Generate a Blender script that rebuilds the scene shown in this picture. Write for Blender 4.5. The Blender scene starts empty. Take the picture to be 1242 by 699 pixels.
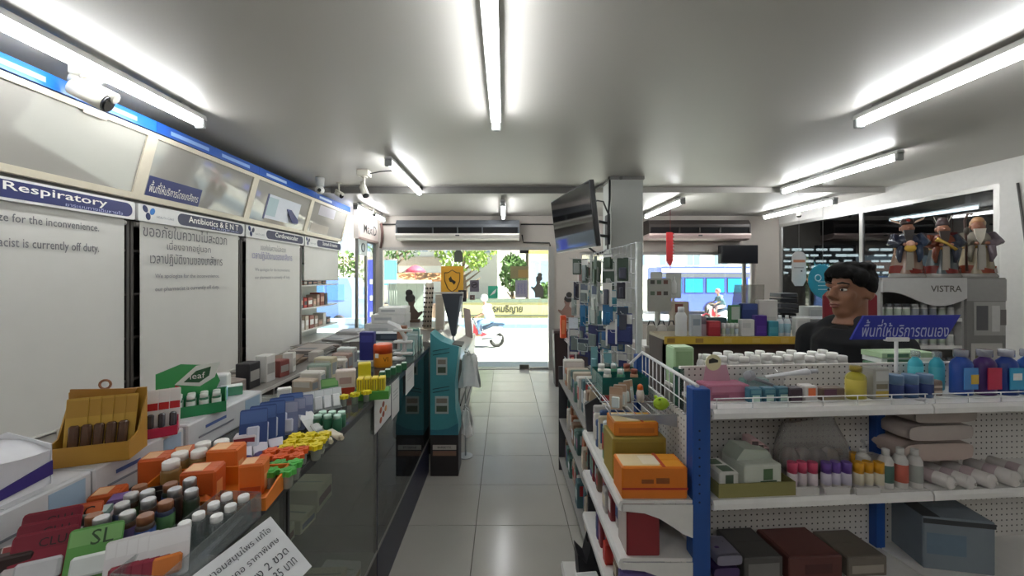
import bpy, bmesh, math, random
from mathutils import Vector, Matrix, Euler
R = math.radians
PI = math.pi
random.seed(7)
scene = bpy.context.scene
C = scene.collection

# ---------------------------------------------------------------- camera, world, sun, exposure
F = 470.0                    # focal length in pixels of the 1242 x 699 frame
HC = 1.5                     # camera height
VX, VY = 612.0, 335.0        # where the aisle vanishes
cam_data = bpy.data.cameras.new('camera')
cam_data.sensor_fit = 'HORIZONTAL'
cam_data.sensor_width = 36.0
cam_data.lens = F / 1242 * 36.0
cam_data.shift_x = (621 - VX) / 1242
cam_data.shift_y = -(349.5 - VY) / 1242
cam_data.clip_start = 0.02
cam_data.clip_end = 400
cam = bpy.data.objects.new('camera', cam_data)
cam.location = (0, 0, HC)
cam.rotation_euler = (PI / 2, 0, 0)
C.objects.link(cam)
scene.camera = cam

world = bpy.data.worlds.new('sky')
scene.world = world
world.use_nodes = True
wn = world.node_tree
bg = wn.nodes['Background']
sky = wn.nodes.new('ShaderNodeTexSky')
sky.sky_type = 'HOSEK_WILKIE'
sky.turbidity = 6.0
sky.ground_albedo = 0.5
sky.sun_direction = (0.62, -0.20, 0.76)
wn.links.new(sky.outputs[0], bg.inputs[0])
bg.inputs[1].default_value = 1.45

sun_data = bpy.data.lights.new('sun', 'SUN')
sun_data.energy = 10.0
sun_data.angle = R(0.6)
sun_data.color = (1.0, 0.96, 0.88)
sun = bpy.data.objects.new('sun', sun_data)
sun.rotation_euler = Vector((-0.62, 0.20, -0.76)).to_track_quat('-Z', 'Y').to_euler()
sun.location = (0, -5, 12)
C.objects.link(sun)

vs = scene.view_settings
vs.view_transform = 'Standard'
vs.look = 'None'
vs.exposure = 1.65
vs.gamma = 1.0
vs.use_curve_mapping = False
TUBE_POWER = 13.0
scene.cycles.transparent_max_bounces = 24

# ---------------------------------------------------------------- places
def P(px, py, d):
    return Vector(((px - VX) / F * d, d, HC - (py - VY) / F * d))
def S(px, py, z):
    d = F * (HC - z) / (py - VY)
    return Vector(((px - VX) / F * d, d, z))
def XW(px, d): return (px - VX) / F * d
def ZW(py, d): return HC - (py - VY) / F * d

# ---------------------------------------------------------------- materials
_M = {}
def srgb(c):
    if isinstance(c, str):
        c = c.lstrip('#')
        c = tuple(int(c[i:i + 2], 16) / 255 for i in (0, 2, 4))
    return tuple(((v / 12.92) if v <= 0.04045 else ((v + 0.055) / 1.055) ** 2.4) for v in c)
def mat(col, rough=0.5, metal=0.0, var=0.06, scale=30.0, emit=0.0, spec=0.5, name=None, bump=0.0):
    key = (col, rough, metal, var, scale, emit, spec, bump)
    if key in _M: return _M[key]
    m = bpy.data.materials.new(name or ('paint_' + str(col).strip('#')))
    m.use_nodes = True
    nt = m.node_tree
    b = nt.nodes['Principled BSDF']
    c = srgb(col)
    b.inputs['Roughness'].default_value = rough
    b.inputs['Metallic'].default_value = metal
    b.inputs['Specular IOR Level'].default_value = spec
    tc = nt.nodes.new('ShaderNodeTexCoord')
    nz = nt.nodes.new('ShaderNodeTexNoise')
    nz.inputs['Scale'].default_value = scale
    nz.inputs['Detail'].default_value = 2.0
    nt.links.new(tc.outputs['Object'], nz.inputs['Vector'])
    mx = nt.nodes.new('ShaderNodeMix'); mx.data_type = 'RGBA'
    mx.inputs[6].default_value = tuple(v * (1 - var) for v in c) + (1,)
    mx.inputs[7].default_value = tuple(min(1, v * (1 + var)) for v in c) + (1,)
    nt.links.new(nz.outputs['Fac'], mx.inputs[0])
    nt.links.new(mx.outputs[2], b.inputs['Base Color'])
    if emit:
        b.inputs['Emission Color'].default_value = c + (1,)
        b.inputs['Emission Strength'].default_value = emit
    if bump:
        bp = nt.nodes.new('ShaderNodeBump'); bp.inputs['Strength'].default_value = bump
        bp.inputs['Distance'].default_value = 0.004
        nt.links.new(nz.outputs['Fac'], bp.inputs['Height'])
        nt.links.new(bp.outputs[0], b.inputs['Normal'])
    _M[key] = m
    return m
def glass(tint='#ffffff', refl=0.04, rough=0.0, haze=0.0, key='glass', hazecol='#c8c8c8'):
    k = ('g', tint, refl, rough, haze, hazecol)
    if k in _M: return _M[k]
    m = bpy.data.materials.new(key); m.use_nodes = True
    nt = m.node_tree
    for n in list(nt.nodes): nt.nodes.remove(n)
    out = nt.nodes.new('ShaderNodeOutputMaterial')
    tr = nt.nodes.new('ShaderNodeBsdfTransparent'); tr.inputs[0].default_value = srgb(tint) + (1,)
    gl = nt.nodes.new('ShaderNodeBsdfGlossy'); gl.inputs['Roughness'].default_value = rough
    fr = nt.nodes.new('ShaderNodeLayerWeight'); fr.inputs[0].default_value = 0.5
    pw = nt.nodes.new('ShaderNodeMath'); pw.operation = 'POWER'; pw.inputs[1].default_value = 5.0
    nt.links.new(fr.outputs['Facing'], pw.inputs[0])
    ad = nt.nodes.new('ShaderNodeMath'); ad.operation = 'MULTIPLY_ADD'; ad.inputs[1].default_value = 0.9; ad.inputs[2].default_value = refl
    ad.use_clamp = True
    nt.links.new(pw.outputs[0], ad.inputs[0])
    mx = nt.nodes.new('ShaderNodeMixShader')
    nt.links.new(ad.outputs[0], mx.inputs[0])
    base = tr
    if haze > 0:
        df = nt.nodes.new('ShaderNodeBsdfDiffuse'); df.inputs[0].default_value = srgb(hazecol) + (1,)
        m2 = nt.nodes.new('ShaderNodeMixShader'); m2.inputs[0].default_value = haze
        nt.links.new(tr.outputs[0], m2.inputs[1]); nt.links.new(df.outputs[0], m2.inputs[2]); base = m2
    nt.links.new(base.outputs[0], mx.inputs[1]); nt.links.new(gl.outputs[0], mx.inputs[2])
    nt.links.new(mx.outputs[0], out.inputs[0])
    _M[k] = m
    return m
def emitter(col, strength):
    k = ('e', col, strength)
    if k in _M: return _M[k]
    m = bpy.data.materials.new('glow'); m.use_nodes = True
    nt = m.node_tree
    for n in list(nt.nodes): nt.nodes.remove(n)
    out = nt.nodes.new('ShaderNodeOutputMaterial')
    e = nt.nodes.new('ShaderNodeEmission'); e.inputs[0].default_value = srgb(col) + (1,); e.inputs[1].default_value = strength
    nt.links.new(e.outputs[0], out.inputs[0]); _M[k] = m
    return m
def pegboard_mat(axis):
    k = ('peg', axis)
    if k in _M: return _M[k]
    m = bpy.data.materials.new('pegboard'); m.use_nodes = True
    nt = m.node_tree; b = nt.nodes['Principled BSDF']; b.inputs['Roughness'].default_value = 0.45
    tc = nt.nodes.new('ShaderNodeTexCoord'); sp = nt.nodes.new('ShaderNodeSeparateXYZ')
    nt.links.new(tc.outputs['Object'], sp.inputs[0])
    def cell(sock):
        a = nt.nodes.new('ShaderNodeMath'); a.operation = 'MULTIPLY'; a.inputs[1].default_value = 1 / 0.023
        f = nt.nodes.new('ShaderNodeMath'); f.operation = 'FRACT'
        s = nt.nodes.new('ShaderNodeMath'); s.operation = 'SUBTRACT'; s.inputs[1].default_value = 0.5
        q = nt.nodes.new('ShaderNodeMath'); q.operation = 'MULTIPLY'
        nt.links.new(sock, a.inputs[0]); nt.links.new(a.outputs[0], f.inputs[0]); nt.links.new(f.outputs[0], s.inputs[0])
        nt.links.new(s.outputs[0], q.inputs[0]); nt.links.new(s.outputs[0], q.inputs[1]); return q.outputs[0]
    ad = nt.nodes.new('ShaderNodeMath'); ad.operation = 'ADD'
    nt.links.new(cell(sp.outputs[axis]), ad.inputs[0]); nt.links.new(cell(sp.outputs[2]), ad.inputs[1])
    lt = nt.nodes.new('ShaderNodeMath'); lt.operation = 'LESS_THAN'; lt.inputs[1].default_value = 0.022
    nt.links.new(ad.outputs[0], lt.inputs[0])
    mx = nt.nodes.new('ShaderNodeMix'); mx.data_type = 'RGBA'
    mx.inputs[6].default_value = srgb('#d4d0cb') + (1,); mx.inputs[7].default_value = srgb('#3a3634') + (1,)
    nt.links.new(lt.outputs[0], mx.inputs[0]); nt.links.new(mx.outputs[2], b.inputs['Base Color'])
    _M[k] = m
    return m

_NAMES = {'white': (230, 230, 226), 'pale grey': (195, 196, 195), 'grey': (140, 142, 142), 'dark grey': (75, 76, 80), 'black': (30, 30, 32), 'red': (185, 50, 50), 'dark red': (130, 45, 50), 'pink': (190, 120, 130), 'orange': (210, 110, 50),
          'brown': (125, 95, 75), 'beige': (205, 185, 155), 'tan': (170, 140, 105), 'green': (75, 130, 90), 'dark green': (60, 80, 65), 'grey green': (125, 155, 140), 'teal': (70, 130, 140), 'blue': (60, 100, 160), 'navy blue': (48, 55, 100), 'purple': (95, 75, 135), 'mauve': (140, 95, 125), 'yellow': (215, 190, 60)}
def cname(hexcol):
    h_ = hexcol.lstrip('#'); c = [int(h_[i:i + 2], 16) for i in (0, 2, 4)]
    return min(_NAMES, key=lambda n: sum((a - b) ** 2 for a, b in zip(_NAMES[n], c)))

# ---------------------------------------------------------------- mesh helpers
class MB:
    """collects shapes; build() links them as ONE mesh object"""
    def __init__(s): s.v = []; s.f = []; s.m = []; s.mi = 0; s.sm = []; s.smooth = False
    def add(s, vs_, fs, smooth=None):
        n = len(s.v); s.v += [tuple(p) for p in vs_]
        for f in fs:
            s.f.append(tuple(i + n for i in f)); s.m.append(s.mi); s.sm.append(s.smooth if smooth is None else smooth)
        return s
    def box(s, x0, x1, y0, y1, z0, z1):
        vs_ = [(x, y, z) for z in (z0, z1) for y in (y0, y1) for x in (x0, x1)]
        return s.add(vs_, [(0, 2, 3, 1), (4, 5, 7, 6), (0, 1, 5, 4), (2, 6, 7, 3), (0, 4, 6, 2), (1, 3, 7, 5)], False)
    def bbox(s, x0, x1, y0, y1, z0, z1, b=0.003):
        """box with chamfered edges"""
        b = min(b, abs(x1 - x0) * .45, abs(y1 - y0) * .45, abs(z1 - z0) * .45)
        bm = bmesh.new(); bmesh.ops.create_cube(bm, size=1.0)
        for v in bm.verts:
            v.co = Vector((x0 + (v.co.x + .5) * (x1 - x0), y0 + (v.co.y + .5) * (y1 - y0), z0 + (v.co.z + .5) * (z1 - z0)))
        bmesh.ops.bevel(bm, geom=list(bm.edges), offset=b, segments=1, affect='EDGES')
        bm.verts.index_update()
        s.add([v.co for v in bm.verts], [[v.index for v in f.verts] for f in bm.faces], False); bm.free()
        return s
    def prism(s, pts, a, b, axis='y'):
        """2D outline extruded from a to b along axis; outline coords are the two other axes in order"""
        def mk(p, t):
            if axis == 'y': return (p[0], t, p[1])
            if axis == 'x': return (t, p[0], p[1])
            return (p[0], p[1], t)
        n = len(pts)
        vs_ = [mk(p, a) for p in pts] + [mk(p, b) for p in pts]
        fs = [tuple(range(n)), tuple(range(2 * n - 1, n - 1, -1))] + [(i, i + n, (i + 1) % n + n, (i + 1) % n) for i in range(n)]
        return s.add(vs_, fs, False)
    def cyl(s, p0, p1, r0, r1=None, n=10, caps=True, smooth=True):
        r1 = r0 if r1 is None else r1
        p0 = Vector(p0); p1 = Vector(p1); d = (p1 - p0)
        q = d.to_track_quat('Z', 'Y') if d.length > 1e-9 else Euler((0, 0, 0)).to_quaternion()
        vs_ = []
        for p, r in ((p0, r0), (p1, r1)):
            for i in range(n):
                a = 2 * PI * i / n; vs_.append(p + q @ Vector((r * math.cos(a), r * math.sin(a), 0)))
        s.add(vs_, [(i, (i + 1) % n, (i + 1) % n + n, i + n) for i in range(n)], smooth)
        if caps: s.add(vs_, [tuple(range(n - 1, -1, -1)), tuple(range(n, 2 * n))], False)
        return s
    def lathe(s, prof, c=(0, 0, 0), n=14, sx=1.0, sy=1.0, smooth=True):
        vs_ = []
        for r, z in prof:
            for i in range(n):
                a = 2 * PI * i / n; vs_.append((c[0] + r * math.cos(a) * sx, c[1] + r * math.sin(a) * sy, c[2] + z))
        fs = []
        for k in range(len(prof) - 1):
            for i in range(n):
                j = (i + 1) % n; fs.append((k * n + i, k * n + j, (k + 1) * n + j, (k + 1) * n + i))
        s.add(vs_, fs, smooth)
        m = len(prof) - 1
        s.add(vs_, [tuple(range(n - 1, -1, -1)), tuple(range(m * n, m * n + n))], False)
        return s
    def tube(s, pts, r, n=6):
        pts = [Vector(p) for p in pts]
        rs = r if isinstance(r, (list, tuple)) else [r] * len(pts)
        vs_ = []
        for i, p in enumerate(pts):
            t = (pts[min(i + 1, len(pts) - 1)] - pts[max(i - 1, 0)]).normalized()
            up = Vector((0, 0, 1)) if abs(t.z) < .95 else Vector((0, 1, 0))
            a = t.cross(up).normalized(); b = a.cross(t).normalized()
            for k in range(n):
                g = 2 * PI * k / n; vs_.append(p + (a * math.cos(g) + b * math.sin(g)) * rs[i])
        fs = []
        for i in range(len(pts) - 1):
            for k in range(n):
                j = (k + 1) % n; fs.append((i * n + k, (i + 1) * n + k, (i + 1) * n + j, i * n + j))
        s.add(vs_, fs, True)
        m = (len(pts) - 1) * n
        s.add(vs_, [tuple(range(n)), tuple(range(m + n - 1, m - 1, -1))], False)
        return s
    def ball(s, c, rx, ry=None, rz=None, n=12, k=8, rot=None):
        ry = rx if ry is None else ry; rz = rx if rz is None else rz
        q = Euler(rot).to_matrix() if rot else None
        vs_ = []
        for j in range(k + 1):
            t = PI * j / k
            for i in range(n):
                a = 2 * PI * i / n
                p = Vector((rx * math.sin(t) * math.cos(a), ry * math.sin(t) * math.sin(a), -rz * math.cos(t)))
                if q: p = q @ p
                vs_.append(p + Vector(c))
        fs = [(j * n + i, j * n + (i + 1) % n, (j + 1) * n + (i + 1) % n, (j + 1) * n + i) for j in range(k) for i in range(n)]
        return s.add(vs_, fs, True)
    def torus(s, c, R_, r, axis='x', n=20, k=8):
        vs_ = []
        for i in range(n):
            a = 2 * PI * i / n
            for j in range(k):
                b = 2 * PI * j / k; u = R_ + r * math.cos(b); w = r * math.sin(b)
                p = (w, u * math.cos(a), u * math.sin(a)) if axis == 'x' else ((u * math.cos(a), w, u * math.sin(a)) if axis == 'y' else (u * math.cos(a), u * math.sin(a), w))
                vs_.append(Vector(p) + Vector(c))
        fs = [(i * k + j, ((i + 1) % n) * k + j, ((i + 1) % n) * k + (j + 1) % k, i * k + (j + 1) % k) for i in range(n) for j in range(k)]
        return s.add(vs_, fs, True)
    def grid(s, fn, nu, nv, smooth=True):
        vs_ = [fn(i / nu, j / nv) for j in range(nv + 1) for i in range(nu + 1)]
        fs = [(j * (nu + 1) + i, j * (nu + 1) + i + 1, (j + 1) * (nu + 1) + i + 1, (j + 1) * (nu + 1) + i) for j in range(nv) for i in range(nu)]
        return s.add(vs_, fs, smooth)
    def mesh(s, name):
        me = bpy.data.meshes.new(name)
        me.from_pydata(s.v, [], s.f)
        bm = bmesh.new(); bm.from_mesh(me); bmesh.ops.remove_doubles(bm, verts=bm.verts, dist=1e-6)
        bm.to_mesh(me); bm.free()
        if len(me.polygons) == len(s.f):
            for p, m_, sm in zip(me.polygons, s.m, s.sm): p.material_index = m_; p.use_smooth = sm
        else:
            me = bpy.data.meshes.new(name); me.from_pydata(s.v, [], s.f)
            for p, m_, sm in zip(me.polygons, s.m, s.sm): p.material_index = m_; p.use_smooth = sm
        me.update()
        return me
    def build(s, name, mats, parent=None, loc=(0, 0, 0), rot=(0, 0, 0)):
        me = s.mesh(name)
        for m_ in (mats if isinstance(mats, (list, tuple)) else [mats]): me.materials.append(m_)
        o = bpy.data.objects.new(name, me); C.objects.link(o)
        o.location = loc; o.rotation_euler = rot
        if parent is not None: o.parent = parent
        return o
def tag(o, label, cat, group=None):
    o['label'] = label; o['category'] = cat
    if group: o['group'] = group
    return o
def structure(o):
    o['kind'] = 'structure'; return o
def thing(name, label, cat, loc=(0, 0, 0), rz=0.0, group=None, rot=None):
    o = bpy.data.objects.new(name, None); C.objects.link(o)
    o.empty_display_size = 0.05
    o.location = loc; o.rotation_euler = rot if rot else (0, 0, rz)
    return tag(o, label, cat, group)
def copy_tree(o, parent=None):
    c = o.copy(); C.objects.link(c); c.parent = parent
    for ch in list(o.children): copy_tree(ch, c)
    return c
def dup(o, loc, rz=None, label=None, group=None, scale=None, rot=None):
    c = copy_tree(o); c.location = loc
    if rz is not None: c.rotation_euler = (0, 0, rz)
    if rot is not None: c.rotation_euler = rot
    if label: c['label'] = label
    if group: c['group'] = group
    if scale: c.scale = scale if isinstance(scale, (tuple, list)) else (scale,) * 3
    return c
_T = {}
_G = {}
def _glyph(s, shear, bold):
    """vertices and faces of a string set from the origin, left aligned"""
    k = (s, shear, bold)
    if k in _G: return _G[k]
    c = bpy.data.curves.new('lettering', 'FONT')
    c.body = s; c.resolution_u = 2; c.align_x = 'LEFT'; c.shear = shear; c.offset = bold
    o = bpy.data.objects.new('lettering', c); C.objects.link(o)
    me = bpy.data.meshes.new_from_object(o)
    bpy.data.objects.remove(o); bpy.data.curves.remove(c)
    r = ([v.co.copy() for v in me.vertices], [tuple(f.vertices) for f in me.polygons])
    bpy.data.meshes.remove(me); _G[k] = r
    return r
def _right(s): return max(v.x for v in _glyph(s, 0, 0)[0])
UPPER = 'ัิีึืํ็'; TONE = '่้๊๋์'; LOWER = 'ฺุู'
def text_mesh(body, width=None, height=None, align='CENTER', shear=0.0, bold=0.0):
    k = (body, width, height, align, shear, bold)
    if k in _T: return _T[k]
    vs_, fs = [], []
    if any('\u0e00' <= ch <= '\u0e7f' for ch in body):
        x = 0.0; base = _right('ก'); prev = ''
        for ch in body:
            if ch == ' ': x += .3; prev = ch; continue
            g = _glyph(ch, shear, bold); n = len(vs_)
            dy = .2 if (ch in TONE and prev in UPPER) else 0.0
            vs_ += [v + Vector((x + dy * shear, dy, 0)) for v in g[0]]; fs += [tuple(i + n for i in f) for f in g[1]]
            if ch not in UPPER + TONE + LOWER: x += _right(ch + 'ก') - base
            prev = ch
    else:
        g = _glyph(body, shear, bold); vs_, fs = [v.copy() for v in g[0]], list(g[1])
    me = bpy.data.meshes.new('lettering'); me.from_pydata([tuple(v) for v in vs_], [], fs)
    xs = [v.co.x for v in me.vertices]; ys = [v.co.y for v in me.vertices]
    w = max(xs) - min(xs); h = max(ys) - min(ys); cx = (max(xs) + min(xs)) / 2; cy = (max(ys) + min(ys)) / 2
    sx = (width / w) if width else None; sy = (height / h) if height else None
    sx = sx or sy; sy = sy or sx
    for v in me.vertices: v.co = Vector(((v.co.x - cx) * sx, (v.co.y - cy) * sy, 0))
    me.update(); _T[k] = me
    return me
def text(body, m, parent, loc, rot, width=None, height=None, name='lettering', shear=0.0, bold=0.0):
    me = text_mesh(body, width, height, 'CENTER', shear, bold).copy()
    me.materials.clear(); me.materials.append(m)
    o = bpy.data.objects.new(name, me); C.objects.link(o)
    o.location = loc; o.rotation_euler = rot
    if parent is not None: o.parent = parent
    return o
FACE_CAM = (PI / 2, 0, 0)          # reads towards -Y
FACE_RIGHT = (PI / 2, 0, PI / 2)   # reads towards +X
def bake(objs_mb, voxel, name, material, parent, smooth_it=4):
    """union shapes into one continuous skin"""
    me = objs_mb.mesh(name); o = bpy.data.objects.new(name, me); C.objects.link(o)
    md = o.modifiers.new('remesh', 'REMESH'); md.mode = 'VOXEL'; md.voxel_size = voxel; md.use_smooth_shade = True
    sm = o.modifiers.new('smooth', 'SMOOTH'); sm.factor = .5; sm.iterations = smooth_it
    dg = bpy.context.evaluated_depsgraph_get(); dg.update()
    me2 = bpy.data.meshes.new_from_object(o.evaluated_get(dg))
    for p in me2.polygons: p.use_smooth = True
    me2.materials.clear(); me2.materials.append(material)
    bpy.data.objects.remove(o)
    o2 = bpy.data.objects.new(name, me2); C.objects.link(o2); o2.parent = parent
    return o2
def rrect(x0, x1, y0, y1, r, n=4):
    pts = []
    for cx, cy, a0 in ((x1 - r, y0 + r, -90), (x1 - r, y1 - r, 0), (x0 + r, y1 - r, 90), (x0 + r, y0 + r, 180)):
        for i in range(n + 1):
            a = R(a0 + 90 * i / n); pts.append((cx + r * math.cos(a), cy + r * math.sin(a)))
    return pts

WHITE = mat('#e9e7e2', .45)
STEEL = mat('#b9bbbd', .3, .8)
BLACK = mat('#1b1b1d', .4)
CREAM = mat('#d8cfbb', .45)
ALU = mat('#b4b2ae', .35, .6)
WIRE = mat('#e2e2e2', .3)
CLEAR = glass('#f4f8f8', .06, key='clear_acrylic')
# ================================================================ the room
CZ = 2.53
XL, XR, YB, YN = -2.65, 4.42, 6.24, -2.6
WALLM = mat('#c9c5bf', .6, var=.03, scale=4)
tile_m = mat('#b3b0a8', .19, var=.07, scale=3.5, name='polished_tile')
floor = structure(MB().box(XL, XR, YN, YB + .12, -.12, -.010).build('floor', mat('#5c5851', .8)))
TX, TY = .555, .4535
tme = MB().bbox(-TX / 2 + .0016, TX / 2 - .0016, -TY / 2 + .0016, TY / 2 - .0016, -.010, 0, .0012).mesh('tile')
tme.materials.append(tile_m)
i0 = math.floor((XL + .172) / TX); i1 = math.ceil((XR + .172) / TX)
j0 = math.floor((YN - 2.331) / TY); j1 = math.ceil((YB - 2.331) / TY)
for i in range(i0, i1):
    for j in range(j0, j1):
        cx, cy = -.172 + TX * (i + .5), 2.331 + TY * (j + .5)
        if cx - TX / 2 < XL - .3 or cx > XR or cy < YN or cy > YB: continue
        o = bpy.data.objects.new('tile', tme); C.objects.link(o); o.parent = floor; o.location = (cx, cy, random.uniform(-.0003, .0003))
ceil_m = mat('#bcb9b3', .42, var=.05, scale=1.3, name='ceiling_sheet')
ceiling = structure(MB().box(XL - .1, XR + .2, YN - .1, YB + .4, CZ, CZ + .2).box(XL, XR, 4.5, YB, CZ - .06, CZ).build('ceiling', ceil_m))
TRIM = mat('#6f6d6a', .5)
structure(MB().box(-2.0, 1.05, 4.46, 4.50, CZ - .075, CZ).build('trim_1', TRIM))
t2 = MB(); t2.tube([(1.03, 4.48, CZ - .02), (1.2, 3.98, CZ - .02)], .018, 6); structure(t2.build('trim_2', TRIM))
# wall behind the camera and left wall
structure(MB().box(XL - .1, XR + .2, YN - .1, YN, -.12, CZ).build('wall_near', WALLM))
structure(MB().box(XL - .1, XL, YN, 5.43, -.12, CZ).build('wall_left', WALLM))
# street wall: lintel, posts, sill under the window
JL, JR, WL, WR = XW(461, YB), XW(669, YB), XW(703, YB), XW(917, YB)
ZT = ZW(300, YB)
wb = MB()
wb.box(-2.12, XR, YB, YB + .15, ZT, CZ)
wb.box(-2.12, JL, YB, YB + .15, -.12, ZT)
wb.box(JR, WL, YB, YB + .15, -.12, ZT)
wb.box(WL, WR, YB, YB + .15, -.12, .72)
wb.box(WL, WR, YB, YB + .15, 1.89, ZT)
wb.box(WR, XR + .1, YB, YB + .15, -.12, ZT)
wall_back = structure(wb.build('wall_back', mat('#b9b2aa', .6, var=.04, scale=5)))
# side wall by the left corner: signboard wall above a side window
wl2 = MB()
wl2.box(-2.12, -2.05, 5.43, YB, 2.03, CZ)
wl2.box(-2.12, -2.05, 5.43, YB, -.12, .55)
wl2.box(-2.65, -2.05, 5.39, 5.43, -.12, .55)
structure(wl2.build('wall_left_corner', mat('#cfc8c2', .6)))
FRAME = mat('#8d8b87', .4, .4)
GL = glass('#eef4f2', .05, key='window_glass')
def window_x(name, x, y0, y1, z0, z1, fr=.03, mull=(), m=FRAME, gm=GL):
    o = structure(MB().box(x - .02, x + .02, y0, y0 + fr, z0, z1).box(x - .02, x + .02, y1 - fr, y1, z0, z1)
                  .box(x - .02, x + .02, y0 + fr, y1 - fr, z0, z0 + fr).box(x - .02, x + .02, y0 + fr, y1 - fr, z1 - fr, z1).build(name, m))
    ys = [y0 + fr] + list(mull) + [y1 - fr]
    for a in mull: MB().box(x - .018, x + .018, a - fr / 2, a + fr / 2, z0 + fr, z1 - fr).build('mullion', m, o)
    for a, b in zip(ys[:-1], ys[1:]): MB().box(x - .003, x + .003, a + fr * .3, b - fr * .3, z0 + fr * .6, z1 - fr * .6).build('pane', gm, o)
    return o
def window_y(name, y, x0, x1, z0, z1, fr=.03, mull=(), m=FRAME, gm=GL):
    o = structure(MB().box(x0, x0 + fr, y - .02, y + .02, z0, z1).box(x1 - fr, x1, y - .02, y + .02, z0, z1)
                  .box(x0 + fr, x1 - fr, y - .02, y + .02, z0, z0 + fr).box(x0 + fr, x1 - fr, y - .02, y + .02, z1 - fr, z1).build(name, m))
    xs = [x0 + fr] + list(mull) + [x1 - fr]
    for a in mull: MB().box(a - fr / 2, a + fr / 2, y - .018, y + .018, z0 + fr, z1 - fr).build('mullion', m, o)
    for a, b in zip(xs[:-1], xs[1:]): MB().box(a + fr * .3, b - fr * .3, y - .003, y + .003, z0 + fr * .6, z1 - fr * .6).build('pane', gm, o)
    return o
window_x('window_1', -2.085, 5.45, YB - .02, .55, 2.03, .03, (5.82,))
window_y('window_2', YB + .06, WL, WR, .72, 1.89, .05, (XW(905, YB),), ALU)
# right wall with a band of dark windows
DG = glass('#7d8486', .10, key='tinted_glass')
YW0 = 3.46
wr = MB()
wr.box(XR, XR + .12, YN, YW0, -.12, CZ)
wr.box(XR, XR + .12, YW0, YB + .1, -.12, .9)
wr.box(XR, XR + .12, YW0, YB + .1, 2.33, CZ)
structure(wr.build('wall_right', mat('#c8c6c2', .55)))
window_x('window_3', XR + .02, YW0, YB, .9, 2.33, .045, (4.81,), ALU, DG)
# glass doors
door_m = glass('#f2f7f5', .05, key='door_glass')
d1 = structure(MB().box(JL, JL + .05, YB - .02, YB + .06, 0, ZT).box(JR - .05, JR + .04, YB - .04, YB + .06, 0, ZT).box(JL + .05, JR - .05, YB - .02, YB + .06, ZT - .05, ZT).build('door_1', ALU))
xm = XW(556, YB)
for a, b in ((JL + .06, xm - .005), (xm + .005, JR - .06)):
    leaf = MB().box(a, b, YB + .01, YB + .02, .015, ZT - .06).build('door_leaf', door_m, d1)
for px in (636,):
    x = XW(px, YB)
    MB().bbox(x - .075, x + .075, YB - .01, YB + .04, .005, .07).build('patch_fitting', mat('#5a564f', .35, .5), d1)
    MB().bbox(x - .075, x + .075, YB - .01, YB + .04, ZT - .10, ZT - .05).build('patch_fitting', mat('#2b2a2a', .35, .3), d1)
MB().box(XW(643, YB), JR - .05, YB - .01, YB + .04, 0, .025).build('bottom_rail', FRAME, d1)
h = MB(); h.tube([(xm + .06, YB - .05, .85), (xm + .06, YB - .05, 1.25)], .012); h.cyl((xm + .06, YB - .05, .9), (xm + .06, YB + .01, .9), .006); h.cyl((xm + .06, YB - .05, 1.2), (xm + .06, YB + .01, 1.2), .006)
h.build('pull_handle', STEEL, d1)
structure(MB().box(JL - .02, JR + .02, YB - .02, YB + .12, -.02, .006).build('trim_3', mat('#8c8882', .4, .3)))
# pillar
PX0, PX1, PY0, PY1 = 1.10, 1.43, 4.0, 4.33
pil = structure(MB().bbox(PX0, PX1, PY0, PY1, 0, CZ, .006).build('wall_pillar', mat('#c6c9c4', .55, var=.03, scale=5)))
MB().bbox(PX0 - .012, PX1 + .012, PY0 - .012, PY1 + .012, CZ - .035, CZ, .004).build('cornice', mat('#8f8f8b', .5), pil)

# ---------------------------------------------------------------- fluorescent tubes
TUBE = emitter('#fbfdff', TUBE_POWER)
def tube_light(x, y0, y1, ztube, ceil, label, group='fluorescent ceiling tubes', name='fluorescent_light'):
    t = thing(name, label, 'ceiling light', (x, y0, ztube), 0, group)
    L = y1 - y0
    zt = ceil - ztube
    b = MB(); b.prism([(-.032, .028), (.032, .028), (.026, .028 + .03), (-.026, .028 + .03)], 0, L, 'y'); b.build('housing', mat('#cfcfcc', .4), t)
    if zt > .062:
        for yy in (L * .12, L * .88): MB().box(-.02, .02, yy - .03, yy + .03, .056, zt).build('mounting_clip', mat('#8a8a88', .5), t)
    for yy, s in ((0, 1), (L, -1)):
        MB().bbox(-.03, .03, min(yy, yy + s * .028), max(yy, yy + s * .028), -.026, .045, .006).build('end_cap', mat('#8d8f8d', .45), t)
    MB().cyl((0, .028, 0), (0, L - .028, 0), .0185, n=12).build('tube', TUBE, t)
    return t
ZT1, ZT2 = 2.455, 2.385
tube_light(-1.92, 1.2, 2.46, ZT1, CZ, 'fluorescent tube light above the blue edged wall cabinets by the box camera')
tube_light(-.055, 1.2, 2.5, ZT1, CZ, 'fluorescent tube light over the middle of the aisle, pointing at the glass door')
tube_light(-.985, 3.27, 4.5, ZT1, CZ, 'fluorescent tube light beside the hanging camera on a square box')
tube_light(-1.92, 4.98, 6.17, ZT2, CZ - .06, 'fluorescent tube light above the small signboard in the corner by the doors')
tube_light(-.02, 4.76, 5.92, ZT2, CZ - .06, 'fluorescent tube light just in front of the long air curtain over the doors')
tube_light(2.13, 4.62, 5.85, ZT2, CZ - .06, 'fluorescent tube light between the pillar and the red paper streamer')
tube_light(2.23, 1.2, 2.45, ZT1, CZ, 'fluorescent tube light on the ceiling above the man in black')
tube_light(3.17, 3.1, 4.42, ZT1, CZ, 'fluorescent tube light in front of the statues and the tinted windows')
tube_light(3.95, 4.62, 5.9, ZT2, CZ - .06, 'fluorescent tube light in the corner beside the tinted windows')

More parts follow.
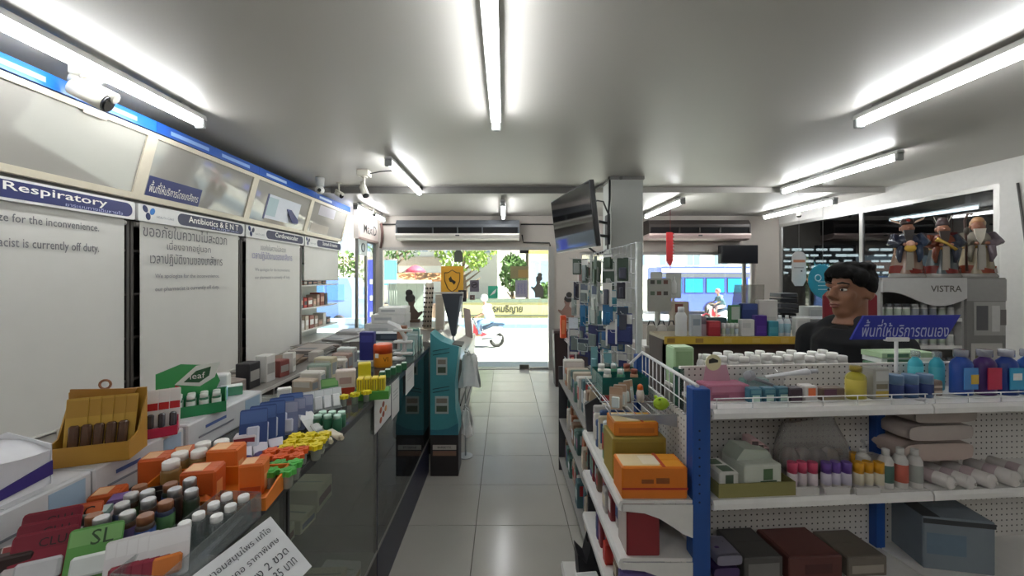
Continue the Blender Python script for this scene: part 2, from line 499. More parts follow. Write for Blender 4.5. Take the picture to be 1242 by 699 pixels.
tube_light(-1.92, -1.5, -.24, ZT1, CZ, 'added unseen fill tube light behind the viewer above the near wall cabinets')  # this row of unseen tubes is added to brighten the near goods
tube_light(-.055, -1.5, -.24, ZT1, CZ, 'added unseen fill tube light behind the viewer over the middle of the aisle')
tube_light(2.23, -1.5, -.24, ZT1, CZ, 'added unseen fill tube light behind the viewer on the side of the gondola shelf')
# ---------------------------------------------------------------- air curtains over the doors
def air_curtain(x0, x1, label, top, slot, lip):
    L = x1 - x0
    t = thing('air_conditioner', label, 'air conditioner', (x0, YB - .012, 2.06))
    pr = [(0, .09), (0, .31), (-.20, .31), (-.25, .24), (-.25, .20), (-.22, .14), (-.22, .10)]
    b = MB(); b.prism(pr, .02, L - .02, 'x'); b.build('body', top, t)
    MB().prism([(-.225, .105), (-.253, .19), (-.245, .19), (-.215, .105)], .03, L - .03, 'x').build('air_slot', slot, t)
    pr2 = [(0, .0), (0, .088), (-.262, .098), (-.268, .07), (-.24, .02), (-.18, 0)]
    MB().prism(pr2, 0, L, 'x').build('front_cover', lip, t)
    for xx in (0.0, L - .02):
        MB().prism([(0, .09), (0, .31), (-.20, .31), (-.255, .24), (-.255, .10)], xx, xx + .02, 'x').build('end_panel', top, t)
    for k in range(3):
        MB().box(L * (.3 + .2 * k) - .01, L * (.3 + .2 * k) + .01, -.258, -.236, .105, .19).build('louver', top, t)
    MB().bbox(L * .5 - .03, L * .5 + .03, -.272, -.262, .055, .075, .002).build('emblem', mat('#555555', .4), t)
    return t
air_curtain(XW(480, 5.99), XW(630, 5.99), 'long dark grey air conditioner with pale front cover above the glass doors', mat('#5e6266', .4), BLACK, mat('#dcd8d0', .3))
air_curtain(XW(787, 5.99), XW(910, 5.99), 'dusty pinkish air conditioner above the window beside the pillar', mat('#3b3532', .5), BLACK, mat('#cdb7b2', .35))
p = MB(); p.tube([(.28, 6.2, 2.16), (.3, 6.2, 2.04), (.72, 6.2, 2.03), (.73, 6.2, 1.98)], .012); p.tube([(-1.7, 6.22, 2.33), (-2.0, 6.22, 2.33)], .012); p.tube([(.26, 6.22, 2.33), (1.08, 6.22, 2.33)], .012)
tag(p.build('drain_pipe', BLACK), 'thin black pipe leaving the end of the air conditioner over the doors', 'pipe')

# signboard in the corner above the side window
sb = thing('shop_signboard', 'white signboard with black lettering above the corner side window', 'sign', (-2.05, 5.0, 2.05))
MB().box(0, .02, .45, 1.21, 0, .29).build('board', mat('#ddd2cc', .5), sb)
MB().box(.001, .035, .44, 1.21, -.03, 0).build('ledge', mat('#a8938c', .5), sb)
text('MaxiD', mat('#2c2a2c', .4), sb, (.0215, .86, .15), FACE_RIGHT, .55, .15, bold=.01)
hp = MB(); hp.tube([(-1.97, 6.19, 2.34), (-1.95, 6.17, 2.2), (-1.96, 6.18, 2.05), (-1.99, 6.2, 1.95)], .02)
tag(hp.build('hose', mat('#5a3f3a', .6)), 'brown bent hose hanging in the corner beside the signboard', 'hose')
pb = thing('window_header', 'white strip with a printed round emblem over the corner side window', 'sign', (-2.06, 5.44, 1.8))
MB().box(.006, .018, 0, .3, 0, .22).build('board', mat('#cfd6d6', .5), pb)
MB().torus((.02, .15, .11), .06, .008, 'x', 16, 6).build('ring_emblem', mat('#5c6468', .5), pb)

# ---------------------------------------------------------------- red paper streamer, black box over the window
st = thing('paper_streamer', 'red paper streamer hanging under the pinkish air conditioner', 'decoration', (XW(813, 5.6), 5.6, ZW(318, 5.6)))
m = MB()
for k in range(9):
    z0 = .43 - k * .047
    m.prism([(-.055, z0), (.02, z0), (.06, z0 - .03), (.03, z0 - .028), (.035, z0 - .05), (-.055, z0 - .05)], -.012 - .004 * (k % 2), .012, 'y')
m.prism([(-.05, .0), (.03, .01), (.0, -.06)], -.01, .01, 'y')
m.build('paper_fringe', mat('#b3262a', .6), st)
MB().cyl((0, 0, .43), (0, 0, CZ - .06 - ZW(318, 5.6)), .003).build('string', mat('#6b2020', .7), st)
MB().cyl((0, 0, -.05), (0, 0, -.14), .004).build('tassel', mat('#9c2a2a', .7), st)
bx = thing('exit_light_box', 'black rectangular box hanging at the top of the window beside the pillar', 'box', (XW(895, 6.1), 6.1, ZW(320, 6.1)))
MB().bbox(-.29, .29, -.05, .05, 0, .29, .008).build('case', mat('#16171c', .5), bx)
MB().box(-.2, .2, .05, .138, .12, .16).build('wall_bracket', BLACK, bx)
MB().bbox(-.27, .27, -.054, -.05, .02, .27, .001).build('front_panel', mat('#101116', .3), bx)

# ---------------------------------------------------------------- neighbour room behind the tinted windows
nr = MB()
nr.box(4.54, 9.5, YB + .02, YB + .1, -.1, 3.0)
nr.box(4.54, 9.5, 1.0, YB, 3.0, 3.1)
nr.box(9.4, 9.5, 1.0, YB, -.1, 3.0)
nr.box(4.54, 9.5, 1.0, YB, -.2, -.1)
nr.box(4.54, 9.5, .9, 1.0, -.1, 3.0)
structure(nr.build('wall_neighbour', mat('#3c3f42', .6)))
bar = MB().bbox(-.075, .075, -.03, 0, -.02, .02, .004).mesh('light_bar'); bar.materials.append(emitter('#f6f6f4', 4.0))
k = 0
for r_, py in enumerate((303, 310, 317, 324, 331)):
    for c_ in range(9):
        px = 950 + c_ * 15.5 + (r_ % 2) * 7 + random.uniform(-1.5, 1.5)
        if 1036 < px < 1050: continue
        o = bpy.data.objects.new('light_bar', bar); C.objects.link(o)
        pt = P(px, py, YB - .01 + .03); o.location = (pt.x, YB + .02, pt.z); o.scale = (random.uniform(.7, 1.2), 1, random.uniform(.7, 1.1))
        tag(o, 'small glowing light bar on the dark wall behind the tinted windows', 'light', 'light bars beyond the tinted windows')
og = thing('glowing_sign', 'orange glowing panel on the dark wall behind the tinted windows', 'sign', (XW(1062, YB), YB + .012, ZW(329, YB)))
MB().box(-.25, .32, -.012, .006, 0, .17).build('panel', emitter('#e8893a', .55), og)
MB().box(-.27, .34, -.008, .006, -.02, .19).build('frame', BLACK, og)
tube_light(5.5, 4.45, 5.55, 2.30, 3.0, 'fluorescent tube light in the dark room beyond the tinted windows', None)
# ================================================================ wall cabinets on the left
CX = -2.28
NAVY = mat('#20275f', .4); NAVY2 = mat('#33364f', .45); BLUEB = mat('#1f6fd0', .3); BLUED = mat('#1d57b4', .35)
PANEL = mat('#a09d97', .04, spec=.9, var=.04, scale=2, name='frosted_acrylic')
GREYT = mat('#5a5a60', .6)
sign_m = mat('#d9d9d6', .4)
mods = [(.39, 1.39), (1.39, 2.39), (2.39, 3.39), (3.39, 4.39), (4.39, 5.39)]
names = ['Gastro', 'Respiratory', 'Antibiotics & E N T', 'Cardiovascular', 'Stomach & Intestine']
labels = ['wall cabinet with blue top edge at the near end of the row', 'wall cabinet with the Respiratory sign under its sloping grey panel',
          'wall cabinet with the Antibiotics and ENT sign and a navy Thai sticker', 'wall cabinet with the Cardiovascular sign and a photo poster on its panel',
          'wall cabinet above the short blind and open shelves by the doors']
def slope_pt(t, off=0.0):
    """point on the leaning front panel, t from 0 (bottom) to 1 (top)"""
    return (CX + .11 * t + off, 1.975 + .41 * t)
LEAN = math.atan2(.11, .41)
for k, (y0, y1) in enumerate(mods):
    t = thing('wall_cabinet', labels[k], 'cabinet', (0, y0, 0), 0, 'wall cabinets with sloping panels')
    L = y1 - y0
    MB().prism([(-2.62, 1.86), (CX - .04, 1.86), (CX - .04, 1.95), (CX + .06, 2.36), (-2.62, 2.36)], .003, L - .003, 'y').build('body', mat('#7d7a76', .6), t)
    f = MB()
    def strip(t0, t1, a, b, off0=-.02, off1=.012):
        p0, p1 = slope_pt(t0), slope_pt(t1)
        f.prism([(p0[0] + off0, p0[1]), (p0[0] + off1, p0[1]), (p1[0] + off1, p1[1]), (p1[0] + off0, p1[1])], a, b, 'y')
    strip(0, .085, 0, L); strip(.93, 1, 0, L); strip(.085, .93, 0, .035); strip(.085, .93, L - .035, L)
    f.build('panel_frame', CREAM, t)
    p0, p1 = slope_pt(.08), slope_pt(.94)
    MB().prism([(p0[0] - .012, p0[1]), (p0[0] + .002, p0[1]), (p1[0] + .002, p1[1]), (p1[0] - .012, p1[1])], .03, L - .03, 'y').build('sloping_panel', PANEL, t)
    MB().box(CX + .02, CX + .135, .001, L - .001, 2.388, 2.455).build('blue_edge', [BLUEB, BLUEB, BLUED, BLUED, BLUED][k], t)
    for q in range(2 if k < 3 else 1):
        MB().box(CX + .135, CX + .1375, .1 + .45 * q, .42 + .45 * q, 2.405, 2.43).build('painted_reflection', mat('#8fb3e6' if k < 3 else '#bcd2ee', .3), t)  # reflections of the tube lights, painted as pale strips on the blue edge
    # header sign under the panel
    sg = MB().prism(rrect(.01, L - .012, 1.845, 1.952, .008, 2), CX - .01, CX + .012, 'x').build('header_sign', sign_m, t)
    a0 = .30 if k >= 2 else .02
    dk = NAVY if k < 2 else NAVY2
    MB().prism(rrect(a0, L - .03, 1.858, 1.94, .038, 5), CX + .012, CX + .0135, 'x').build('dark_plate', dk, sg)
    text(names[k], WHITE, sg, (CX + .0145, (a0 + L) / 2 + (.08 if k == 1 else 0), 1.908), FACE_RIGHT, .46 if k == 1 else (.52 if k == 2 else .42), .052 if k == 1 else .046, bold=.01)
    if k < 3:
        text(['ยาระบบทางเดินอาหาร', 'ยาระบบทางเดินหายใจ', 'ยาปฏิชีวนะ'][k], mat('#a9b0d8', .5), sg, (CX + .0145, L * .76, 1.872), FACE_RIGHT, .3, .020)
    if k >= 2:
        for (yy, zz, ry, rr, cc) in ((.055, 1.925, 1, .5, '#23305e'), (.105, 1.915, 1, -.5, '#2f7fd0' if k == 2 else '#30364e'), (.075, 1.88, 1, .1, '#23305e')):
            MB().ball((CX + .0135, yy, zz), .0012, .017, .024, rot=(rr, 0, 0)).build('petal_emblem', mat(cc, .5), sg)
        text('HEALTH CARE', mat('#7c8088', .6), sg, (CX + .0145, .2, 1.885), FACE_RIGHT, .13, None)
    # posters on the panels
    def on_panel(a, b, t0, t1, col, nm, off=.0035):
        q0, q1 = slope_pt(t0), slope_pt(t1)
        return MB().prism([(q0[0] + off - .001, q0[1]), (q0[0] + off, q0[1]), (q1[0] + off, q1[1]), (q1[0] + off - .001, q1[1])], a, b, 'y').build(nm, mat(col, .35), t)
    if k == 2:
        on_panel(.05, .475, .09, .39, '#1c2668', 'navy_sticker')
        q = slope_pt(.24); text('พื้นที่ให้บริการโดยเภสัชกร', WHITE, t, (q[0] + .0055, .262, q[1]), Euler((PI / 2, LEAN * 0, PI / 2)).to_matrix().to_euler(), .39, .075, bold=.006).rotation_euler = (Matrix.Rotation(LEAN, 3, 'Y') @ Euler(FACE_RIGHT).to_matrix()).to_euler()
    if k == 3:
        on_panel(.22, .80, .18, .72, '#c9cdd6', 'photo_poster')
        on_panel(.25, .40, .25, .66, '#9fb4bc', 'photo_print', .0045); on_panel(.22, .245, .15, .72, '#3b3f6a', 'poster_edge', .0045)
        q0, q1 = slope_pt(.2), slope_pt(.55)
        MB().prism([(.55, q1[1]), (.63, q1[1]), (.78, q0[1] + .04), (.77, q0[1]), (.66, q0[1])], CX + .055, CX + .06, 'x').build('navy_ribbon', NAVY, t)
    if k == 4:
        on_panel(.2, .62, .62, .9, '#b8b4bc', 'photo_poster'); on_panel(.1, .55, .12, .36, '#a3998f', 'photo_print')
    if k == 1:
        on_panel(.60, .72, .90, .96, '#cfc0b6', 'pale_tape', .016)
    # shelf case behind the blind
    cs = thing('wall_shelf', ['dark shelf case behind the near roller blind', 'dark shelf case behind the Respiratory blind', 'dark shelf case behind the Thai notice blind', 'dark shelf case behind the small notice blind',
                              'open white wall shelf with medicine boxes under the short blind'][k], 'shelf', (0, y0, .70))
    dark = mat('#45403b', .6) if k < 4 else mat('#c9c6c0', .5)
    MB().box(-2.63, -2.61, .004, L - .004, 0, 1.14).build('back_panel', dark, cs)
    for yy in ((.004, .022), (L - .022, L - .004)):
        MB().box(-2.61, CX - .03, yy[0], yy[1], 0, 1.14).build('side_panel', dark if k < 4 else (mat('#7d766f', .5) if yy[0] < .5 else glass('#f0f6f4', .06)), cs)
    for zz in (0.0, .15, .41, .68, .95): MB().box(-2.61, CX - .035, .022, L - .022, zz, zz + .014).build('shelf_board', mat('#d8d6d0', .4) if k == 4 else dark, cs)
# ---------------------------------------------------------------- roller blinds
BLIND = mat('#d0cec8', .75, var=.03, scale=8, name='blind_cloth')
def blind(k, z0, label):
    y0, y1 = mods[k]
    t = thing('roller_blind', label, 'blind', (CX - .012, y0, z0), 0, 'white roller blinds')
    h_ = 1.845 - z0
    a, b = .045, .945
    m = MB()
    m.grid(lambda u, v: (.004 * math.sin(u * 9 + k) * (1 - v) * .6, a + (b - a) * u, h_ * v), 14, 6); m.grid(lambda u, v: (.004 * math.sin((1 - u) * 9 + k) * (1 - v) * .6 - .0015, b - (b - a) * u, h_ * v), 14, 6)
    m.build('cloth', BLIND, t)
    MB().cyl((0, a, 0), (0, b, 0), .008, n=8).build('bottom_bar', mat('#c4c1ba', .5), t)
    MB().cyl((-.018, a - .02, h_ - .02), (-.018, b + .02, h_ - .02), .016, n=10).build('roller', mat('#b5b2ac', .5), t)
    return t, h_
PX_ = .006
t, h_ = blind(0, .71, 'white roller blind without visible text at the near end of the row')
t, h_ = blind(1, .71, 'white roller blind under the Respiratory sign with a large English apology')
bt = mat('#6a6a6e', .7); bt2 = mat('#8a8a8e', .7)
text('We apologize for the inconvenience.', bt, t, (PX_, .475, 1.765 - .71), FACE_RIGHT, .64, .052, bold=.008)
text('our pharmacist is currently off duty.', bt, t, (PX_, .485, 1.65 - .71), FACE_RIGHT, .62, .058, bold=.008)
t, h_ = blind(2, .71, 'white roller blind with three lines of Thai notice above small English')
for s_, z, w_, hh in (('ขออภัยในความไม่สะดวก', 1.797, .74, .085), ('เนื่องจากอยู่นอก', 1.705, .39, .082), ('เวลาปฏิบัติงานของเภสัชกร', 1.61, .64, .088)):
    text(s_, bt, t, (PX_, .43, z - .71), FACE_RIGHT, w_, hh)
text('We apologize for the inconvenience.', bt2, t, (PX_, .43, 1.497 - .71), FACE_RIGHT, .57, .036, bold=.008)
text('our pharmacist is currently off duty.', bt2, t, (PX_, .43, 1.41 - .71), FACE_RIGHT, .57, .038, bold=.008)
t, h_ = blind(3, .71, 'white roller blind with a small pale notice beside the open shelves')
text('ขออภัยในความไม่สะดวก', bt2, t, (PX_, .45, 1.775 - .71), FACE_RIGHT, .42, .06); text('เวลาปฏิบัติงานของเภสัชกร', mat('#8c8cb0', .7), t, (PX_, .45, 1.688 - .71), FACE_RIGHT, .66, .085)
text('We apologize for the inconvenience.', bt2, t, (PX_, .45, 1.557 - .71), FACE_RIGHT, .58, .038, bold=.008); text('our pharmacist is currently off duty.', bt2, t, (PX_, .45, 1.484 - .71), FACE_RIGHT, .58, .038, bold=.008)
t, h_ = blind(4, 1.45, 'short half lowered roller blind above the open medicine shelves')

# ---------------------------------------------------------------- low base cabinets under the blinds
for k, (y0, y1) in enumerate(mods):
    L = y1 - y0
    t = thing('base_cabinet', ['low open base cabinet at the near end under the blinds', 'low open base cabinet under the Respiratory blind', 'low open base cabinet under the Thai notice blind',
                               'low open base cabinet under the small notice blind', 'low open base cabinet under the open medicine shelves'][k], 'cabinet', (0, y0, 0), 0, 'base cabinets along the wall')
    cm = mat('#8d8984', .5)
    MB().box(-2.62, -1.72, .003, L - .003, .08, .10).build('bottom_board', cm, t)
    for yy in (.003, L / 2 - .01, L - .023): MB().box(-2.62, -1.72, yy, yy + .02, .1, .672).build('side_panel', cm, t)
    MB().box(-2.62, -2.60, .023, L - .023, .1, .672).build('back_panel', mat('#3a3836', .7), t)
    MB().box(-2.6, -1.75, .023, L - .023, .36, .375).build('shelf_board', cm, t)
    MB().box(-2.58, -1.78, .01, L - .01, 0, .08).build('plinth', BLACK, t)
wt = thing('worktop', 'long grey worktop ledge on the base cabinets under the blinds', 'worktop', (0, .39, .672))
MB().bbox(-2.62, -1.70, 0, 5.0, 0, .028, .004).build('top', mat('#7f7b75', .4), wt)
MB().box(-1.701, -1.697, 0, 5.0, .002, .026).build('edge_strip', mat('#c5c2bc', .35), wt)

# ================================================================ glass display counters
ZC = .96
def counter(y0, y1, label, frame, base, tint, xf=-.58, xb=-1.2, stuff_seed=1, shelf_items=True, refl=.09):
    L = y1 - y0
    t = thing('display_counter', label, 'display counter', (0, y0, 0), 0, 'glass display counters')
    MB().box(xb, xf - .0, .002, L - .002, 0, .235).build('plinth', base, t)
    MB().box(xb, xf, .002, L - .002, .235, .25).build('bottom_shelf', mat('#8b8882', .5), t)
    MB().box(xb, xb + .012, .01, L - .01, .25, ZC - .03).build('back_panel', mat('#6b6761', .5), t)
    for z in (.58,): MB().box(xb + .012, xf - .1, .014, L - .014, z, z + .008).build('glass_shelf', glass('#dfe9e6', .06), t)
    g = glass(tint, refl, 0, .10 if refl < .1 else .03, key='counter_glass', hazecol='#a6a49e')  # grey haze lightens the glass, standing in for the floor's reflection
    MB().box(xf - .006, xf, .012, L - .012, .25, ZC - .03).build('front_glass', g, t)
    for yy in (.002, L - .012): MB().box(xf - .012, xf, yy, yy + .01, .25, ZC - .03).build('corner_post', frame, t)
    for yy in (.002, L - .008): MB().box(xb + .012, xf - .012, yy, yy + .005, .25, ZC - .03).build('side_glass', g, t)
    MB().box(xf - .02, xf + .004, 0.001, L - .001, ZC - .03, ZC - .008).box(xb, xb + .02, 0.001, L - .001, ZC - .03, ZC - .008).box(xb + .02, xf - .02, .001, .021, ZC - .03, ZC - .008).box(xb + .02, xf - .02, L - .021, L - .001, ZC - .03, ZC - .008).build('top_rim', frame, t)
    MB().box(xb, xf + .004, 0.001, L - .001, ZC - .008, ZC).build('top_glass', glass('#e6ecea', .06, .02, .30, hazecol='#6d716f', key='counter_top'), t)
    MB().box(xf, xf + .003, .01, L - .01, .245, .258).build('lower_rail', mat('#9c9a96', .3, .6), t)
    return t
counter(-.15, 1.03, 'near display counter with dark rim behind the white price card', mat('#2e2e2e', .4), mat('#1c1c1f', .4), '#dfe6e2')
counter(1.034, 1.76, 'middle display counter with clear front glass and white packs inside', mat('#2e2e2e', .4), mat('#1c1c1f', .4), '#dfe6e2', xb=-1.14)
counter(1.764, 2.97, 'dark navy display counter next to the teal floor display', mat('#232838', .35), mat('#1b1d38', .35), '#7f94a0', refl=.10, xb=-1.0)
# goods inside the counters
rnd = random.Random(11)
gcols = ['#efece4', '#e6ebe7', '#e8dab8', '#e0d4bc', '#e2e0da', '#b9504a', '#bfc7cd', '#dcd3b4']
n = 0
for (a, b) in ((.30, 1.0), (1.08, 1.72), (1.82, 2.9)):
    for zz in (.25, .588):
        y = a
        while y < b - .1:
            w = rnd.uniform(.07, .14)
            if y + w > b: break
            dx = rnd.uniform(.1, .22); hh = rnd.uniform(.05, .16) if zz < .5 else rnd.uniform(.04, .11)
            xx = -.60 - (0 if zz < .5 else .10) - dx / 2 - rnd.uniform(0, .03)
            c = rnd.choice(gcols)
            o = thing('medicine_carton', cname(c) + (' carton on the bottom' if zz < .5 else ' carton on the glass shelf') + ' inside the display counter', 'carton', (xx, y + w / 2, zz), rnd.uniform(-.12, .12), 'cartons inside the display counters')
            MB().bbox(-dx / 2, dx / 2, -w / 2 + .004, w / 2 - .004, 0, hh, .003).build('body', mat(c, .6), o)
            MB().box(dx / 2, dx / 2 + .0008, -w / 2 + .014, w / 2 - .014, hh * .25, hh * .6).build('print', mat(rnd.choice(['#8a4540', '#4a5a80', '#6b7a5a', '#b58c4a']), .6), o)
            MB().box(-dx / 2 + .01, dx / 2 - .01, -.003, .003, hh, hh + .0006).build('flap_seam', mat('#a39d92', .6), o)
            y += w + rnd.uniform(.006, .02)
# ================================================================ product builders
def box_item(label, loc, size, col, rz=0.0, name='medicine_box', cat='box', group=None, panels=(), flap=None, words=None, rot=None, rough=.5):
    """carton: body, glued top flap, printed panels. panels: (side, u0, u1, v0, v1, colour) in 0..1 of that side"""
    w, d, h_ = size
    t = thing(name, label, cat, loc, rz, group, rot)
    MB().bbox(-w / 2, w / 2, -d / 2, d / 2, 0, h_, min(.004, h_ * .06, w * .08)).build('carton', mat(col, rough), t)
    fc = flap or col
    e = .0009
    MB().box(-w / 2 + w * .05, w / 2 - w * .05, -d / 2 + d * .06, -d * .01, h_, h_ + e).box(-w / 2 + w * .05, w / 2 - w * .05, d * .01, d / 2 - d * .06, h_, h_ + e).build('top_flap', mat(fc, rough), t)
    for n_, (side, u0, u1, v0, v1, c) in enumerate(panels):
        e2 = e * (1 + .35 * n_)
        if side == 'f': b = (-w / 2 + w * u0, -w / 2 + w * u1, -d / 2 - e2, -d / 2, h_ * v0, h_ * v1)
        elif side == 'r': b = (w / 2, w / 2 + e2, -d / 2 + d * u0, -d / 2 + d * u1, h_ * v0, h_ * v1)
        elif side == 'l': b = (-w / 2 - e2, -w / 2, -d / 2 + d * u0, -d / 2 + d * u1, h_ * v0, h_ * v1)
        else: b = (-w / 2 + w * u0, -w / 2 + w * u1, -d / 2 + d * v0, -d / 2 + d * v1, h_ + .5 * e, h_ + e + .7 * e2)
        MB().box(*b).build('printed_panel', mat(c, rough), t)
    for wd in (words or []):
        body, side, u, v, ww, hh, c = wd
        if side == 'f': text(body, mat(c, .5), t, (-w / 2 + w * u, -d / 2 - 2.2 * e, h_ * v), FACE_CAM, ww, hh)
        elif side == 'r': text(body, mat(c, .5), t, (w / 2 + 2.2 * e, -d / 2 + d * u, h_ * v), FACE_RIGHT, ww, hh)
        else: text(body, mat(c, .5), t, (-w / 2 + w * u, -d / 2 + d * v, h_ + 3 * e), (0, 0, 0), ww, hh)
    return t
def bottle(label, loc, r, h_, body, cap, lab=None, kind='jar', group=None, name='medicine_bottle', cat='bottle', rz=0.0, sy=1.0, n=12, capmetal=0.0, clear=False, rot=None):
    t = thing(name, label, cat, loc, rz, group, rot)
    if kind == 'jar':
        pr = [(r * .92, 0), (r, r * .12), (r, h_ * .72), (r * .9, h_ * .77), (r * .72, h_ * .80)]; c0, c1, cr = h_ * .79, h_, r * .86
    elif kind == 'vial':
        pr = [(r * .95, 0), (r, r * .1), (r, h_ * .62), (r * .75, h_ * .72), (r * .42, h_ * .78), (r * .42, h_ * .82)]; c0, c1, cr = h_ * .8, h_, r * .55
    elif kind == 'lotion':
        pr = [(r * .9, 0), (r, r * .15), (r * .93, h_ * .45), (r, h_ * .68), (r * .7, h_ * .80), (r * .4, h_ * .84)]; c0, c1, cr = h_ * .83, h_, r * .5
    elif kind == 'flask':
        pr = [(r * .92, 0), (r, r * .12), (r, h_ * .66), (r * .85, h_ * .74), (r * .45, h_ * .82), (r * .4, h_ * .85)]; c0, c1, cr = h_ * .84, h_, r * .55
    elif kind == 'pump':
        pr = [(r * .92, 0), (r, r * .12), (r, h_ * .58), (r * .6, h_ * .67), (r * .35, h_ * .7)]; c0, c1, cr = h_ * .69, h_ * .77, r * .45
    else:
        pr = [(r * .9, 0), (r, r * .12), (r, h_ * .6), (r * .98, h_ * .62)]; c0, c1, cr = h_ * .6, h_, r * 1.02
    bm_ = body if not isinstance(body, str) else (glass(body, .07, haze=.55, hazecol=body) if clear else mat(body, .3))
    MB().lathe(pr, n=n, sy=sy).build('bottle_body', bm_, t)
    m = MB(); m.lathe([(cr, c0), (cr, c1 - cr * .1), (cr * .9, c1)], n=n, sy=sy if kind in ('jar', 'cap') else 1.0)
    if kind == 'pump':
        m.cyl((0, 0, c1), (0, 0, h_ * .93), r * .12, n=6); m.bbox(-r * .25, r * .25, -r * .75, r * .2, h_ * .93, h_, .002)
    m.build('cap', mat(cap, .35, capmetal) if isinstance(cap, str) else cap, t)
    if lab:
        z0, z1 = h_ * .16, h_ * (.60 if kind != 'jar' else .66)
        MB().lathe([(r * 1.0, z0), (r * 1.02, z0 + .0005), (r * 1.02, z1), (r * 1.0, z1 + .0005)], n=n, sy=sy).build('paper_label', mat(lab, .55), t)
    return t
def card_pack(label, loc, w, h_, col, blister='#c9cdd0', header=None, rz=0.0, tilt=0.0, group=None, name='blister_card', cat='blister pack', bshape=(.5, .42), hook=False, clearb=True, words=None):
    """hanging/leaning card: backing card with rounded corners, header print, clear bubble with product"""
    t = thing(name, label, cat, loc, 0, group, (tilt, 0, rz))
    MB().prism(rrect(-w / 2, w / 2, 0, h_, min(w, h_) * .08, 2), 0, .0012, 'y').build('backing_card', mat(col, .45), t)
    if header: MB().prism([(-w / 2 * .94, h_ * .66), (w / 2 * .94, h_ * .66), (w / 2 * .94, h_ * .96), (-w / 2 * .94, h_ * .96)], -.0007, 0, 'y').build('header_print', mat(header, .45), t)
    bw, bh = w * bshape[0] / 1.0, h_ * bshape[1]
    m = MB(); m.bbox(-bw / 2, bw / 2, -.013, -.0002, h_ * .08, h_ * .08 + bh, .004); m.build('bubble', mat(blister, .2), t)
    if words: text(words[0], mat(words[1], .5), t, (w * .12, -.0012, h_ * .78), FACE_CAM, w * .42, None)
    if hook: MB().torus((0, .0005, h_ - .006), .004, .0012, 'y', 10, 5).build('hang_hole', mat('#888888', .5), t)
    return t
def tube_pack(label, loc, L, r, col, cap, rot, group=None, band=None, name='ointment_tube', cat='tube'):
    t = thing(name, label, cat, loc, 0, group, rot)
    m = MB(); rows = []
    def ring(z, a, b): return [(a * math.cos(2 * PI * i / 10), b * math.sin(2 * PI * i / 10), z) for i in range(10)]
    vs_ = ring(0, r * 1.25, .0012) + ring(L * .06, r * 1.25, .0014) + ring(L * .5, r * 1.1, r * .6) + ring(L * .82, r, r) + ring(L * .86, r * .5, r * .5)
    fs = [(k * 10 + i, k * 10 + (i + 1) % 10, (k + 1) * 10 + (i + 1) % 10, (k + 1) * 10 + i) for k in range(4) for i in range(10)]
    m.add(vs_, fs, True); m.add(vs_, [tuple(range(9, -1, -1)), tuple(range(40, 50))], False)
    m.build('tube_body', mat(col, .3), t)
    MB().cyl((0, 0, L * .86), (0, 0, L), r * .62, r * .55, 10).build('screw_cap', mat(cap, .35), t)
    if band: MB().lathe([(r * 1.13, L * .42), (r * 1.15, L * .43), (r * 1.1, L * .55), (r * 1.08, L * .56)], n=10, sy=.66).build('colour_band', mat(band, .35), t)
    return t
def tray(label, loc, size, col, rz=0.0, wall=.004, name='display_tray', cat='tray', front=None, back=None, words=None, group=None, rot=None, material=None):
    """open cardboard tray; back = height of the back card"""
    w, d, h_ = size
    t = thing(name, label, cat, loc, rz, group, rot)
    m_ = material or mat(col, .5)
    MB().box(-w / 2, w / 2, -d / 2, d / 2, 0, wall).build('base', m_, t)
    f = front if front is not None else h_
    MB().box(-w / 2, w / 2, -d / 2, -d / 2 + wall, wall, f).build('front_wall', m_, t)
    for s in (-1, 1):
        x0 = -w / 2 if s < 0 else w / 2 - wall
        b_ = back or h_
        MB().prism([(-d / 2 + wall, wall), (d / 2 - wall, wall), (d / 2 - wall, h_ + (b_ - h_) * .8), (0, h_), (-d / 2 + wall, f)], x0, x0 + wall, 'x').build('side_wall', m_, t)
    MB().box(-w / 2, w / 2, d / 2 - wall, d / 2, wall, back or h_).build('back_card', m_, t)
    if words: text(words[0], mat(words[1], .5), t, (0, -d / 2 - .0012, f * .5), FACE_CAM, w * .7, None)
    return t
def pile(n, label, cx, cy, z, rx, ry, cols, seed, group, name='paper_sheet', cat='paper'):
    r_ = random.Random(seed)
    for k in range(n):
        o = thing(name, label, cat, (cx + r_.uniform(-.01, .01), cy + r_.uniform(-.01, .01), z), r_.uniform(-.25, .25), group)
        hh = r_.uniform(.006, .016)
        MB().bbox(-rx, rx, -ry, ry, 0, hh, .002).build('pack', mat(r_.choice(cols), .6), o)
        MB().box(-rx * .8, rx * .5, -ry * .7, -ry * .2, hh, hh + .0006).build('print_block', mat('#77777c', .6), o)
        MB().box(-rx * 1.0005, rx * 1.0005, -ry * 1.0005, -ry * .93, hh * .3, hh * .6).build('spine', mat('#8d8a86', .6), o)
        z += hh + .0007
    return z

# ================================================================ goods on the near counter
ORG = '#d9702c'; ORG2 = '#c65a22'
def on(px, py): return S(px, py, ZC)
# white printed cartons at the back of the counter
cart = '#cfcfd0'
def big_carton(y0, y1, label, seed, x0=-1.13, x1=-.95, h_=.092):
    t = box_item(label, ((x0 + x1) / 2, (y0 + y1) / 2, ZC), (x1 - x0, y1 - y0, h_), cart, 0, 'white_carton', 'carton', 'white cartons at the back of the counter',
                 [('r', .72, .95, .25, .9, '#9db6cc'), ('r', .2, .45, .62, .72, '#5a6ea6'), ('r', .12, .55, .38, .44, '#8a8d95'), ('r', .02, .06, .1, .3, '#b5c49c')], None)
    return t
big_carton(.585, .893, 'white printed carton carrying the white pack with the purple wave', 1)
big_carton(.897, 1.15, 'white printed carton carrying the golden brown display box', 2)
big_carton(1.16, 1.52, 'white printed carton carrying the green leaf display', 3)
TOPC = ZC + .092 + .0018
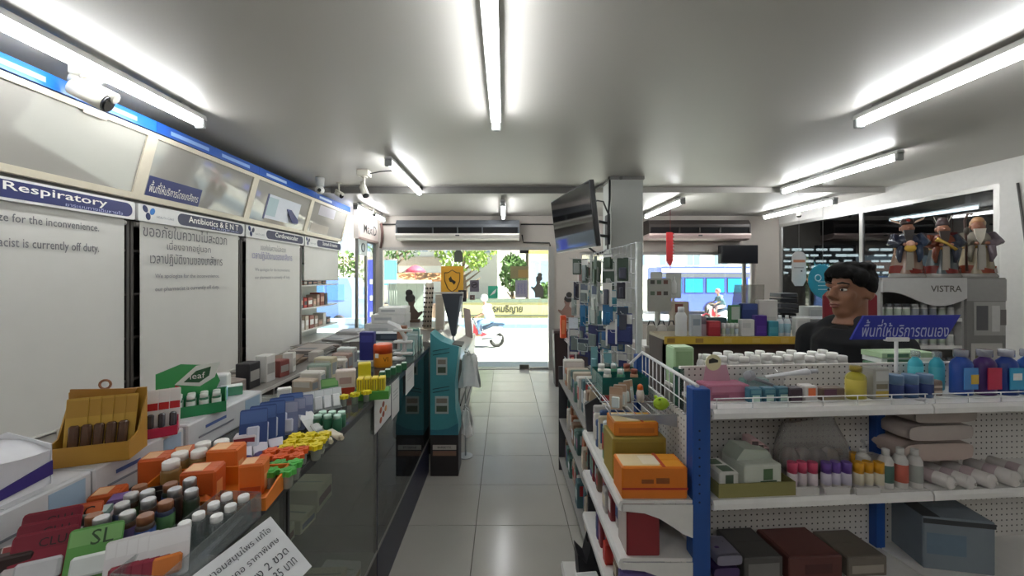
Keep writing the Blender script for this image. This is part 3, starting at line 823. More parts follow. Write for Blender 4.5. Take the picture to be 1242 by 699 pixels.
# white pack with purple wave lying on the carton
t = thing('tissue_pack', 'soft white pack with a purple wave on its side lying on the carton', 'pack', (-1.06, .70, TOPC))
m = MB()
m.grid(lambda u, v: (.085 - .004 * math.sin(v * 3), -.135 + .27 * u, .085 * v + .012 * math.sin(u * 5) * v), 10, 5)
m.grid(lambda u, v: (.085 - .19 * v, -.135 + .27 * u, .085 + .012 * math.sin(u * 5) + .028 * math.sin(v * 3.1) - .01 * v), 10, 5)
m.add([(.085, -.135, 0), (.085, .135, 0), (-.105, .135, 0), (-.105, -.135, 0)], [(0, 3, 2, 1)])
m.add([(-.105, -.135, 0), (-.105, .135, 0), (-.105, .135, .065), (-.105, -.135, .075)], [(0, 1, 2, 3)])
m.prism([(.085, 0), (-.105, 0), (-.105, .075), (-.01, .11), (.085, .085)], .133, .135, 'y')
m.build('wrapper', mat('#d9d9dc', .45), t)
MB().prism([(-.13, .012), (.0, .022), (.134, .05), (.134, .02), (.05, .012), (-.13, .004)], .0855, .088, 'x').build('purple_wave', mat('#3a2f7a', .5), t)
MB().prism([(-.05, .02), (.06, .07), (.0, .10), (-.09, .05)], -.055, .06, 'y').build('folded_flap', mat('#e2e2e4', .5), t)
# golden brown display box with hair clips
gb = tray('golden brown countertop display box of hanging charms', (-1.0, .955, TOPC), (.155, .085, .055), '#b3852f', .35, .003, front=.045, back=.155)
MB().prism([(-.077, .055), (.02, .055), (.06, .155), (-.07, .165)], .030, .034, 'y').build('back_print', mat('#a8762a', .5), gb)
MB().torus((-.005, .0355, .17), .011, .003, 'y', 14, 6).build('hang_ring', mat('#8a5a3a', .5), gb)
for k in range(5):
    card_pack('golden card with a dark charm in the brown display box', (-1.04 + .021 * k, .935 + .0085 * k, TOPC + .012), .042, .135, '#bd963c', '#5a4030', '#ad8432', .35, -.12 - .02 * k, 'charm cards in the brown display', bshape=(.45, .45), name='charm_card', cat='card')
# red display tray with nail products
rt = tray('red display tray with white and red cards on the carton', (-.985, 1.085, TOPC), (.11, .06, .03), '#b8274c', .62, .003, front=.026, back=.11)
MB().prism([(.04, .03), (.055, .03), (.055, .12), (.045, .125)], .031, .033, 'y').build('side_header', mat('#c02a3a', .5), rt)
for k in range(5):
    card_pack('white card with a red patch and black tube in the red tray', (-1.03 + .0195 * k, 1.057 + .014 * k, TOPC + .008), .03, .115, '#e2e2e2', '#4a4a50', '#dadada', .5, -.12, 'nail cards in the red tray', bshape=(.5, .35), name='nail_card', cat='card')
    pk = [o for o in C.objects if o.name.startswith('nail_card')][-1]
    MB().box(-.0135, .0135, -.0012, -.0001, .058, .078).build('red_patch', mat('#b8242c', .45), pk)
# green leaf display
gd = tray('green display tray with a leaf header on the white carton', (-1.02, 1.262, TOPC), (.185, .09, .045), '#2a8a55', .62, .003, front=.034, back=.06)
MB().prism([(-.092, .05), (.06, .05), (.075, .085), (.055, .14), (-.03, .155), (-.092, .13)], .041, .044, 'y').build('header_card', mat('#3c9a58', .5), gd)
MB().prism([(-.045, .09), (.02, .075), (.06, .10), (.075, .15), (.01, .145)], .0385, .041, 'y').build('white_leaf', mat('#dfe6dd', .5), gd)
MB().prism([(-.022, .095), (.018, .088), (.045, .108), (.05, .138), (.01, .128)], .0375, .0385, 'y').build('dark_leaf', mat('#2c5a3a', .5), gd)
text('leaf', WHITE, gd, (.014, .037, .112), FACE_CAM, .04, None)
k = 0
for i in range(5):
    for j in range(2):
        bottle('tiny green inhaler bottle with white cap in the leaf display', gd.matrix_basis @ Vector((-.066 + .033 * i, -.018 + .03 * j, .005)), .0125, .058, '#3d7d5c', '#e4e8e4', '#dfe8e0', 'jar', 'inhaler bottles in the leaf display', n=8)
# blue box with mirror rings, further boxes on the third carton
bb = tray('blue tray with round silver tins behind the leaf display', (-1.09, 1.385, TOPC), (.09, .05, .05), '#2f7fc0', .55, .003, back=.06)
for k in range(2):
    tt = thing('round_tin', 'round silver and dark tin standing in the blue tray', 'tin', bb.matrix_basis @ Vector((-.022 + .042 * k, 0, .003)), .55, 'round tins in the blue tray')
    MB().cyl((0, -.008, .04), (0, .008, .04), .0195, n=16).box(-.008, .008, -.008, .008, 0, .022).build('tin', mat('#8f9296' if k == 0 else '#3a3d44', .25, .6), tt)
    MB().cyl((0, -.0095, .04), (0, -.008, .04), .013, n=14).build('lid_print', mat('#c9cfd4', .3), tt)
box_item('pale blue box with dark windows on the white carton', (-1.04, 1.395, TOPC), (.07, .05, .04), '#8fb8cc', .6, panels=[('t', .05, .95, .55, .9, '#5a6a72'), ('f', .1, .9, .1, .5, '#b9d6e2')])
box_item('green and white box lying on the white carton', (-1.03, 1.462, TOPC), (.07, .045, .032), '#4f8f6c', .6, panels=[('t', 0.02, .98, .02, .98, '#dfe6e0')])
box_item('upright white tissue box at the end of the carton row', (-1.09, 1.485, TOPC), (.06, .05, .07), '#dcdcd8', .4, panels=[('f', .2, .8, .15, .4, '#c2c6c8')])
# orange boxes and capsule bottles
OP = [('t', .1, .6, .15, .85, '#e8b98a'), ('r', .15, .6, .15, .6, '#e6a468'), ('f', .1, .9, .12, .3, '#a8481c')]
otray = tray('orange cardboard tray hanging over the counter edge', (-.705, .935, ZC), (.30, .125, .042), '#d8761e', .12, .004, front=.03, back=.05)
ob = otray.matrix_basis
box_item('orange medicine box nearest the counter edge in the orange tray', ob @ Vector((.085, .02, .005)), (.055, .05, .075), ORG, .25, panels=OP, group='orange medicine boxes')
box_item('orange medicine box with pale top in the middle of the orange tray', ob @ Vector((-.02, .0, .005)), (.075, .055, .075), ORG2, .2, panels=OP, group='orange medicine boxes')
box_item('orange medicine box standing behind the orange tray', (-.742, 1.035, ZC), (.075, .055, .085), ORG, .15, panels=OP, group='orange medicine boxes')
box_item('low orange medicine box lying against the white carton', (-.9, 1.10, ZC), (.07, .06, .05), ORG2, .5, panels=OP, group='orange medicine boxes')
box_item('tall orange medicine box beside the capsule bottles', (-.882, .985, ZC), (.06, .055, .085), ORG2, .3, panels=OP, group='orange medicine boxes')
box_item('orange medicine box half hidden behind the small bottles', (-.905, .885, ZC), (.055, .05, .05), ORG2, .4, panels=OP, group='orange medicine boxes')
for k in range(4):
    t = thing('candy_pack', 'crinkled orange wrapped pack in the orange tray', 'pack', ob @ Vector((-.11 + .055 * (k % 3) + (.09 if k == 3 else 0), -.035 if k < 3 else -.03, .005)), .4 * k, 'wrapped packs in the orange tray')
    MB().grid(lambda u, v: (-.022 + .044 * u, -.014 + .028 * v, .026 * math.sin(PI * u) ** .6 * math.sin(PI * v) ** .6 + .002 * math.sin(19 * u + k) * math.sin(PI * v)), 8, 6).build('wrapper', mat('#c4631f', .2), t)
    MB().prism([(-.028, .001), (-.022, .001), (-.022, .010), (-.028, .014)], -.014, .014, 'y').prism([(.022, .001), (.028, .001), (.028, .014), (.022, .010)], -.014, .014, 'y').build('crimped_end', mat('#d9823a', .25), t)
for (x, y) in ((-.822, .955), (-.838, 1.0), (-.80, 1.015), (-.825, 1.06), (-.785, 1.075)):
    bottle('amber capsule bottle with a white screw lid', (x, y, ZC), .021, .085, '#8a6a3a', '#e9e6e0', None, 'jar', 'amber capsule bottles')
# dark little bottles with brown and silver caps
cl = ['#3a2c26', '#2c3550', '#2f3b2c', '#4a3020']
spots = [(-.80, .755), (-.775, .785), (-.765, .83), (-.735, .80), (-.715, .84), (-.70, .80), (-.75, .87), (-.79, .82), (-.715, .88), (-.81, .86), (-.675, .835), (-.735, .755), (-.70, .755), (-.77, .74)]
for k, (x, y) in enumerate(spots):
    if k in (0, 5, 6, 9, 12):
        bottle('small dark bottle with a copper brown cap among the silver capped ones', (x, y, ZC), .0155, .075, cl[k % 4], '#8a5a3c', ['#34508a', '#7c5a3a', '#4f7a4a'][k % 3], 'jar', 'small dark bottles on the counter', n=10)
    else:
        bottle('small dark bottle with a silver cap among the brown capped ones', (x, y, ZC), .0145, .08, cl[k % 4], '#b9b9b9', ['#2f3f6a', '#5a7a4a', '#6a5a8a'][k % 3] if k % 2 else None, 'jar', 'small dark bottles on the counter', n=10, capmetal=.7)
for k, (x, y, w, c, tp, lb) in enumerate(((-.875, .745, .055, '#7a4a34', '#8a9aa8', 'brown herbal box with grey blue top by the small bottles'), (-.845, .80, .05, '#5f7a72', '#9fb0ac', 'grey green herbal box with a white price tag by the small bottles'),
                                         (-.84, .855, .05, '#5a3f6e', '#6a4a86', 'purple herbal box with a white price tag by the small bottles'), (-.865, .685, .06, '#3c2d2a', '#4a3a36', 'dark brown herbal box beside the white carton'))):
    box_item(lb, (x, y, ZC), (w, .04, .055), c, .5, panels=[('t', .08, .92, .1, .9, tp), ('r', .15, .7, .45, .85, '#d8d0d4')])
t = tray('black open box behind the silver capped bottles', (-.80, .905, ZC), (.06, .03, .045), '#1d1b1c', .4, .003)
# clear acrylic tray with white capped vials
AC = glass('#eef2f2', .05, .02, haze=.12, key='acrylic')
at_ = tray('clear acrylic tray holding small vials with white caps', (-.60, .755, ZC + .001), (.095, .235, .05), '#ffffff', -.06, .003, material=AC, front=.045, back=.055)
for k, (dx, dy) in enumerate(((-.022, -.035), (-.02, -.005), (-.018, .025), (-.016, .06), (-.014, .093), (.024, .02), (.025, .055), (.027, .09))):
    bottle('clear glass vial with a round white cap in the acrylic tray', at_.matrix_basis @ Vector((dx, dy, .004)), .0125, .058, glass('#dfe6e6', .08, haze=.15), '#e6e4e2', None, 'jar', 'vials in the acrylic tray', n=10)
# white price card leaning on the counter front
pc = thing('price_card', 'white card with Thai handwriting propped over the near counter edge', 'sign', (-.433, .743, .876), 0, None, (R(-48), 0, R(78)))
MB().box(-.10, .09, -.002, .002, 0, .14).build('card', mat('#d3d5d6', .5), pc)
for k, s_ in enumerate(('ยาอมสมุนไพร แก้ไอ', 'ชุ่มคอ ราคาพิเศษ', 'เพียง 2 ขวด', 'ราคา 35 บาท')):
    text(s_, mat('#3a3c42', .6), pc, (.0 + .008 * k, -.0035, .118 - .027 * k), FACE_CAM, .14 - .015 * k, .018)
MB().bbox(-.112, -.097, -.006, .008, .115, .145, .003).build('clip', BLACK, pc)
# blister cards at the near end of the counter
def lean(label, px, py, w, h_, col, blis, hd, rz, tilt, words=None, group=None):
    q = S(px, py, ZC)
    return card_pack(label, (q.x, q.y, ZC + .002), w, h_, col, blis, hd, rz, tilt, group, words=words, bshape=(.7, .4))
for k in range(3):
    lean(['crimson sealed pack with a white window leaning at the near end', 'crimson pack tucked behind the first crimson pack', 'dark red pack at the back of the crimson packs'][k], 45 + 5 * k, 712 - 16 * k, .085, .085, '#8a2436', '#cfcfd2', '#7d1f30', .45, -.35, ('CLU', '#2a2022'))
lean('green sealed pack with a shiny white window beside the crimson packs', 108, 705, .075, .085, '#5f9a4c', '#dfe3e0', '#7fb06a', .45, -.4, ('SL', '#2f4a2a'))
lean('orange and white striped pack behind the green pack', 88, 668, .07, .08, '#c4552a', '#ded8d4', '#d06a3a', .45, -.4, ('SC', '#2a2a2a'))
lean('white pack with dark red letters at the very near end', 20, 716, .06, .07, '#cfc9c6', '#c4c0c0', '#a04a4a', .45, -.4, None)
for k in range(5):
    lean('white and red card with an orange picture fanned out in front', 150 + 13 * k, 716 - 3 * k, .06, .078, '#d9d6d6', '#d27a3a' if k == 4 else '#8a3040', '#e2e0e0', .55, -.45, None, 'fanned white and red cards')

# ================================================================ goods further along the counter
# blue toothpaste cards
for k in range(5):
    q = on(326 + 11 * k, 548 - 6.5 * k)
    card_pack('dark blue hanging card leaning in the row on the counter', (q.x - .05, q.y, ZC + .001), .075, .125, '#2c4a86', '#c9cfe0', '#4a6aa8', .45, -.32, 'dark blue cards on the counter', bshape=(.45, .5))
for k in range(3):
    q = on(372 + 9 * k, 530 - 5 * k)
    card_pack('grey blue printed card leaning behind the dark blue cards', (q.x - .075, q.y + .01, ZC + .001), .07, .11, '#7a84a8', '#d4d6e2', '#9aa0bc', .4, -.3, 'grey blue cards on the counter', bshape=(.6, .4))
for k in range(3):
    q = on(312 + 19 * k, 557 - 6 * k)
    tube_pack('white squeeze tube with a purple band lying on the counter', (q.x - .06, q.y + .03, ZC + .022), .11, .017, '#dcd9e2', '#cfccd8', (R(115), 0, R(38)), 'white squeeze tubes', '#5a4a86')
q = on(290, 552); box_item('white box with a dark red side beside the squeeze tubes', (q.x, q.y + .03, ZC), (.06, .04, .05), '#d2ccd0', .4, panels=[('r', .1, .9, .2, .9, '#8a2f3c'), ('f', .05, .95, .4, .9, '#8a2f3c')])
def flower_cap(label, q, col, group, body='#b9bdb4'):
    t = thing('small_jar', label, 'jar', q, random.uniform(0, 1), group)
    MB().lathe([(.012, 0), (.0135, .002), (.0135, .03), (.011, .033)], n=10).build('jar_body', glass('#dfe6dc', .07, haze=.4, hazecol=body), t)
    pts = []
    for i in range(24):
        a = 2 * PI * i / 24; r_ = .0185 + .0035 * math.cos(6 * a); pts.append((r_ * math.cos(a), r_ * math.sin(a)))
    MB().prism(pts, .033, .046, 'z').build('scalloped_lid', mat(col, .35), t)
    MB().lathe([(.009, .046), (.010, .0465), (.009, .048)], n=10).build('lid_boss', mat(col, .35), t)
def cluster(label, px, py, n1, n2, col, group, dx=.043, dy=.043, a=.3):
    q = on(px, py)
    for i in range(n1):
        for j in range(n2):
            v = Matrix.Rotation(a, 3, 'Z') @ Vector((dx * i, dy * j, 0))
            flower_cap(label, (q.x + v.x - dx * n1 / 2, q.y + v.y, ZC), col, group)
cluster('small jar with a scalloped yellow lid on the counter', 372, 560, 3, 3, '#e2cc1e', 'yellow lidded jars', .041, .041, .15)
cluster('small jar with a scalloped orange lid on the counter', 348, 574, 3, 2, '#e0602a', 'orange lidded jars', .041, .041, .15)
cluster('small jar with a scalloped green lid on the counter edge', 348, 592, 2, 2, '#4fb04a', 'green lidded jars', .041, .041, .1)
q = on(398, 525)
for i in range(3):
    for j in range(2):
        bottle('small green bottle with a pale mint cap on the counter', (q.x - .045 + .034 * i, q.y + .02 + .036 * j, ZC), .0155, .055, '#2f6a4c', '#bfe0cf', None, 'jar', 'mint capped bottles', n=10)
q = on(398, 540)
for k in range(4):
    tube_pack('cream roll on stick lying near the counter edge', (q.x - .10 + .022 * k, q.y - .015 + .03 * k, ZC + .018), .075, .0125, '#e0d6c2', '#d9cdb4', (R(100), 0, R(60)), 'cream roll on sticks', None, 'roll_on_stick', 'stick')
q = on(385, 530); card_pack('white long card with a grey wave lying by the mint capped bottles', (q.x + .0, q.y + .015, ZC + .003), .05, .12, '#dfe0dc', '#c9cbc8', '#e6e6e4', .9, -1.15, None, bshape=(.6, .3))
q = on(392, 505)
for k in range(4):
    card_pack('grey and silver pack leaning behind the mint capped bottles', (q.x - .065 + .026 * k, q.y + .02 + .022 * k, ZC + .001), .05, .085, '#a9b0b0', '#d9dcdc', '#cfd4d4', .6, -.35, 'grey silver packs on the counter', bshape=(.6, .6))
q = on(352, 505); box_item('white upright packet with a green letter above a yellow card', (q.x - .04, q.y + .03, ZC), (.05, .03, .10), '#dcdcd6', .5, panels=[('f', .3, .7, .55, .8, '#5a7a4a'), ('f', 0, 1, 0, .3, '#d6bc3a')])
q = on(413, 487); card_pack('green leaflet with a red flower beside the boxed flower tea', (q.x - .04, q.y, ZC + .001), .07, .10, '#3f7a3c', '#c2542a', '#6fa05a', .6, -.5, None, bshape=(.4, .3))
q = on(416, 482); box_item('white box with a red flower print on the counter', (q.x, q.y + .03, ZC), (.085, .05, .115), '#d6c8c0', .35, panels=[('f', .05, .95, .05, .35, '#c4402a'), ('f', .2, .8, .5, .75, '#b89a94'), ('r', .2, .8, .3, .7, '#5a4a44')])
q = on(446, 470); box_item('tall yellow box behind the striped yellow boxes', (q.x - .03, q.y + .04, ZC), (.06, .05, .11), '#d9c81e', .35, panels=[('f', .1, .9, .2, .5, '#e8dc4a')])
q = on(447, 483)
for k in range(4):
    box_item('yellow box with dark stripes standing in a row', (q.x - .035 + .03 * k, q.y + .0 + .006 * k, ZC + .035), (.027, .05, .055), '#dcc422', .2, group='striped yellow boxes', panels=[('f', .2, .35, .1, .9, '#8a7a20'), ('f', .6, .75, .1, .9, '#8a7a20')])
gt = tray('green tray carrying the striped yellow boxes', (q.x + .012, q.y + .012, ZC), (.15, .085, .034), '#4f9a3c', .2, .003)
MB().box(-.07, .07, -.038, .038, .003, .0345).build('packing_block', mat('#5aa04a', .6), gt)
for k in range(3):
    qq = on(420 + 14 * k, 495 - 3 * k)
    flower_cap('small jar with a scalloped yellow lid beside the green tray', (qq.x - .02, qq.y + .02, ZC), '#e2d02a', 'yellow lidded jars by the green tray')
q = on(461, 447); bottle('orange plastic jar with a red lid on the counter', (q.x, q.y + .055, ZC), .055, .135, '#e2901e', '#d8501e', None, 'cap2', None, 'vitamin_jar', 'jar')
jar = C.objects[-1]
vj = [o for o in C.objects if o.name.startswith('vitamin_jar')][0]
text('VI', mat('#6a3a10', .5), vj, (.03, -.0475, .05), (PI / 2, 0, .5), .03, None); MB().box(-.03, -.01, -.0535, -.049, .06, .085).build('sticker', WHITE, vj)
q = on(442, 447); box_item('tall navy blue box standing behind the orange jar', (q.x - .015, q.y + .1, ZC), (.085, .06, .20), '#262a72', .1, panels=[('f', .1, .9, .7, .9, '#3a3f8a')])
# small green and white boxes by the navy box, leaflet stands hanging on the counter front
for k in range(5):
    q = on(452 + 7 * k, 462 - 3 * k)
    box_item('small dark green and white box in the row behind the striped boxes', (q.x + .04, q.y + .03, ZC), (.03, .04, .04), '#2f6a44', .2, group='small green boxes on the counter', panels=[('t', .1, .9, .1, .9, '#d4ddd4')])
for (px0, px1, py0, py1, lb, pic) in ((454, 474, 476, 528, 'white leaflet with a food photo taped over the counter glass', True), (475, 484, 462, 510, 'plain white sheet taped over the counter glass', False), (492, 502, 447, 480, 'white notice taped on the dark navy counter', False)):
    xf = -.5755 + (.004 if px0 < 480 else .003)
    y0, y1 = xf * F / (px0 - VX), xf * F / (px1 - VX)
    ym = (y0 + y1) / 2; z1 = min(ZW(py0, y0), .955); z0 = ZW(py1, y0)
    t = thing('taped_leaflet', lb, 'leaflet', (xf, y0, z0))
    MB().box(-.0008, .0008, 0, y1 - y0, 0, z1 - z0).build('sheet', mat('#d6d6d2', .55), t)
    if pic:
        for k in range(5): MB().ball((.0015, (y1 - y0) * (.35 + .15 * (k % 3)), (z1 - z0) * (.22 + .1 * k)), .0012, .018, .014).build('food_print', mat(['#b5562a', '#8a3a22', '#c98a4a'][k % 3], .5), t)
    else:
        for k in range(3): MB().box(.0008, .0012, (y1 - y0) * .2, (y1 - y0) * .8, (z1 - z0) * (.5 + .1 * k), (z1 - z0) * (.52 + .1 * k)).build('text_line', mat('#9a9a98', .6), t)
# ================================================================ white shop shelving (gondolas)
SH = mat('#d9d7d3', .38); BLU = mat('#1e4a92', .4); PEGX = pegboard_mat(0); PEGY = pegboard_mat(1)
GA = R(4)
GO = Vector((.695, 1.3, 0))
def GW(x, y, z): return GO + Matrix.Rotation(GA, 3, 'Z') @ Vector((x, y, z))
g = thing('gondola_shelf', 'white pegboard gondola shelf with blue posts facing the near side', 'shelf unit', GO, GA)
S1, S2, S3 = 1.052, .748, .43
BAY = .8
MB().box(0, 2 * BAY, .2, .215, .1, 1.149).build('pegboard_panel', PEGX, g)
for k in range(2):
    x0 = BAY * k
    for z in (S1, S2, S3, .1):
        MB().box(x0 + .004, x0 + BAY - .004, .004, .2, z - .012, z).build('shelf_board', SH, g)
        MB().prism([(0, z - .034), (.004, z - .036), (.004, z), (-.003, z + .001), (-.009, z - .012), (-.009, z - .030)], x0 + .003, x0 + BAY - .003, 'x').build('price_rail', mat('#e3e2df', .25), g)
    MB().box(x0 + .004, x0 + BAY - .004, .215, .34, 1.048, 1.06).build('rear_shelf', SH, g)
    MB().box(x0 + .004, x0 + BAY - .004, .215, .34, .10, .112).build('rear_shelf', SH, g)
    MB().box(x0, x0 + BAY, .01, .335, 0, .088).build('plinth', mat('#b8b6b2', .5), g)
    MB().box(x0 + .004, x0 + BAY - .004, .336, .342, .112, 1.048).build('rear_panel', SH, g)
    # wire guard along the shelf front
    w = MB()
    for zz in (.018, .034): w.cyl((x0 + .01, .004, S1 + zz), (x0 + BAY - .01, .004, S1 + zz), .0022, n=5)
    for i in range(7): w.cyl((x0 + .02 + i * .127, .004, S1), (x0 + .02 + i * .127, .004, S1 + .034), .0018, n=5)
    w.build('wire_guard', WIRE, g)
for k, x in enumerate((BAY, 2 * BAY)):
    MB().box(x - .018, x + .018, .17, .2, 0, S1 - .013).build('upright_post', BLU, g)
    for z in (S1, S2, S3):
        MB().prism([(.008, z - .014), (.17, z - .014), (.17, z - .075), (.08, z - .05), (.03, z - .03), (.008, z - .028)], x - .0015, x + .0015, 'x').build('shelf_bracket', SH, g)
MB().box(-.01, .015, .2, .24, .1, 1.14).build('rear_post', mat('#1f4a3c', .4), g)

# gondola along the aisle
a = thing('aisle_shelf', 'white aisle gondola shelf ending in a blue post with a wire fence on top', 'shelf unit', (0, 1.3, 0))
AL = .60
MB().bbox(.632, .692, 0, .05, 0, 1.12, .003).build('upright_post', BLU, a)
for k in range(9): MB().cyl((.654, -.0006, .98 - .03 * k), (.654, .002, .98 - .03 * k), .0035, n=8).build('post_hole', mat('#0d1c3a', .6), a)
MB().bbox(.632, .692, AL - .05, AL, 0, 1.12, .003).build('upright_post', BLU, a)
MB().box(.650, .662, .05, AL - .05, .1, 1.0).build('pegboard_panel', PEGY, a)
for (z, xf) in ((.745, .392), (.55, .392), (.345, .392), (.1, .285)):
    MB().box(xf + .004, .65, .004, AL, z - .012, z).build('shelf_board', SH, a)
    MB().prism([(xf + .004, z - .036), (xf + .004, z), (xf - .003, z + .001), (xf - .010, z - .012), (xf - .010, z - .030), (xf, z - .034)], 0, AL, 'y').build('price_rail', mat('#e3e2df', .25), a)
    if z > .2:
        for yy in (0, AL - .003):
            pts = [(xf, z - .013), (.632, z - .013), (.632, z - .125), (.60, z - .112), (.565, z - .088), (.52, z - .06), (.47, z - .042), (.41, z - .036), (xf, z - .036)]
            MB().prism(pts, yy, yy + .003, 'y').build('shelf_bracket', SH, a)
MB().box(.30, .64, .01, AL - .01, 0, .088).build('plinth', mat('#b8b6b2', .5), a)
w = MB()
w.tube([(.657, .02, 1.125), (.657, .55, 1.135)], .007, 8); w.tube([(.657, .02, .96), (.657, .55, .97)], .003, 6); w.tube([(.657, .02, 1.04), (.657, .55, 1.05)], .0025, 6)
for i in range(13): w.cyl((.657, .03 + i * .043, .955), (.657, .03 + i * .043, 1.13), .0022, n=5)
w.tube([(.657, .55, 1.135), (.55, .56, 1.03), (.50, .56, .98)], .006, 8)
w.build('wire_fence', WIRE, a)
ws = MB()
for i in range(9): ws.cyl((.40 + .03 * i, .15, .98), (.40 + .03 * i, .585, .98), .002, n=5)
for yy in (.15, .30, .45, .585): ws.cyl((.395, yy, .98), (.65, yy, .98), .0028, n=5)
ws.cyl((.395, .15, 1.01), (.395, .585, 1.01), .0028, n=5)
for yy in (.15, .30, .45, .585): ws.cyl((.395, yy, .98), (.395, yy, 1.01), .0022, n=5)
ws.build('wire_tray', STEEL, a)
for yy in (.16, .57): MB().prism([(.42, .975), (.65, .975), (.65, .93)], yy, yy + .003, 'y').build('tray_bracket', STEEL, a)

# ---------------------------------------------------------------- goods on the top shelf of the near gondola
def gs(px, py, z): return S(px, py, z)
q = gs(886, 486, S1)
t = box_item('pink carton tray with a round cream badge card on the top shelf', (q.x - .01, q.y + .035, S1), (.16, .075, .055), '#a8657c', GA, 'pink_display_box', 'display box', None, [('f', .1, .9, .55, .9, '#b97a90'), ('f', .1, .5, .15, .4, '#8f4f66')])
MB().prism([(-.06, .055), (.045, .055), (.03, .115), (-.05, .115)], .02, .023, 'y').build('pink_card', mat('#c49aa8', .5), t)
MB().cyl((-.022, .018, .125), (-.022, .0215, .125), .03, n=20).build('round_badge', mat('#d8d2a8', .5), t)
MB().prism([(-.04, .122), (-.005, .126), (-.005, .134), (-.025, .142), (-.04, .136)], .0165, .018, 'y').build('badge_print', mat('#2a2a26', .5), t)
for k in range(3):
    q = gs(918 + 17 * k, 490 - .7 * k, S1)
    box_item('blue green box with a pale round print in a row of three', (q.x, q.y + .02, S1), (.045, .03, .05), '#3a6d80', GA, group='blue green boxes in a row', panels=[('f', .2, .8, .1, .55, '#b9d2c4'), ('f', .1, .9, .68, .9, '#5a8a94')])
q = gs(950, 484, S1); box_item('light teal flat box lying behind the three blue green boxes', (q.x - .05, q.y + .09, S1), (.10, .04, .05), '#8fb5ae', GA, panels=[('t', .1, .9, .1, .9, '#a9c9c2')])
q = gs(966, 489, S1); box_item('dark plum box on the top shelf', (q.x, q.y + .02, S1), (.048, .04, .05), '#3a2a35', GA, panels=[('f', .1, .9, .2, .5, '#54404e')])
q = gs(984, 488, S1); box_item('white box with an orange square on the top shelf', (q.x, q.y + .02, S1), (.05, .04, .055), '#bfbab6', GA, panels=[('f', .25, .8, .35, .9, '#d86a3c')])
q = gs(1012, 487, S1); box_item('low brown and violet box under the silver tube', (q.x, q.y + .022, S1), (.085, .04, .045), '#6a5648', GA, panels=[('f', .05, .6, .4, .95, '#5a3448'), ('f', .05, .95, .05, .3, '#8d8060')])
q = gs(990, 480, S1)
tube_pack('long silver tube lying across the boxes on the top shelf', GW(.255, .085, S1 + .085), .16, .012, '#c9c9cc', '#b5b5ba', (R(78), R(0), R(70)), None, None, 'silver_tube')
t = thing('plastic_bag', 'crumpled clear plastic bag of brushes on the top shelf', 'bag', GW(.31, .145, S1))
MB().grid(lambda u, v: (-.07 + .14 * u + .006 * math.sin(9 * v), .02 * math.sin(PI * u) * math.sin(PI * v) * -1 + .004 * math.sin(17 * u + 3 * v), .10 * v * (1 - .25 * abs(u - .4)) + .004 * math.sin(11 * u)), 14, 8).build('film', glass('#f0f0f2', .12, .05, .18), t)
MB().cyl((-.05, .012, .06), (.06, .012, .02), .006, n=8).build('brush_handle', mat('#8d9096', .3), t)
MB().ball((-.06, .012, .068), .024, .014, .02).build('brush_head', mat('#9a9da2', .6), t)
q = gs(1047, 487, S1); bottle('square yellow oil bottle with golden cap on the top shelf', (q.x, q.y + .03, S1), .034, .12, '#a99f2e', '#8d7a2a', '#c2b24a', 'flask', None, 'oil_bottle', rz=GA, sy=.75, n=8)
q = gs(1071, 486, S1); box_item('clear and silver gift box next to the yellow bottle', (q.x, q.y + .03, S1), (.06, .05, .115), '#a6a59e', GA, panels=[('f', .15, .85, .35, .5, '#77705e'), ('f', .1, .9, .1, .28, '#b8a04a'), ('f', .1, .9, .6, .9, '#bdbfbd')], rough=.2)
for k in range(3):
    q = gs(1094 + 18 * k, 485 - .6 * k, S1)
    bottle('blue grey round jar with a dark blue band in a row of three', (q.x, q.y + .024, S1), .0235, .085, '#44618a', '#5a7898', '#2c3f78', 'cap', 'blue jars on the top shelf', 'cream_jar', 'jar')
q = gs(1140, 482, S1); box_item('small brown striped box beside the blue jars', (q.x + .01, q.y + .03, S1), (.04, .03, .055), '#7d6a62', GA, panels=[('f', .1, .9, .2, .35, '#c9b8a8'), ('f', .1, .9, .55, .7, '#c9b8a8')])
for k in range(2):
    q = gs(1134 + 21 * k, 478, S1)
    bottle('turquoise mouthwash bottle with a clear cap behind the blue jars', (q.x + (.0 if k == 0 else .008), q.y + .07 - .01 * k, S1), .026, .15, '#3fb6c9', glass('#e2ecec', .1, haze=.3), '#5ac4d2', 'flask', 'turquoise bottles on the top shelf', 'mouthwash_bottle', sy=.7)
for k, (px, c, l1, lb) in enumerate(((1178, '#274a9a', '#4a86c4', 'large blue mouthwash bottle with a yellow label patch'), (1207, '#4a2a6a', '#c02a4a', 'large purple mouthwash bottle with a red label'),
                                     (1234, '#243f8a', '#3aa0c9', 'large dark blue mouthwash bottle with a turquoise label'), (1262, '#2a5aa8', '#2f9ac9', 'large bright blue mouthwash bottle at the end of the row'))):
    q = gs(px, 482, S1)
    b = bottle(lb, (q.x + .01, q.y + .04, S1), .039, .17, c, glass('#cfd0e2', .1, haze=.35), None, 'flask', 'large mouthwash bottles', 'mouthwash_bottle', rz=GA, sy=.7, n=12)
    MB().box(-.026, .03, -.0295, -.0265, .025, .105).build('front_label', mat(l1, .4), b)
    if k == 0: MB().box(.0, .03, -.031, -.0295, .045, .08).build('yellow_patch', mat('#d8b03a', .4), b)
    if k == 2: MB().box(-.015, .02, -.031, -.0295, .06, .085).build('white_patch', WHITE, b)
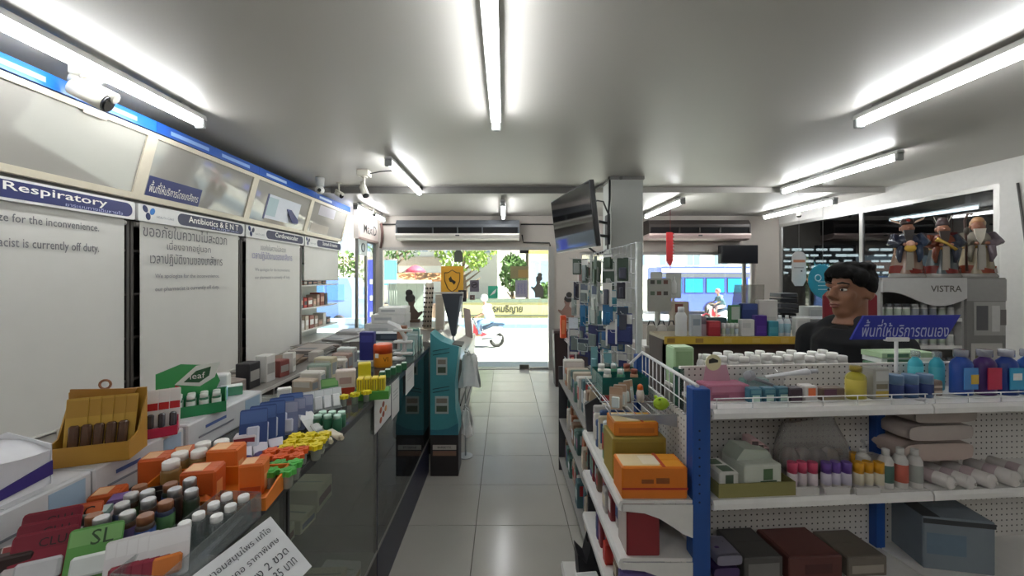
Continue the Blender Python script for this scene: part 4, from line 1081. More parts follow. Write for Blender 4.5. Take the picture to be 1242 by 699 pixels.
# ---------------------------------------------------------------- bottles on the rear side (white caps in rows)
k = 0
for r_ in range(2):
    for i in range(13):
        if r_ == 1 and i > 12: continue
        x = .155 + .047 * i + .02 * (r_ % 2); y = .252 + .062 * r_
        if abs(x - .80) < .05: continue
        bottle('white plastic bottle with white cap lined up behind the pegboard', GW(x, y, 1.06), .0205, .112 + .006 * ((i * 7 + r_ * 3) % 3), '#dddcd8', '#eceae6', None, 'jar', 'white bottles behind the pegboard', n=10)
box_item('pale green box standing behind the pegboard', GW(.05, .30, 1.06), (.085, .07, .15), '#a9c79c', GA, panels=[('f', .1, .9, .1, .9, '#94b487'), ('t', .05, .95, .05, .95, '#b9d3ac')])
bottle('slim white bottle beside the pale green box', GW(.115, .26, 1.06), .014, .125, '#d9d9d4', '#e6e6e2', None, 'lotion')
for k in range(5):
    box_item('long green and white box stacked behind the blue sign', GW(1.02 + .012 * (k % 2), .30, 1.06 + .024 * k), (.24, .09, .022), ['#8fae84', '#d9dcd2', '#5f8a6a', '#dfe2da', '#a9c49a'][k], GA + .08 * (k % 3 - 1), group='green boxes behind the blue sign', panels=[('f', .1, .5, .2, .8, '#4f7a5a')])
# blue Thai sign on a white stand
d = 1.53
sgn = thing('counter_sign', 'blue slanted Thai sign on a white stand behind the pegboard', 'sign', (XW(1087, d), d, 1.06))
k = d / F
def sp_(px, py): return (XW(px, d) - XW(1087, d), ZW(py, d) - 1.06)
MB().prism([sp_(1031, 412), sp_(1146, 411), sp_(1164, 382), sp_(1047, 383)], -.004, .004, 'y').build('sign_plate', mat('#26309c', .35), sgn)
cc = sp_(1096, 398); text('พื้นที่ให้บริการตนเอง', mat('#b9bfe0', .5), sgn, (cc[0] + .002, -.0052, cc[1]), FACE_CAM, 105 * k, 21 * k, shear=.25, bold=.004)
MB().cyl((0, 0, .01), (0, 0, sp_(0, 412)[1]), .006, n=8).build('pole', WIRE, sgn)
MB().prism(rrect(-.045, .045, sp_(0, 414)[1], sp_(0, 409)[1], .004, 2), -.008, .007, 'y').build('clip', WIRE, sgn)
MB().lathe([(.035, 0), (.035, .004), (.01, .012)], n=14).build('foot', WIRE, sgn)

# ---------------------------------------------------------------- second shelf
q = gs(917, 603, S2)
tr = tray('olive cardboard tray with white boxes on the second shelf', (q.x, q.y + .075, S2), (.275, .15, .047), '#8a8450', GA, .004)
tm = tr.matrix_basis
box_item('white tea box with dark green round prints in the olive tray', tm @ Vector((-.095, -.01, .005)), (.07, .11, .075), '#c9c8c0', .1, panels=[('t', .15, .75, .55, .9, '#4a5a48'), ('t', .25, .85, .08, .45, '#4a5a48'), ('f', .3, .7, .4, .9, '#4a5a48')])
t = box_item('large rounded white box with a green mark in the olive tray', tm @ Vector((.03, .0, .005)), (.14, .12, .095), '#c4c8bc', .12, panels=[('f', .5, .75, .45, .85, '#4f6a48'), ('f', .42, .85, .25, .42, '#3f5a44')])
MB().prism([(-.07, .096), (.07, .096), (.05, .125), (-.04, .135)], -.02, .058, 'y').build('rounded_lid', mat('#b4bcae', .5), t)
q = gs(952, 570, S2)
for k in range(3):
    box_item('pale pink pack with a dark edge behind the olive tray', GW(.235 + .03 * k, .135 + .012 * k, S2), (.028, .06, .15 - .02 * k), '#b99a98', GA - .1, group='pink packs on the second shelf', panels=[('f', .1, .9, .85, .97, '#4a3a3a'), ('f', .15, .85, .3, .6, '#c9aeac')])
t = thing('plastic_bag', 'large cloudy plastic bag behind the capped bottles on the second shelf', 'bag', GW(.47, .135, S2))
m = MB(); m.grid(lambda u, v: (.15 * math.cos(2 * PI * u) * (1 - .35 * v ** 2) + .008 * math.sin(13 * u + 5 * v), .05 * math.sin(2 * PI * u) * (1 - .4 * v) + .006 * math.sin(9 * u + 7 * v), .215 * v + .015 * math.sin(9 * u)), 22, 8)
m.build('film', glass('#e2e0de', .10, .08, .32, hazecol='#b5b0ac'), t)
for k in range(4): MB().ball((-.075 + .05 * k, 0, .055), .035, .03, .05).build('white_filling', mat('#b9b5b0', .6), t)
for grp, px0, c, lab, n_, lb in (('pink', 968, '#c84a6a', '#d9ccd0', 3, 'small white bottle with a pink cap on the second shelf'), ('purple', 1010, '#6a4a9c', '#cfc9d8', 3, 'small white bottle with a purple cap on the second shelf'),
                                 ('yellow', 1050, '#d89a22', '#d8cfb8', 4, 'small white bottle with an orange yellow cap on the second shelf')):
    for k in range(n_):
        q = gs(px0 + 12.5 * (k % 3), 597 - (9 if k == 3 else 0), S2)
        bottle(lb, (q.x + (.006 if k == 3 else 0), q.y + .028 + (.02 if k == 3 else 0) + .003 * (k % 2), S2), .0155, .092, '#d4cdc8', c, lab, 'cap', grp + ' capped bottles on the second shelf')
for k in range(3):
    bx_ = gs(980 + 37 * k, 601, S2)
    tray('low white cardboard tray in front of the capped bottles', (bx_.x, bx_.y + .006, S2), (.085, .010, .024), '#c9c6c2', GA, .002, group='low white trays on the second shelf')
for k, (px, hh, lab, lb, kind) in enumerate(((1086, .135, '#4a6a60', 'white bottle with a green band on the second shelf', 'lotion'), (1104, .14, '#b85a4a', 'white bottle with a red band on the second shelf', 'lotion'), (1122, .135, '#9a9e98', 'white bottle with a grey band on the second shelf', 'lotion'), (1072, .15, '#c2bdb8', 'white pump bottle standing behind the banded bottles', 'pump'))):
    q = gs(px, 597, S2); bottle(lb, (q.x, q.y + .035 + (.045 if kind == 'pump' else 0), S2), .0225, hh, '#c9c6c2', '#d2d0cc', lab, kind)
# tissue rolls and packs
k = 0
for (px, py, r_) in ((1160, 597, .024), (1184, 597, .024), (1210, 596, .026), (1239, 594, .028), (1268, 592, .028)):
    q = gs(px, py, S2)
    t = thing('tissue_roll', 'white soft tissue roll lying with its end to the front', 'tissue roll', (q.x, q.y + .005, S2 + r_), GA + .25, 'tissue rolls lying on the second shelf')
    m = MB(); m.cyl((0, .012, 0), (0, .13, 0), r_, n=14); m.ball((0, .012, 0), r_, .014, r_, 14, 8); m.build('roll', mat('#cfcac6', .6), t)
    MB().ball((0, -.003, 0), r_ * .25, .003, r_ * .25).build('twisted_end', mat('#bdb8b2', .6), t)
    MB().lathe([(r_ * 1.01, .05), (r_ * 1.02, .051), (r_ * 1.02, .08), (r_ * 1.01, .081)], n=14).build('wrapper_print', mat('#b5a3a6', .5), t).rotation_euler = (-PI / 2, 0, 0)
def soft_pack(label, loc, w, d_, h_, col, rz, group, pr='#6a6a72'):
    t = thing('cotton_pack', label, 'pack', loc, rz, group)
    def sec(u, v):
        c_, s_ = math.cos(2 * PI * u), math.sin(2 * PI * u); k_ = .78 + .22 * math.sin(PI * (.1 + .8 * v))
        return (w / 2 * math.copysign(abs(c_) ** .45, c_) * (1 + .015 * math.sin(11 * u + 5 * v)), -d_ / 2 + d_ * v, h_ / 2 + h_ / 2 * math.copysign(abs(s_) ** .45, s_) * k_)
    m = MB(); m.grid(sec, 28, 8); m.add([sec(i / 28, 0) for i in range(28)], [tuple(range(28))]); m.add([sec(i / 28, 1) for i in range(28)], [tuple(range(27, -1, -1))])
    m.build('wrapper', mat(col, .5), t)
    MB().ball((-.02, -d_ * .1, h_ * .98), w * .1, d_ * .06, h_ * .03).build('dark_print', mat(pr, .6), t); MB().ball((w * .2, d_ * .15, h_ * .96), w * .07, d_ * .05, h_ * .03).build('dark_print', mat('#5a4450', .6), t)
    return t
GP = 'soft cotton packs stacked on the second shelf'
soft_pack('pale flat cotton pack leaning behind the tissue rolls', GW(.70, .135, S2), .2, .1, .06, '#bdb5ae', GA, GP)
soft_pack('pinkish white cotton pack above the tissue rolls', GW(.92, .13, S2 + .062), .28, .12, .075, '#bba9a0', GA, GP)
soft_pack('grey white cotton pack in the middle of the stack', GW(.93, .13, S2 + .138), .26, .12, .065, '#b3a8a2', GA, GP)
soft_pack('pale cotton pack on top of the stack under the top shelf', GW(.95, .13, S2 + .204), .25, .12, .055, '#ada29a', GA, GP)
soft_pack('bottom cotton pack of the stack behind the tissue rolls', GW(.93, .155, S2), .26, .08, .061, '#a89e98', GA, GP)
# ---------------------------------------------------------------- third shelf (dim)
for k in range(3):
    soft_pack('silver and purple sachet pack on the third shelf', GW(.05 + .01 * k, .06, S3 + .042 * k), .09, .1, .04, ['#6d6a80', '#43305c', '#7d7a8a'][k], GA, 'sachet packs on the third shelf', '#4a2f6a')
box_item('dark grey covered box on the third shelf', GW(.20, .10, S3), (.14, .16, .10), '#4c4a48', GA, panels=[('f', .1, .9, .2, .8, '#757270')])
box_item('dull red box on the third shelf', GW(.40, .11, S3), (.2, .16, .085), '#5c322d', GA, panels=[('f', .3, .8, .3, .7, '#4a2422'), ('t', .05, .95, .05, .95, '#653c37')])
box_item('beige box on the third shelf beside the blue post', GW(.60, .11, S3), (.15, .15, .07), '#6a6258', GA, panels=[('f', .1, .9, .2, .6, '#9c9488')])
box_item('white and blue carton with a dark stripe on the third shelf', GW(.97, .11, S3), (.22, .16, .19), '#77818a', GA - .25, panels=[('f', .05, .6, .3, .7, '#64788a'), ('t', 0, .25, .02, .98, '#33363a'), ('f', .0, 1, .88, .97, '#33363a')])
# ---------------------------------------------------------------- goods on the aisle shelf
OB = [('t', .03, .6, .1, .9, '#dcc9a0'), ('t', .35, .62, .2, .8, '#e8dcc4'), ('t', .62, .67, 0.02, .98, '#b8402a'), ('f', 0, 1, .30, .36, '#b02a22'), ('f', .3, .48, .5, .62, '#8a4a1c'), ('f', .52, .72, .5, .66, '#8a4a1c')]
box_item('large orange yellow box at the near end of the aisle shelf', (.508, 1.362, .745), (.222, .105, .108), '#d8761e', 0, 'orange_box', 'box', None, OB, '#e2982a')
box_item('olive brown box under the second orange box on the aisle shelf', (.50, 1.50, .745), (.2, .13, .155), '#9a8436', 0, 'olive_box', 'box', None, [('f', .05, .95, .1, .9, '#8d7830')])
box_item('orange yellow box on top of the olive box on the aisle shelf', (.492, 1.50, .902), (.165, .11, .052), '#d07a22', 0, 'orange_box', 'box', None, OB[:3] + [('f', .1, .9, .25, .6, '#b86a22')], '#d8a83a')
box_item('dark red box at the near end of the lower aisle shelf', (.47, 1.362, .55), (.112, .1, .152), '#7d2228', 0, 'red_box', 'box', None, [('l', .05, .95, .05, .95, '#c9bdb8'), ('f', .04, .96, .03, .97, '#84262c')])
rnd = random.Random(5)
bc = ['#d9d6d0', '#c9cdd2', '#3f5a8a', '#e2ddd2', '#a8b4b0', '#8a5a7a', '#d4c9b0', '#b93a3a', '#7fa08a']
y = 1.60
while y < 1.86:
    w_ = rnd.uniform(.018, .034); hh = rnd.uniform(.09, .15)
    c_ = rnd.choice(bc); box_item(cname(c_) + ' thin upright packet in the row on the upper aisle shelf', (.47 + rnd.uniform(0, .03), y, .745), (.13, w_ * .85, hh), c_, 0, 'packet', 'packet', 'packets on the upper aisle shelf', [('l', .1, .9, .3, .8, rnd.choice(bc)), ('f', .05, .5, .2, .8, rnd.choice(bc))]); y += w_ + .003
for zz, gname, lb in ((.55, 'packets on the middle aisle shelf', 'upright packet in the row on the middle aisle shelf'), (.345, 'packets on the lower aisle shelf', 'upright packet in the row on the lower aisle shelf')):
    y = 1.45 if zz > .5 else 1.36
    while y < 1.83:
        w_ = rnd.uniform(.03, .055); hh = rnd.uniform(.07, .13)
        c_ = rnd.choice(['#8a2f34', '#cfccc6', '#5a4a86', '#b8b4b0', '#7d6a58', '#c23a30', '#3d3a40']); box_item(cname(c_) + ' ' + lb, (.49 + rnd.uniform(-.015, .02), y + w_ / 2, zz), (.15, w_ * .9, hh), c_, 0, 'packet', 'packet', gname, [('l', .1, .9, .3, .75, rnd.choice(bc))]); y += w_ + .006
box_item('white box on the bottom deck of the aisle shelf', (.355, 1.62, .1), (.1, .12, .12), '#d4d4d2', .1, panels=[('t', .1, .9, .1, .9, '#c4c6c6')])
t = thing('black_bag', 'black folded bag on the bottom deck of the aisle shelf', 'bag', (.42, 1.80, .1))
MB().prism([(-.08, 0), (.08, 0), (.1, .09), (.04, .19), (.02, .12), (-.02, .22), (-.05, .1), (-.09, .14)], -.05, .05, 'y').build('cloth', mat('#242326', .6), t)
MB().torus((0, 0, .19), .04, .006, 'y', 14, 6).build('handle', BLACK, t)
# things in the wire tray on top of the aisle shelf
t = thing('plush_toy', 'lime green plush frog toy in the wire tray of the aisle shelf', 'toy', (.605, 1.50, .982), .6)
m = MB(); m.ball((0, 0, .024), .034, .026, .024); m.ball((-.028, -.008, .036), .018, .017, .016); m.ball((-.034, -.016, .052), .007); m.ball((-.024, .006, .052), .007); m.tube([(.03, 0, .03), (.05, .01, .02), (.06, 0, .006)], .006, 6)
m.build('plush_body', mat('#a8c832', .8), t); MB().ball((-.037, -.02, .053), .003).build('eye', BLACK, t)
t = thing('orange_toy', 'small orange and white bottle toy in the wire tray', 'toy', (.56, 1.60, .982)); MB().lathe([(.015, 0), (.017, .03), (.012, .05), (.005, .06)], n=10).build('toy_body', mat('#d8d0c8', .5), t); MB().lathe([(.013, .05), (.011, .066), (.004, .072)], n=10).build('toy_cap', mat('#e06a2a', .4), t)
for k in range(4):
    card_pack('clear hanging pack with a brown print in the wire tray', (.43 + .03 * k, 1.50 + .035 * k, .983), .05, .085, ['#b5a08a', '#d8d4cc', '#8f7a6a', '#c2cfc4'][k], '#c9d2d0', '#a88a70', .3 * k - .4, -.15, 'packs in the wire tray', bshape=(.6, .5))
for k in range(2):
    t = tray('teal mesh plastic basket in the wire tray of the aisle shelf', (.525, 1.735 + .105 * k, .983), (.2, .1, .075), '#2f8a80', 0, .004, 'teal_basket', 'basket', group='teal baskets on the aisle shelf', material=glass('#5fb0a6', .06, .1, .5, hazecol='#2f7f78'))
    MB().torus((0, 0, .076), .03, .002, 'x', 12, 5).build('basket_handle', mat('#2f8a80', .5), t)
    for i in range(3):
        bottle('small bottle standing in the teal basket', (.46 + .06 * i, 1.735 + .105 * k, .988), .018, .095, ['#d9d4c8', '#4a8a6a', '#b98a6a'][i], ['#e2e2de', '#d8d8d4', '#8a4a3a'][i], None, 'jar', 'bottles in the teal baskets', n=10)
t = thing('card_holder', 'dark grey leaflet pocket at the far end of the aisle shelf', 'leaflet holder', (.42, 1.855, .747), .0)
MB().prism([(-.02, 0), (.05, 0), (.05, .18), (-.03, .13)], .02, .045, 'y').build('pocket', mat('#3a3a3c', .5), t); MB().prism([(-.015, .1), (.045, .1), (.04, .2), (.0, .22)], .026, .040, 'y').build('leaflets', mat('#b5a48a', .6), t)
# ================================================================ the man behind the shelves
SKIN = mat('#8a5f47', .5, var=.05, scale=12)
man = thing('person', 'man in a black shirt looking sideways behind the white bottles', 'person', (XW(1031, 2.1), 2.1, 0), R(-80))
man.scale = (1.165, 1.165, 1.165)
def squat(mb):
    mb.v = [(x, y, z * .605 / .82 if z < .82 else z - .215) for x, y, z in mb.v]; return mb
m = MB()
# head (front is -y)
m.ball((0, .016, 1.462), .069, .088, .094, 20, 14)
m.ball((0, -.022, 1.405), .060, .066, .085, 18, 12)
m.ball((0, -.040, 1.345), .040, .040, .038, 14, 10)
for s in (-1, 1):
    m.ball((s * .038, -.052, 1.415), .026, .026, .028)                 # cheeks
    m.ball((s * .071, .018, 1.425), .010, .022, .034, rot=(0, 0, s * -.3))   # ears
    m.ball((s * .03, -.073, 1.462), .026, .012, .010)                  # brow ridge
m.tube([(0, -.084, 1.452), (0, -.098, 1.425), (0, -.108, 1.405)], [.010, .014, .0175], 8)
for s in (-1, 1): m.ball((s * .012, -.094, 1.402), .010, .011, .009)
m.ball((0, -.086, 1.374), .024, .010, .006); m.ball((0, -.084, 1.362), .021, .011, .007)
# neck and trunk
m.tube([(0, .015, 1.40), (0, .012, 1.32), (0, .005, 1.27)], [.054, .056, .075], 14)
m.ball((0, .0, 1.205), .165, .08, .07, 18, 10)
m.tube([(0, 0, 1.22), (0, -.005, 1.08), (0, 0, .95), (0, .0, .84)], [.13, .135, .125, .13], 16)
m.ball((0, 0, .83), .15, .11, .10)
for s in (-1, 1):
    m.ball((s * .165, .0, 1.2), .045, .05, .045)
    m.tube([(s * .18, 0, 1.2), (s * .21, .015, 1.05), (s * .22, .02, .93), (s * .225, -.02, .80), (s * .225, -.05, .70)], [.045, .042, .037, .033, .025], 10)
    m.ball((s * .225, -.062, .655), .018, .036, .042)
    for i, (dy, L_) in enumerate(((-.026, .062), (-.008, .072), (.010, .067), (.026, .052))):
        y0 = -.065 + dy; m.tube([(s * .225, y0, .63), (s * .222, y0 - .004, .63 - L_ * .5), (s * .212, y0 - .002, .63 - L_)], [.0095, .009, .0075], 7)
    m.tube([(s * .222, -.09, .665), (s * .212, -.115, .645), (s * .205, -.118, .615)], [.011, .0105, .0085], 7)
    m.tube([(s * .085, 0, .82), (s * .095, -.01, .6), (s * .095, .0, .43), (s * .095, .02, .25), (s * .095, .03, .08)], [.085, .068, .052, .05, .036], 10)
    m.tube([(s * .095, .035, .045), (s * .1, -.06, .04), (s * .105, -.14, .03)], [.042, .04, .026], 8)
body = bake(squat(m), .0065, 'body', SKIN, man, 4)
# hair
m = MB()
m.ball((0, .026, 1.485), .078, .090, .084, 20, 14)
m.ball((0, -.038, 1.528), .068, .052, .034, 16, 10)
for s in (-1, 1):
    m.ball((s * .066, -.022, 1.495), .020, .040, .040); m.ball((s * .071, .028, 1.462), .018, .030, .045)
for i in range(16):
    a_ = 2 * PI * i / 16; m.ball((.05 * math.cos(a_), .02 + .06 * math.sin(a_), 1.548 + .006 * math.sin(5 * i)), .026, .026, .018)
for i in range(6): m.ball((-.05 + .02 * i, -.078 + .004 * abs(i - 2.5), 1.51 + .004 * (i % 2)), .014, .012, .020)
hair = bake(squat(m), .006, 'hair', mat('#0b0908', .75, var=.2, scale=90, spec=.2, bump=.6), man, 2)
# face details
for s in (-1, 1):
    e = squat(MB().ball((s * .031, -.074, 1.440), .0145, .010, .0065)).build('eye', mat('#d8d0c8', .25), man)
    squat(MB().ball((s * .031 + .003 * -s * 0, -.0825, 1.440), .0058, .003, .0058)).build('iris', mat('#1d1410', .2), e)
    squat(MB().tube([(s * .048, -.069, 1.452), (s * .032, -.0815, 1.4535), (s * .016, -.083, 1.449)], [.0025, .0035, .0025], 6)).build('eyelid', mat('#6a4535', .6), e)
    squat(MB().tube([(s * .054, -.070, 1.466), (s * .034, -.085, 1.473), (s * .014, -.0875, 1.468)], [.003, .0048, .0035], 6)).build('eyebrow', mat('#1c1613', .7), man)
squat(MB().tube([(-.024, -.085, 1.371), (-.01, -.094, 1.3735), (0, -.0955, 1.372), (.01, -.094, 1.3735), (.024, -.085, 1.371)], [.002, .0042, .004, .0042, .002], 7).tube([(-.02, -.086, 1.364), (0, -.0955, 1.3605), (.02, -.086, 1.364)], [.002, .005, .002], 7)).build('lips', mat('#7d4a42', .5), man)
# clothes
m = MB()
m.ball((0, .005, 1.20), .185, .10, .085, 20, 12)
m.tube([(-.175, .005, 1.195), (-.08, .01, 1.262), (0, .012, 1.285), (.08, .01, 1.262), (.175, .005, 1.195)], [.05, .055, .06, .055, .05], 12)
m.tube([(0, .004, 1.255), (0, 0, 1.2), (0, -.005, 1.06), (0, 0, .93), (0, 0, .80)], [.098, .145, .148, .140, .15], 18)
for s in (-1, 1):
    m.ball((s * .178, .004, 1.198), .076, .076, .072)
    m.tube([(s * .18, 0, 1.2), (s * .212, .015, 1.05), (s * .222, .02, .93), (s * .226, -.015, .82), (s * .226, -.045, .72)], [.074, .068, .06, .055, .048], 12)
bake(squat(m), .009, 'jacket', mat('#0f1013', .85, var=.15, scale=20), man, 3)
m = MB(); m.ball((0, -.045, 1.175), .085, .075, .085, 18, 12); m.ball((0, -.03, 1.24), .07, .065, .04, 16, 10); m.tube([(0, -.06, 1.2), (0, -.085, 1.0), (0, -.085, .84)], [.065, .072, .07], 12)
bake(squat(m), .008, 'inner_shirt', mat('#1d1814', .85), man, 3)
m = MB(); m.ball((0, 0, .83), .165, .125, .10)
for s in (-1, 1): m.tube([(s * .085, 0, .82), (s * .097, -.01, .6), (s * .097, .0, .43), (s * .097, .02, .25), (s * .097, .03, .075)], [.098, .084, .068, .064, .056], 12)
bake(squat(m), .01, 'trousers', mat('#23252e', .8), man, 3)
for s in (-1, 1):
    MB().prism(rrect(-.05, .05, -.16, .085, .045, 4), 0, .06, 'z').build('shoe', mat('#2c2c2e', .6), man, (s * .1, 0, 0))
# ================================================================ the far right of the shop
# vitamin cabinet with wavy header
VD = 3.0
vx0, vx1, vx2 = XW(1070, VD), XW(1172, VD), XW(1221, VD)
VZ = 1.487
vc = thing('vitamin_cabinet', 'white vitamin shelf with a wavy VISTRA header under the statues', 'cabinet', (vx0, VD, 0))
VW = vx1 - vx0
cab = mat('#9f9e9a', .45)
MB().box(0, VW, .36, .375, .05, VZ).build('back_panel', cab, vc)
for xx in (0, VW - .018): MB().box(xx, xx + .018, .015, .36, .05, VZ - .02).build('side_panel', cab, vc)
MB().box(0, VW, 0, .375, VZ - .02, VZ).build('top_panel', cab, vc)
MB().box(.01, VW - .01, .03, .37, 0, .05).build('plinth', BLACK, vc)
zsh = [.06, .30, .52, .74, .95, 1.165]
for z in zsh:
    MB().box(.018, VW - .018, .02, .36, z - .012, z).build('shelf_board', cab, vc); MB().box(.018, VW - .018, .012, .02, z - .02, z + .008).build('price_rail', mat('#d8d8d4', .3), vc)
wave = [(0, VZ - .002)]
wave += [(VW, VZ - .002)]
for i in range(13):
    u = 1 - i / 12; wave.append((VW * u, VZ - .165 - .055 * math.sin((u - .38) * 5.2) if u > .12 else VZ - .165 - .055 * math.sin((.12 - .38) * 5.2) + 0 * u))
MB().prism(wave, -.006, .012, 'y').build('wavy_header', mat('#c4c4c2', .35), vc)
text('VISTRA', mat('#55504a', .5), vc, (VW * .75, -.0075, VZ - .085), FACE_CAM, .24, .05, bold=.012)
rv = random.Random(3)
for z in zsh[2:]:
    for i in range(9):
        x = vx0 + .05 + i * (VW - .1) / 8
        bottle(['lowest', 'lower', 'upper', 'top'][zsh.index(z) - 2].capitalize() + ' row white vitamin bottle in the wavy header cabinet', (x, VD + .07, z), .024, .115, '#d0d0cc', rv.choice(['#6f7276', '#bfc0be', '#55585c']), rv.choice(['#b9bcb8', '#a8b4a4', '#8f9498']), 'jar', 'vitamin bottles in the wavy header cabinet', 'vitamin_bottle', n=8)
# grey side unit with photo panels
su = thing('grey_cabinet', 'grey cabinet with black and white photo panels beside the vitamin shelf', 'cabinet', (vx1 + .004, VD, 0))
SW = vx2 - vx1 - .008
MB().bbox(0, SW, 0, .37, 0, VZ, .004).build('body', mat('#7d7c79', .5), su)
MB().box(.0, SW, -.003, 0, VZ - .18, VZ - .01).build('top_board', mat('#9a9996', .45), su)
for (a_, b_, c_, d_, col, nm) in ((.05, SW - .01, 1.04, 1.30, '#a9a8a4', 'photo_board'), (.07, .16, 1.08, 1.27, '#5a5a5c', 'photo_print'), (.19, .25, 1.07, 1.27, '#c9c9c6', 'photo_print'), (.255, .30, 1.12, 1.24, '#6a6664', 'photo_print'), (.03, .27, .76, .98, '#b8b6b0', 'poster'), (.06, .16, .80, .92, '#5e5a3c', 'poster_print'), (.14, .18, .78, .9, '#8a3a30', 'poster_print')):
    MB().box(a_, min(b_, SW), -.004 - (.001 if 'print' in nm else 0), -.003, c_, d_).build(nm, mat(col, .5), su)
# three glazed statues
def statue(cx, cy, z, label, robe, sash, hat, beard, hold, s=1.0, seed=0):
    t = thing('deity_statue', label, 'statue', (cx, cy, z), R(-34), 'glazed statues on the vitamin shelf'); t.scale = (s, s, s)
    gl = .18
    MB().lathe([(.105, 0), (.11, .01), (.10, .03), (.085, .04)], n=18, sy=.8).build('base', mat('#98958f', gl), t)
    m = MB(); m.grid(lambda u, v: ((.10 - .035 * v + .012 * math.sin(6 * PI * u) * (1 - v)) * math.cos(2 * PI * u) * (1 if v < .96 else .8), (.075 - .025 * v + .010 * math.sin(6 * PI * u) * (1 - v)) * math.sin(2 * PI * u), .03 + .25 * v), 30, 8)
    m.build('robe', mat(robe[0], gl, var=.3, scale=18), t)
    m = MB(); m.grid(lambda u, v: ((.106 + .012 * math.sin(8 * PI * u)) * math.cos(2 * PI * u) * (1 - .06 * v), (.082 + .01 * math.sin(8 * PI * u)) * math.sin(2 * PI * u), .035 + (.045 + .018 * math.sin(4 * PI * u)) * v), 32, 3)
    m.build('robe_hem', mat(robe[1], gl, var=.2, scale=25), t)
    m = MB(); m.ball((0, 0, .29), .078, .058, .07, 16, 10); m.build('torso', mat(robe[2], gl, var=.3, scale=25), t)
    for s_ in (-1, 1):
        m = MB(); m.tube([(s_ * .065, .0, .335), (s_ * .095, -.03, .27), (s_ * .045, -.072, .255)], [.03, .034, .03], 10)
        m.tube([(s_ * .05, -.07, .25), (s_ * .06, -.07, .17), (s_ * .052, -.062, .12)], [.024, .02, .008], 8)
        m.build('sleeve', mat(robe[2] if s_ < 0 else robe[3], gl, var=.25, scale=25), t)
        MB().ball((s_ * .028, -.085, .262), .014, .013, .012).build('hand', mat('#a5745f', gl), t)
    MB().prism([(-.022, .06), (.022, .06), (.018, .25), (-.018, .25)], -.085, -.07, 'y').build('sash', mat(sash, gl), t)
    MB().torus((0, 0, .235), .07, .009, 'z', 20, 6).build('belt', mat('#a9803c', .25, .5), t)
    m = MB(); m.ball((0, -.008, .395), .036, .038, .046, 14, 10); m.ball((0, -.046, .39), .008, .009, .008); 
    for s_ in (-1, 1): m.ball((s_ * .037, 0, .39), .008, .011, .017)
    m.build('head', mat('#9a6852', gl), t)
    if beard: MB().prism([(-.03, .375), (.03, .375), (.02, .30), (0, .25), (-.02, .30)], -.06, -.036, 'y').build('beard', mat(beard, .35), t)
    if hat == 'wings':
        m = MB(); m.lathe([(.04, .42), (.044, .435), (.038, .465), (.02, .475)], n=14); m.build('hat', mat('#3a2a28', gl), t)
        for s_ in (-1, 1): MB().prism([(s_ * .04, .43), (s_ * .09, .455), (s_ * .10, .475), (s_ * .05, .45)], -.006, .006, 'y').build('hat_wing', mat('#d9b9a0', gl), t)
        MB().ball((0, -.038, .452), .012, .006, .012).build('hat_jewel', mat('#b83a2c', gl), t)
    elif hat == 'tall':
        m = MB(); m.lathe([(.038, .42), (.042, .43), (.034, .46), (.03, .485), (.012, .49)], n=14); m.build('hat', mat('#4a3a3c', gl), t)
        for s_ in (-1, 1): MB().prism([(s_ * .034, .45), (s_ * .05, .50), (s_ * .04, .47)], -.005, .005, 'y').build('hat_wing', mat('#cfc8b8', gl), t)
    else:
        MB().ball((.004, .004, .438), .036, .036, .034).build('bald_crown', mat('#b98a62', .2), t); MB().ball((.012, .03, .42), .045, .03, .045).build('hair', mat('#a8835c', .4), t)
    if hold == 'staff':
        m = MB(); m.tube([(-.075, -.075, .05), (-.08, -.078, .3), (-.085, -.075, .44), (-.07, -.075, .49), (-.045, -.075, .485)], .008, 8); m.build('staff', mat('#4a3026', .35), t); MB().ball((-.075, -.078, .36), .018, .014, .03).build('gourd', mat('#4a4238', .3), t)
    elif hold == 'scepter':
        MB().tube([(.05, -.10, .22), (.0, -.105, .27), (-.06, -.10, .31)], [.012, .009, .018], 8).build('scepter', mat('#c2a04a', .25, .3), t)
    else:
        MB().ball((0, -.095, .265), .025, .02, .026).build('child_head', mat('#d0a08a', .3), t); MB().ball((.0, -.09, .23), .035, .025, .03).build('child_body', mat('#c9a03c', .3), t)
    return t
statue(XW(1100, VD + .15), VD + .15, VZ, 'glazed statue in dark blue sleeves and red hem with a winged hat', ('#8a6f5e', '#74261e', '#2b3040', '#2d394e'), '#8f887c', 'wings', '#2b2422', 'child', 1.02)
statue(XW(1143, VD + .15), VD + .15, VZ, 'glazed statue in grey green robe with a tall dark hat and golden scepter', ('#454e50', '#702a26', '#703a28', '#363a44'), '#968d80', 'tall', '#3a2c26', 'scepter', 1.0)
statue(XW(1185, VD + .15), VD + .15, VZ, 'glazed statue of a bald old man with a pale robe and crooked staff', ('#94866c', '#7c3824', '#878072', '#70646a'), '#a39e94', 'bald', '#d6cfbe', 'staff', 1.05)
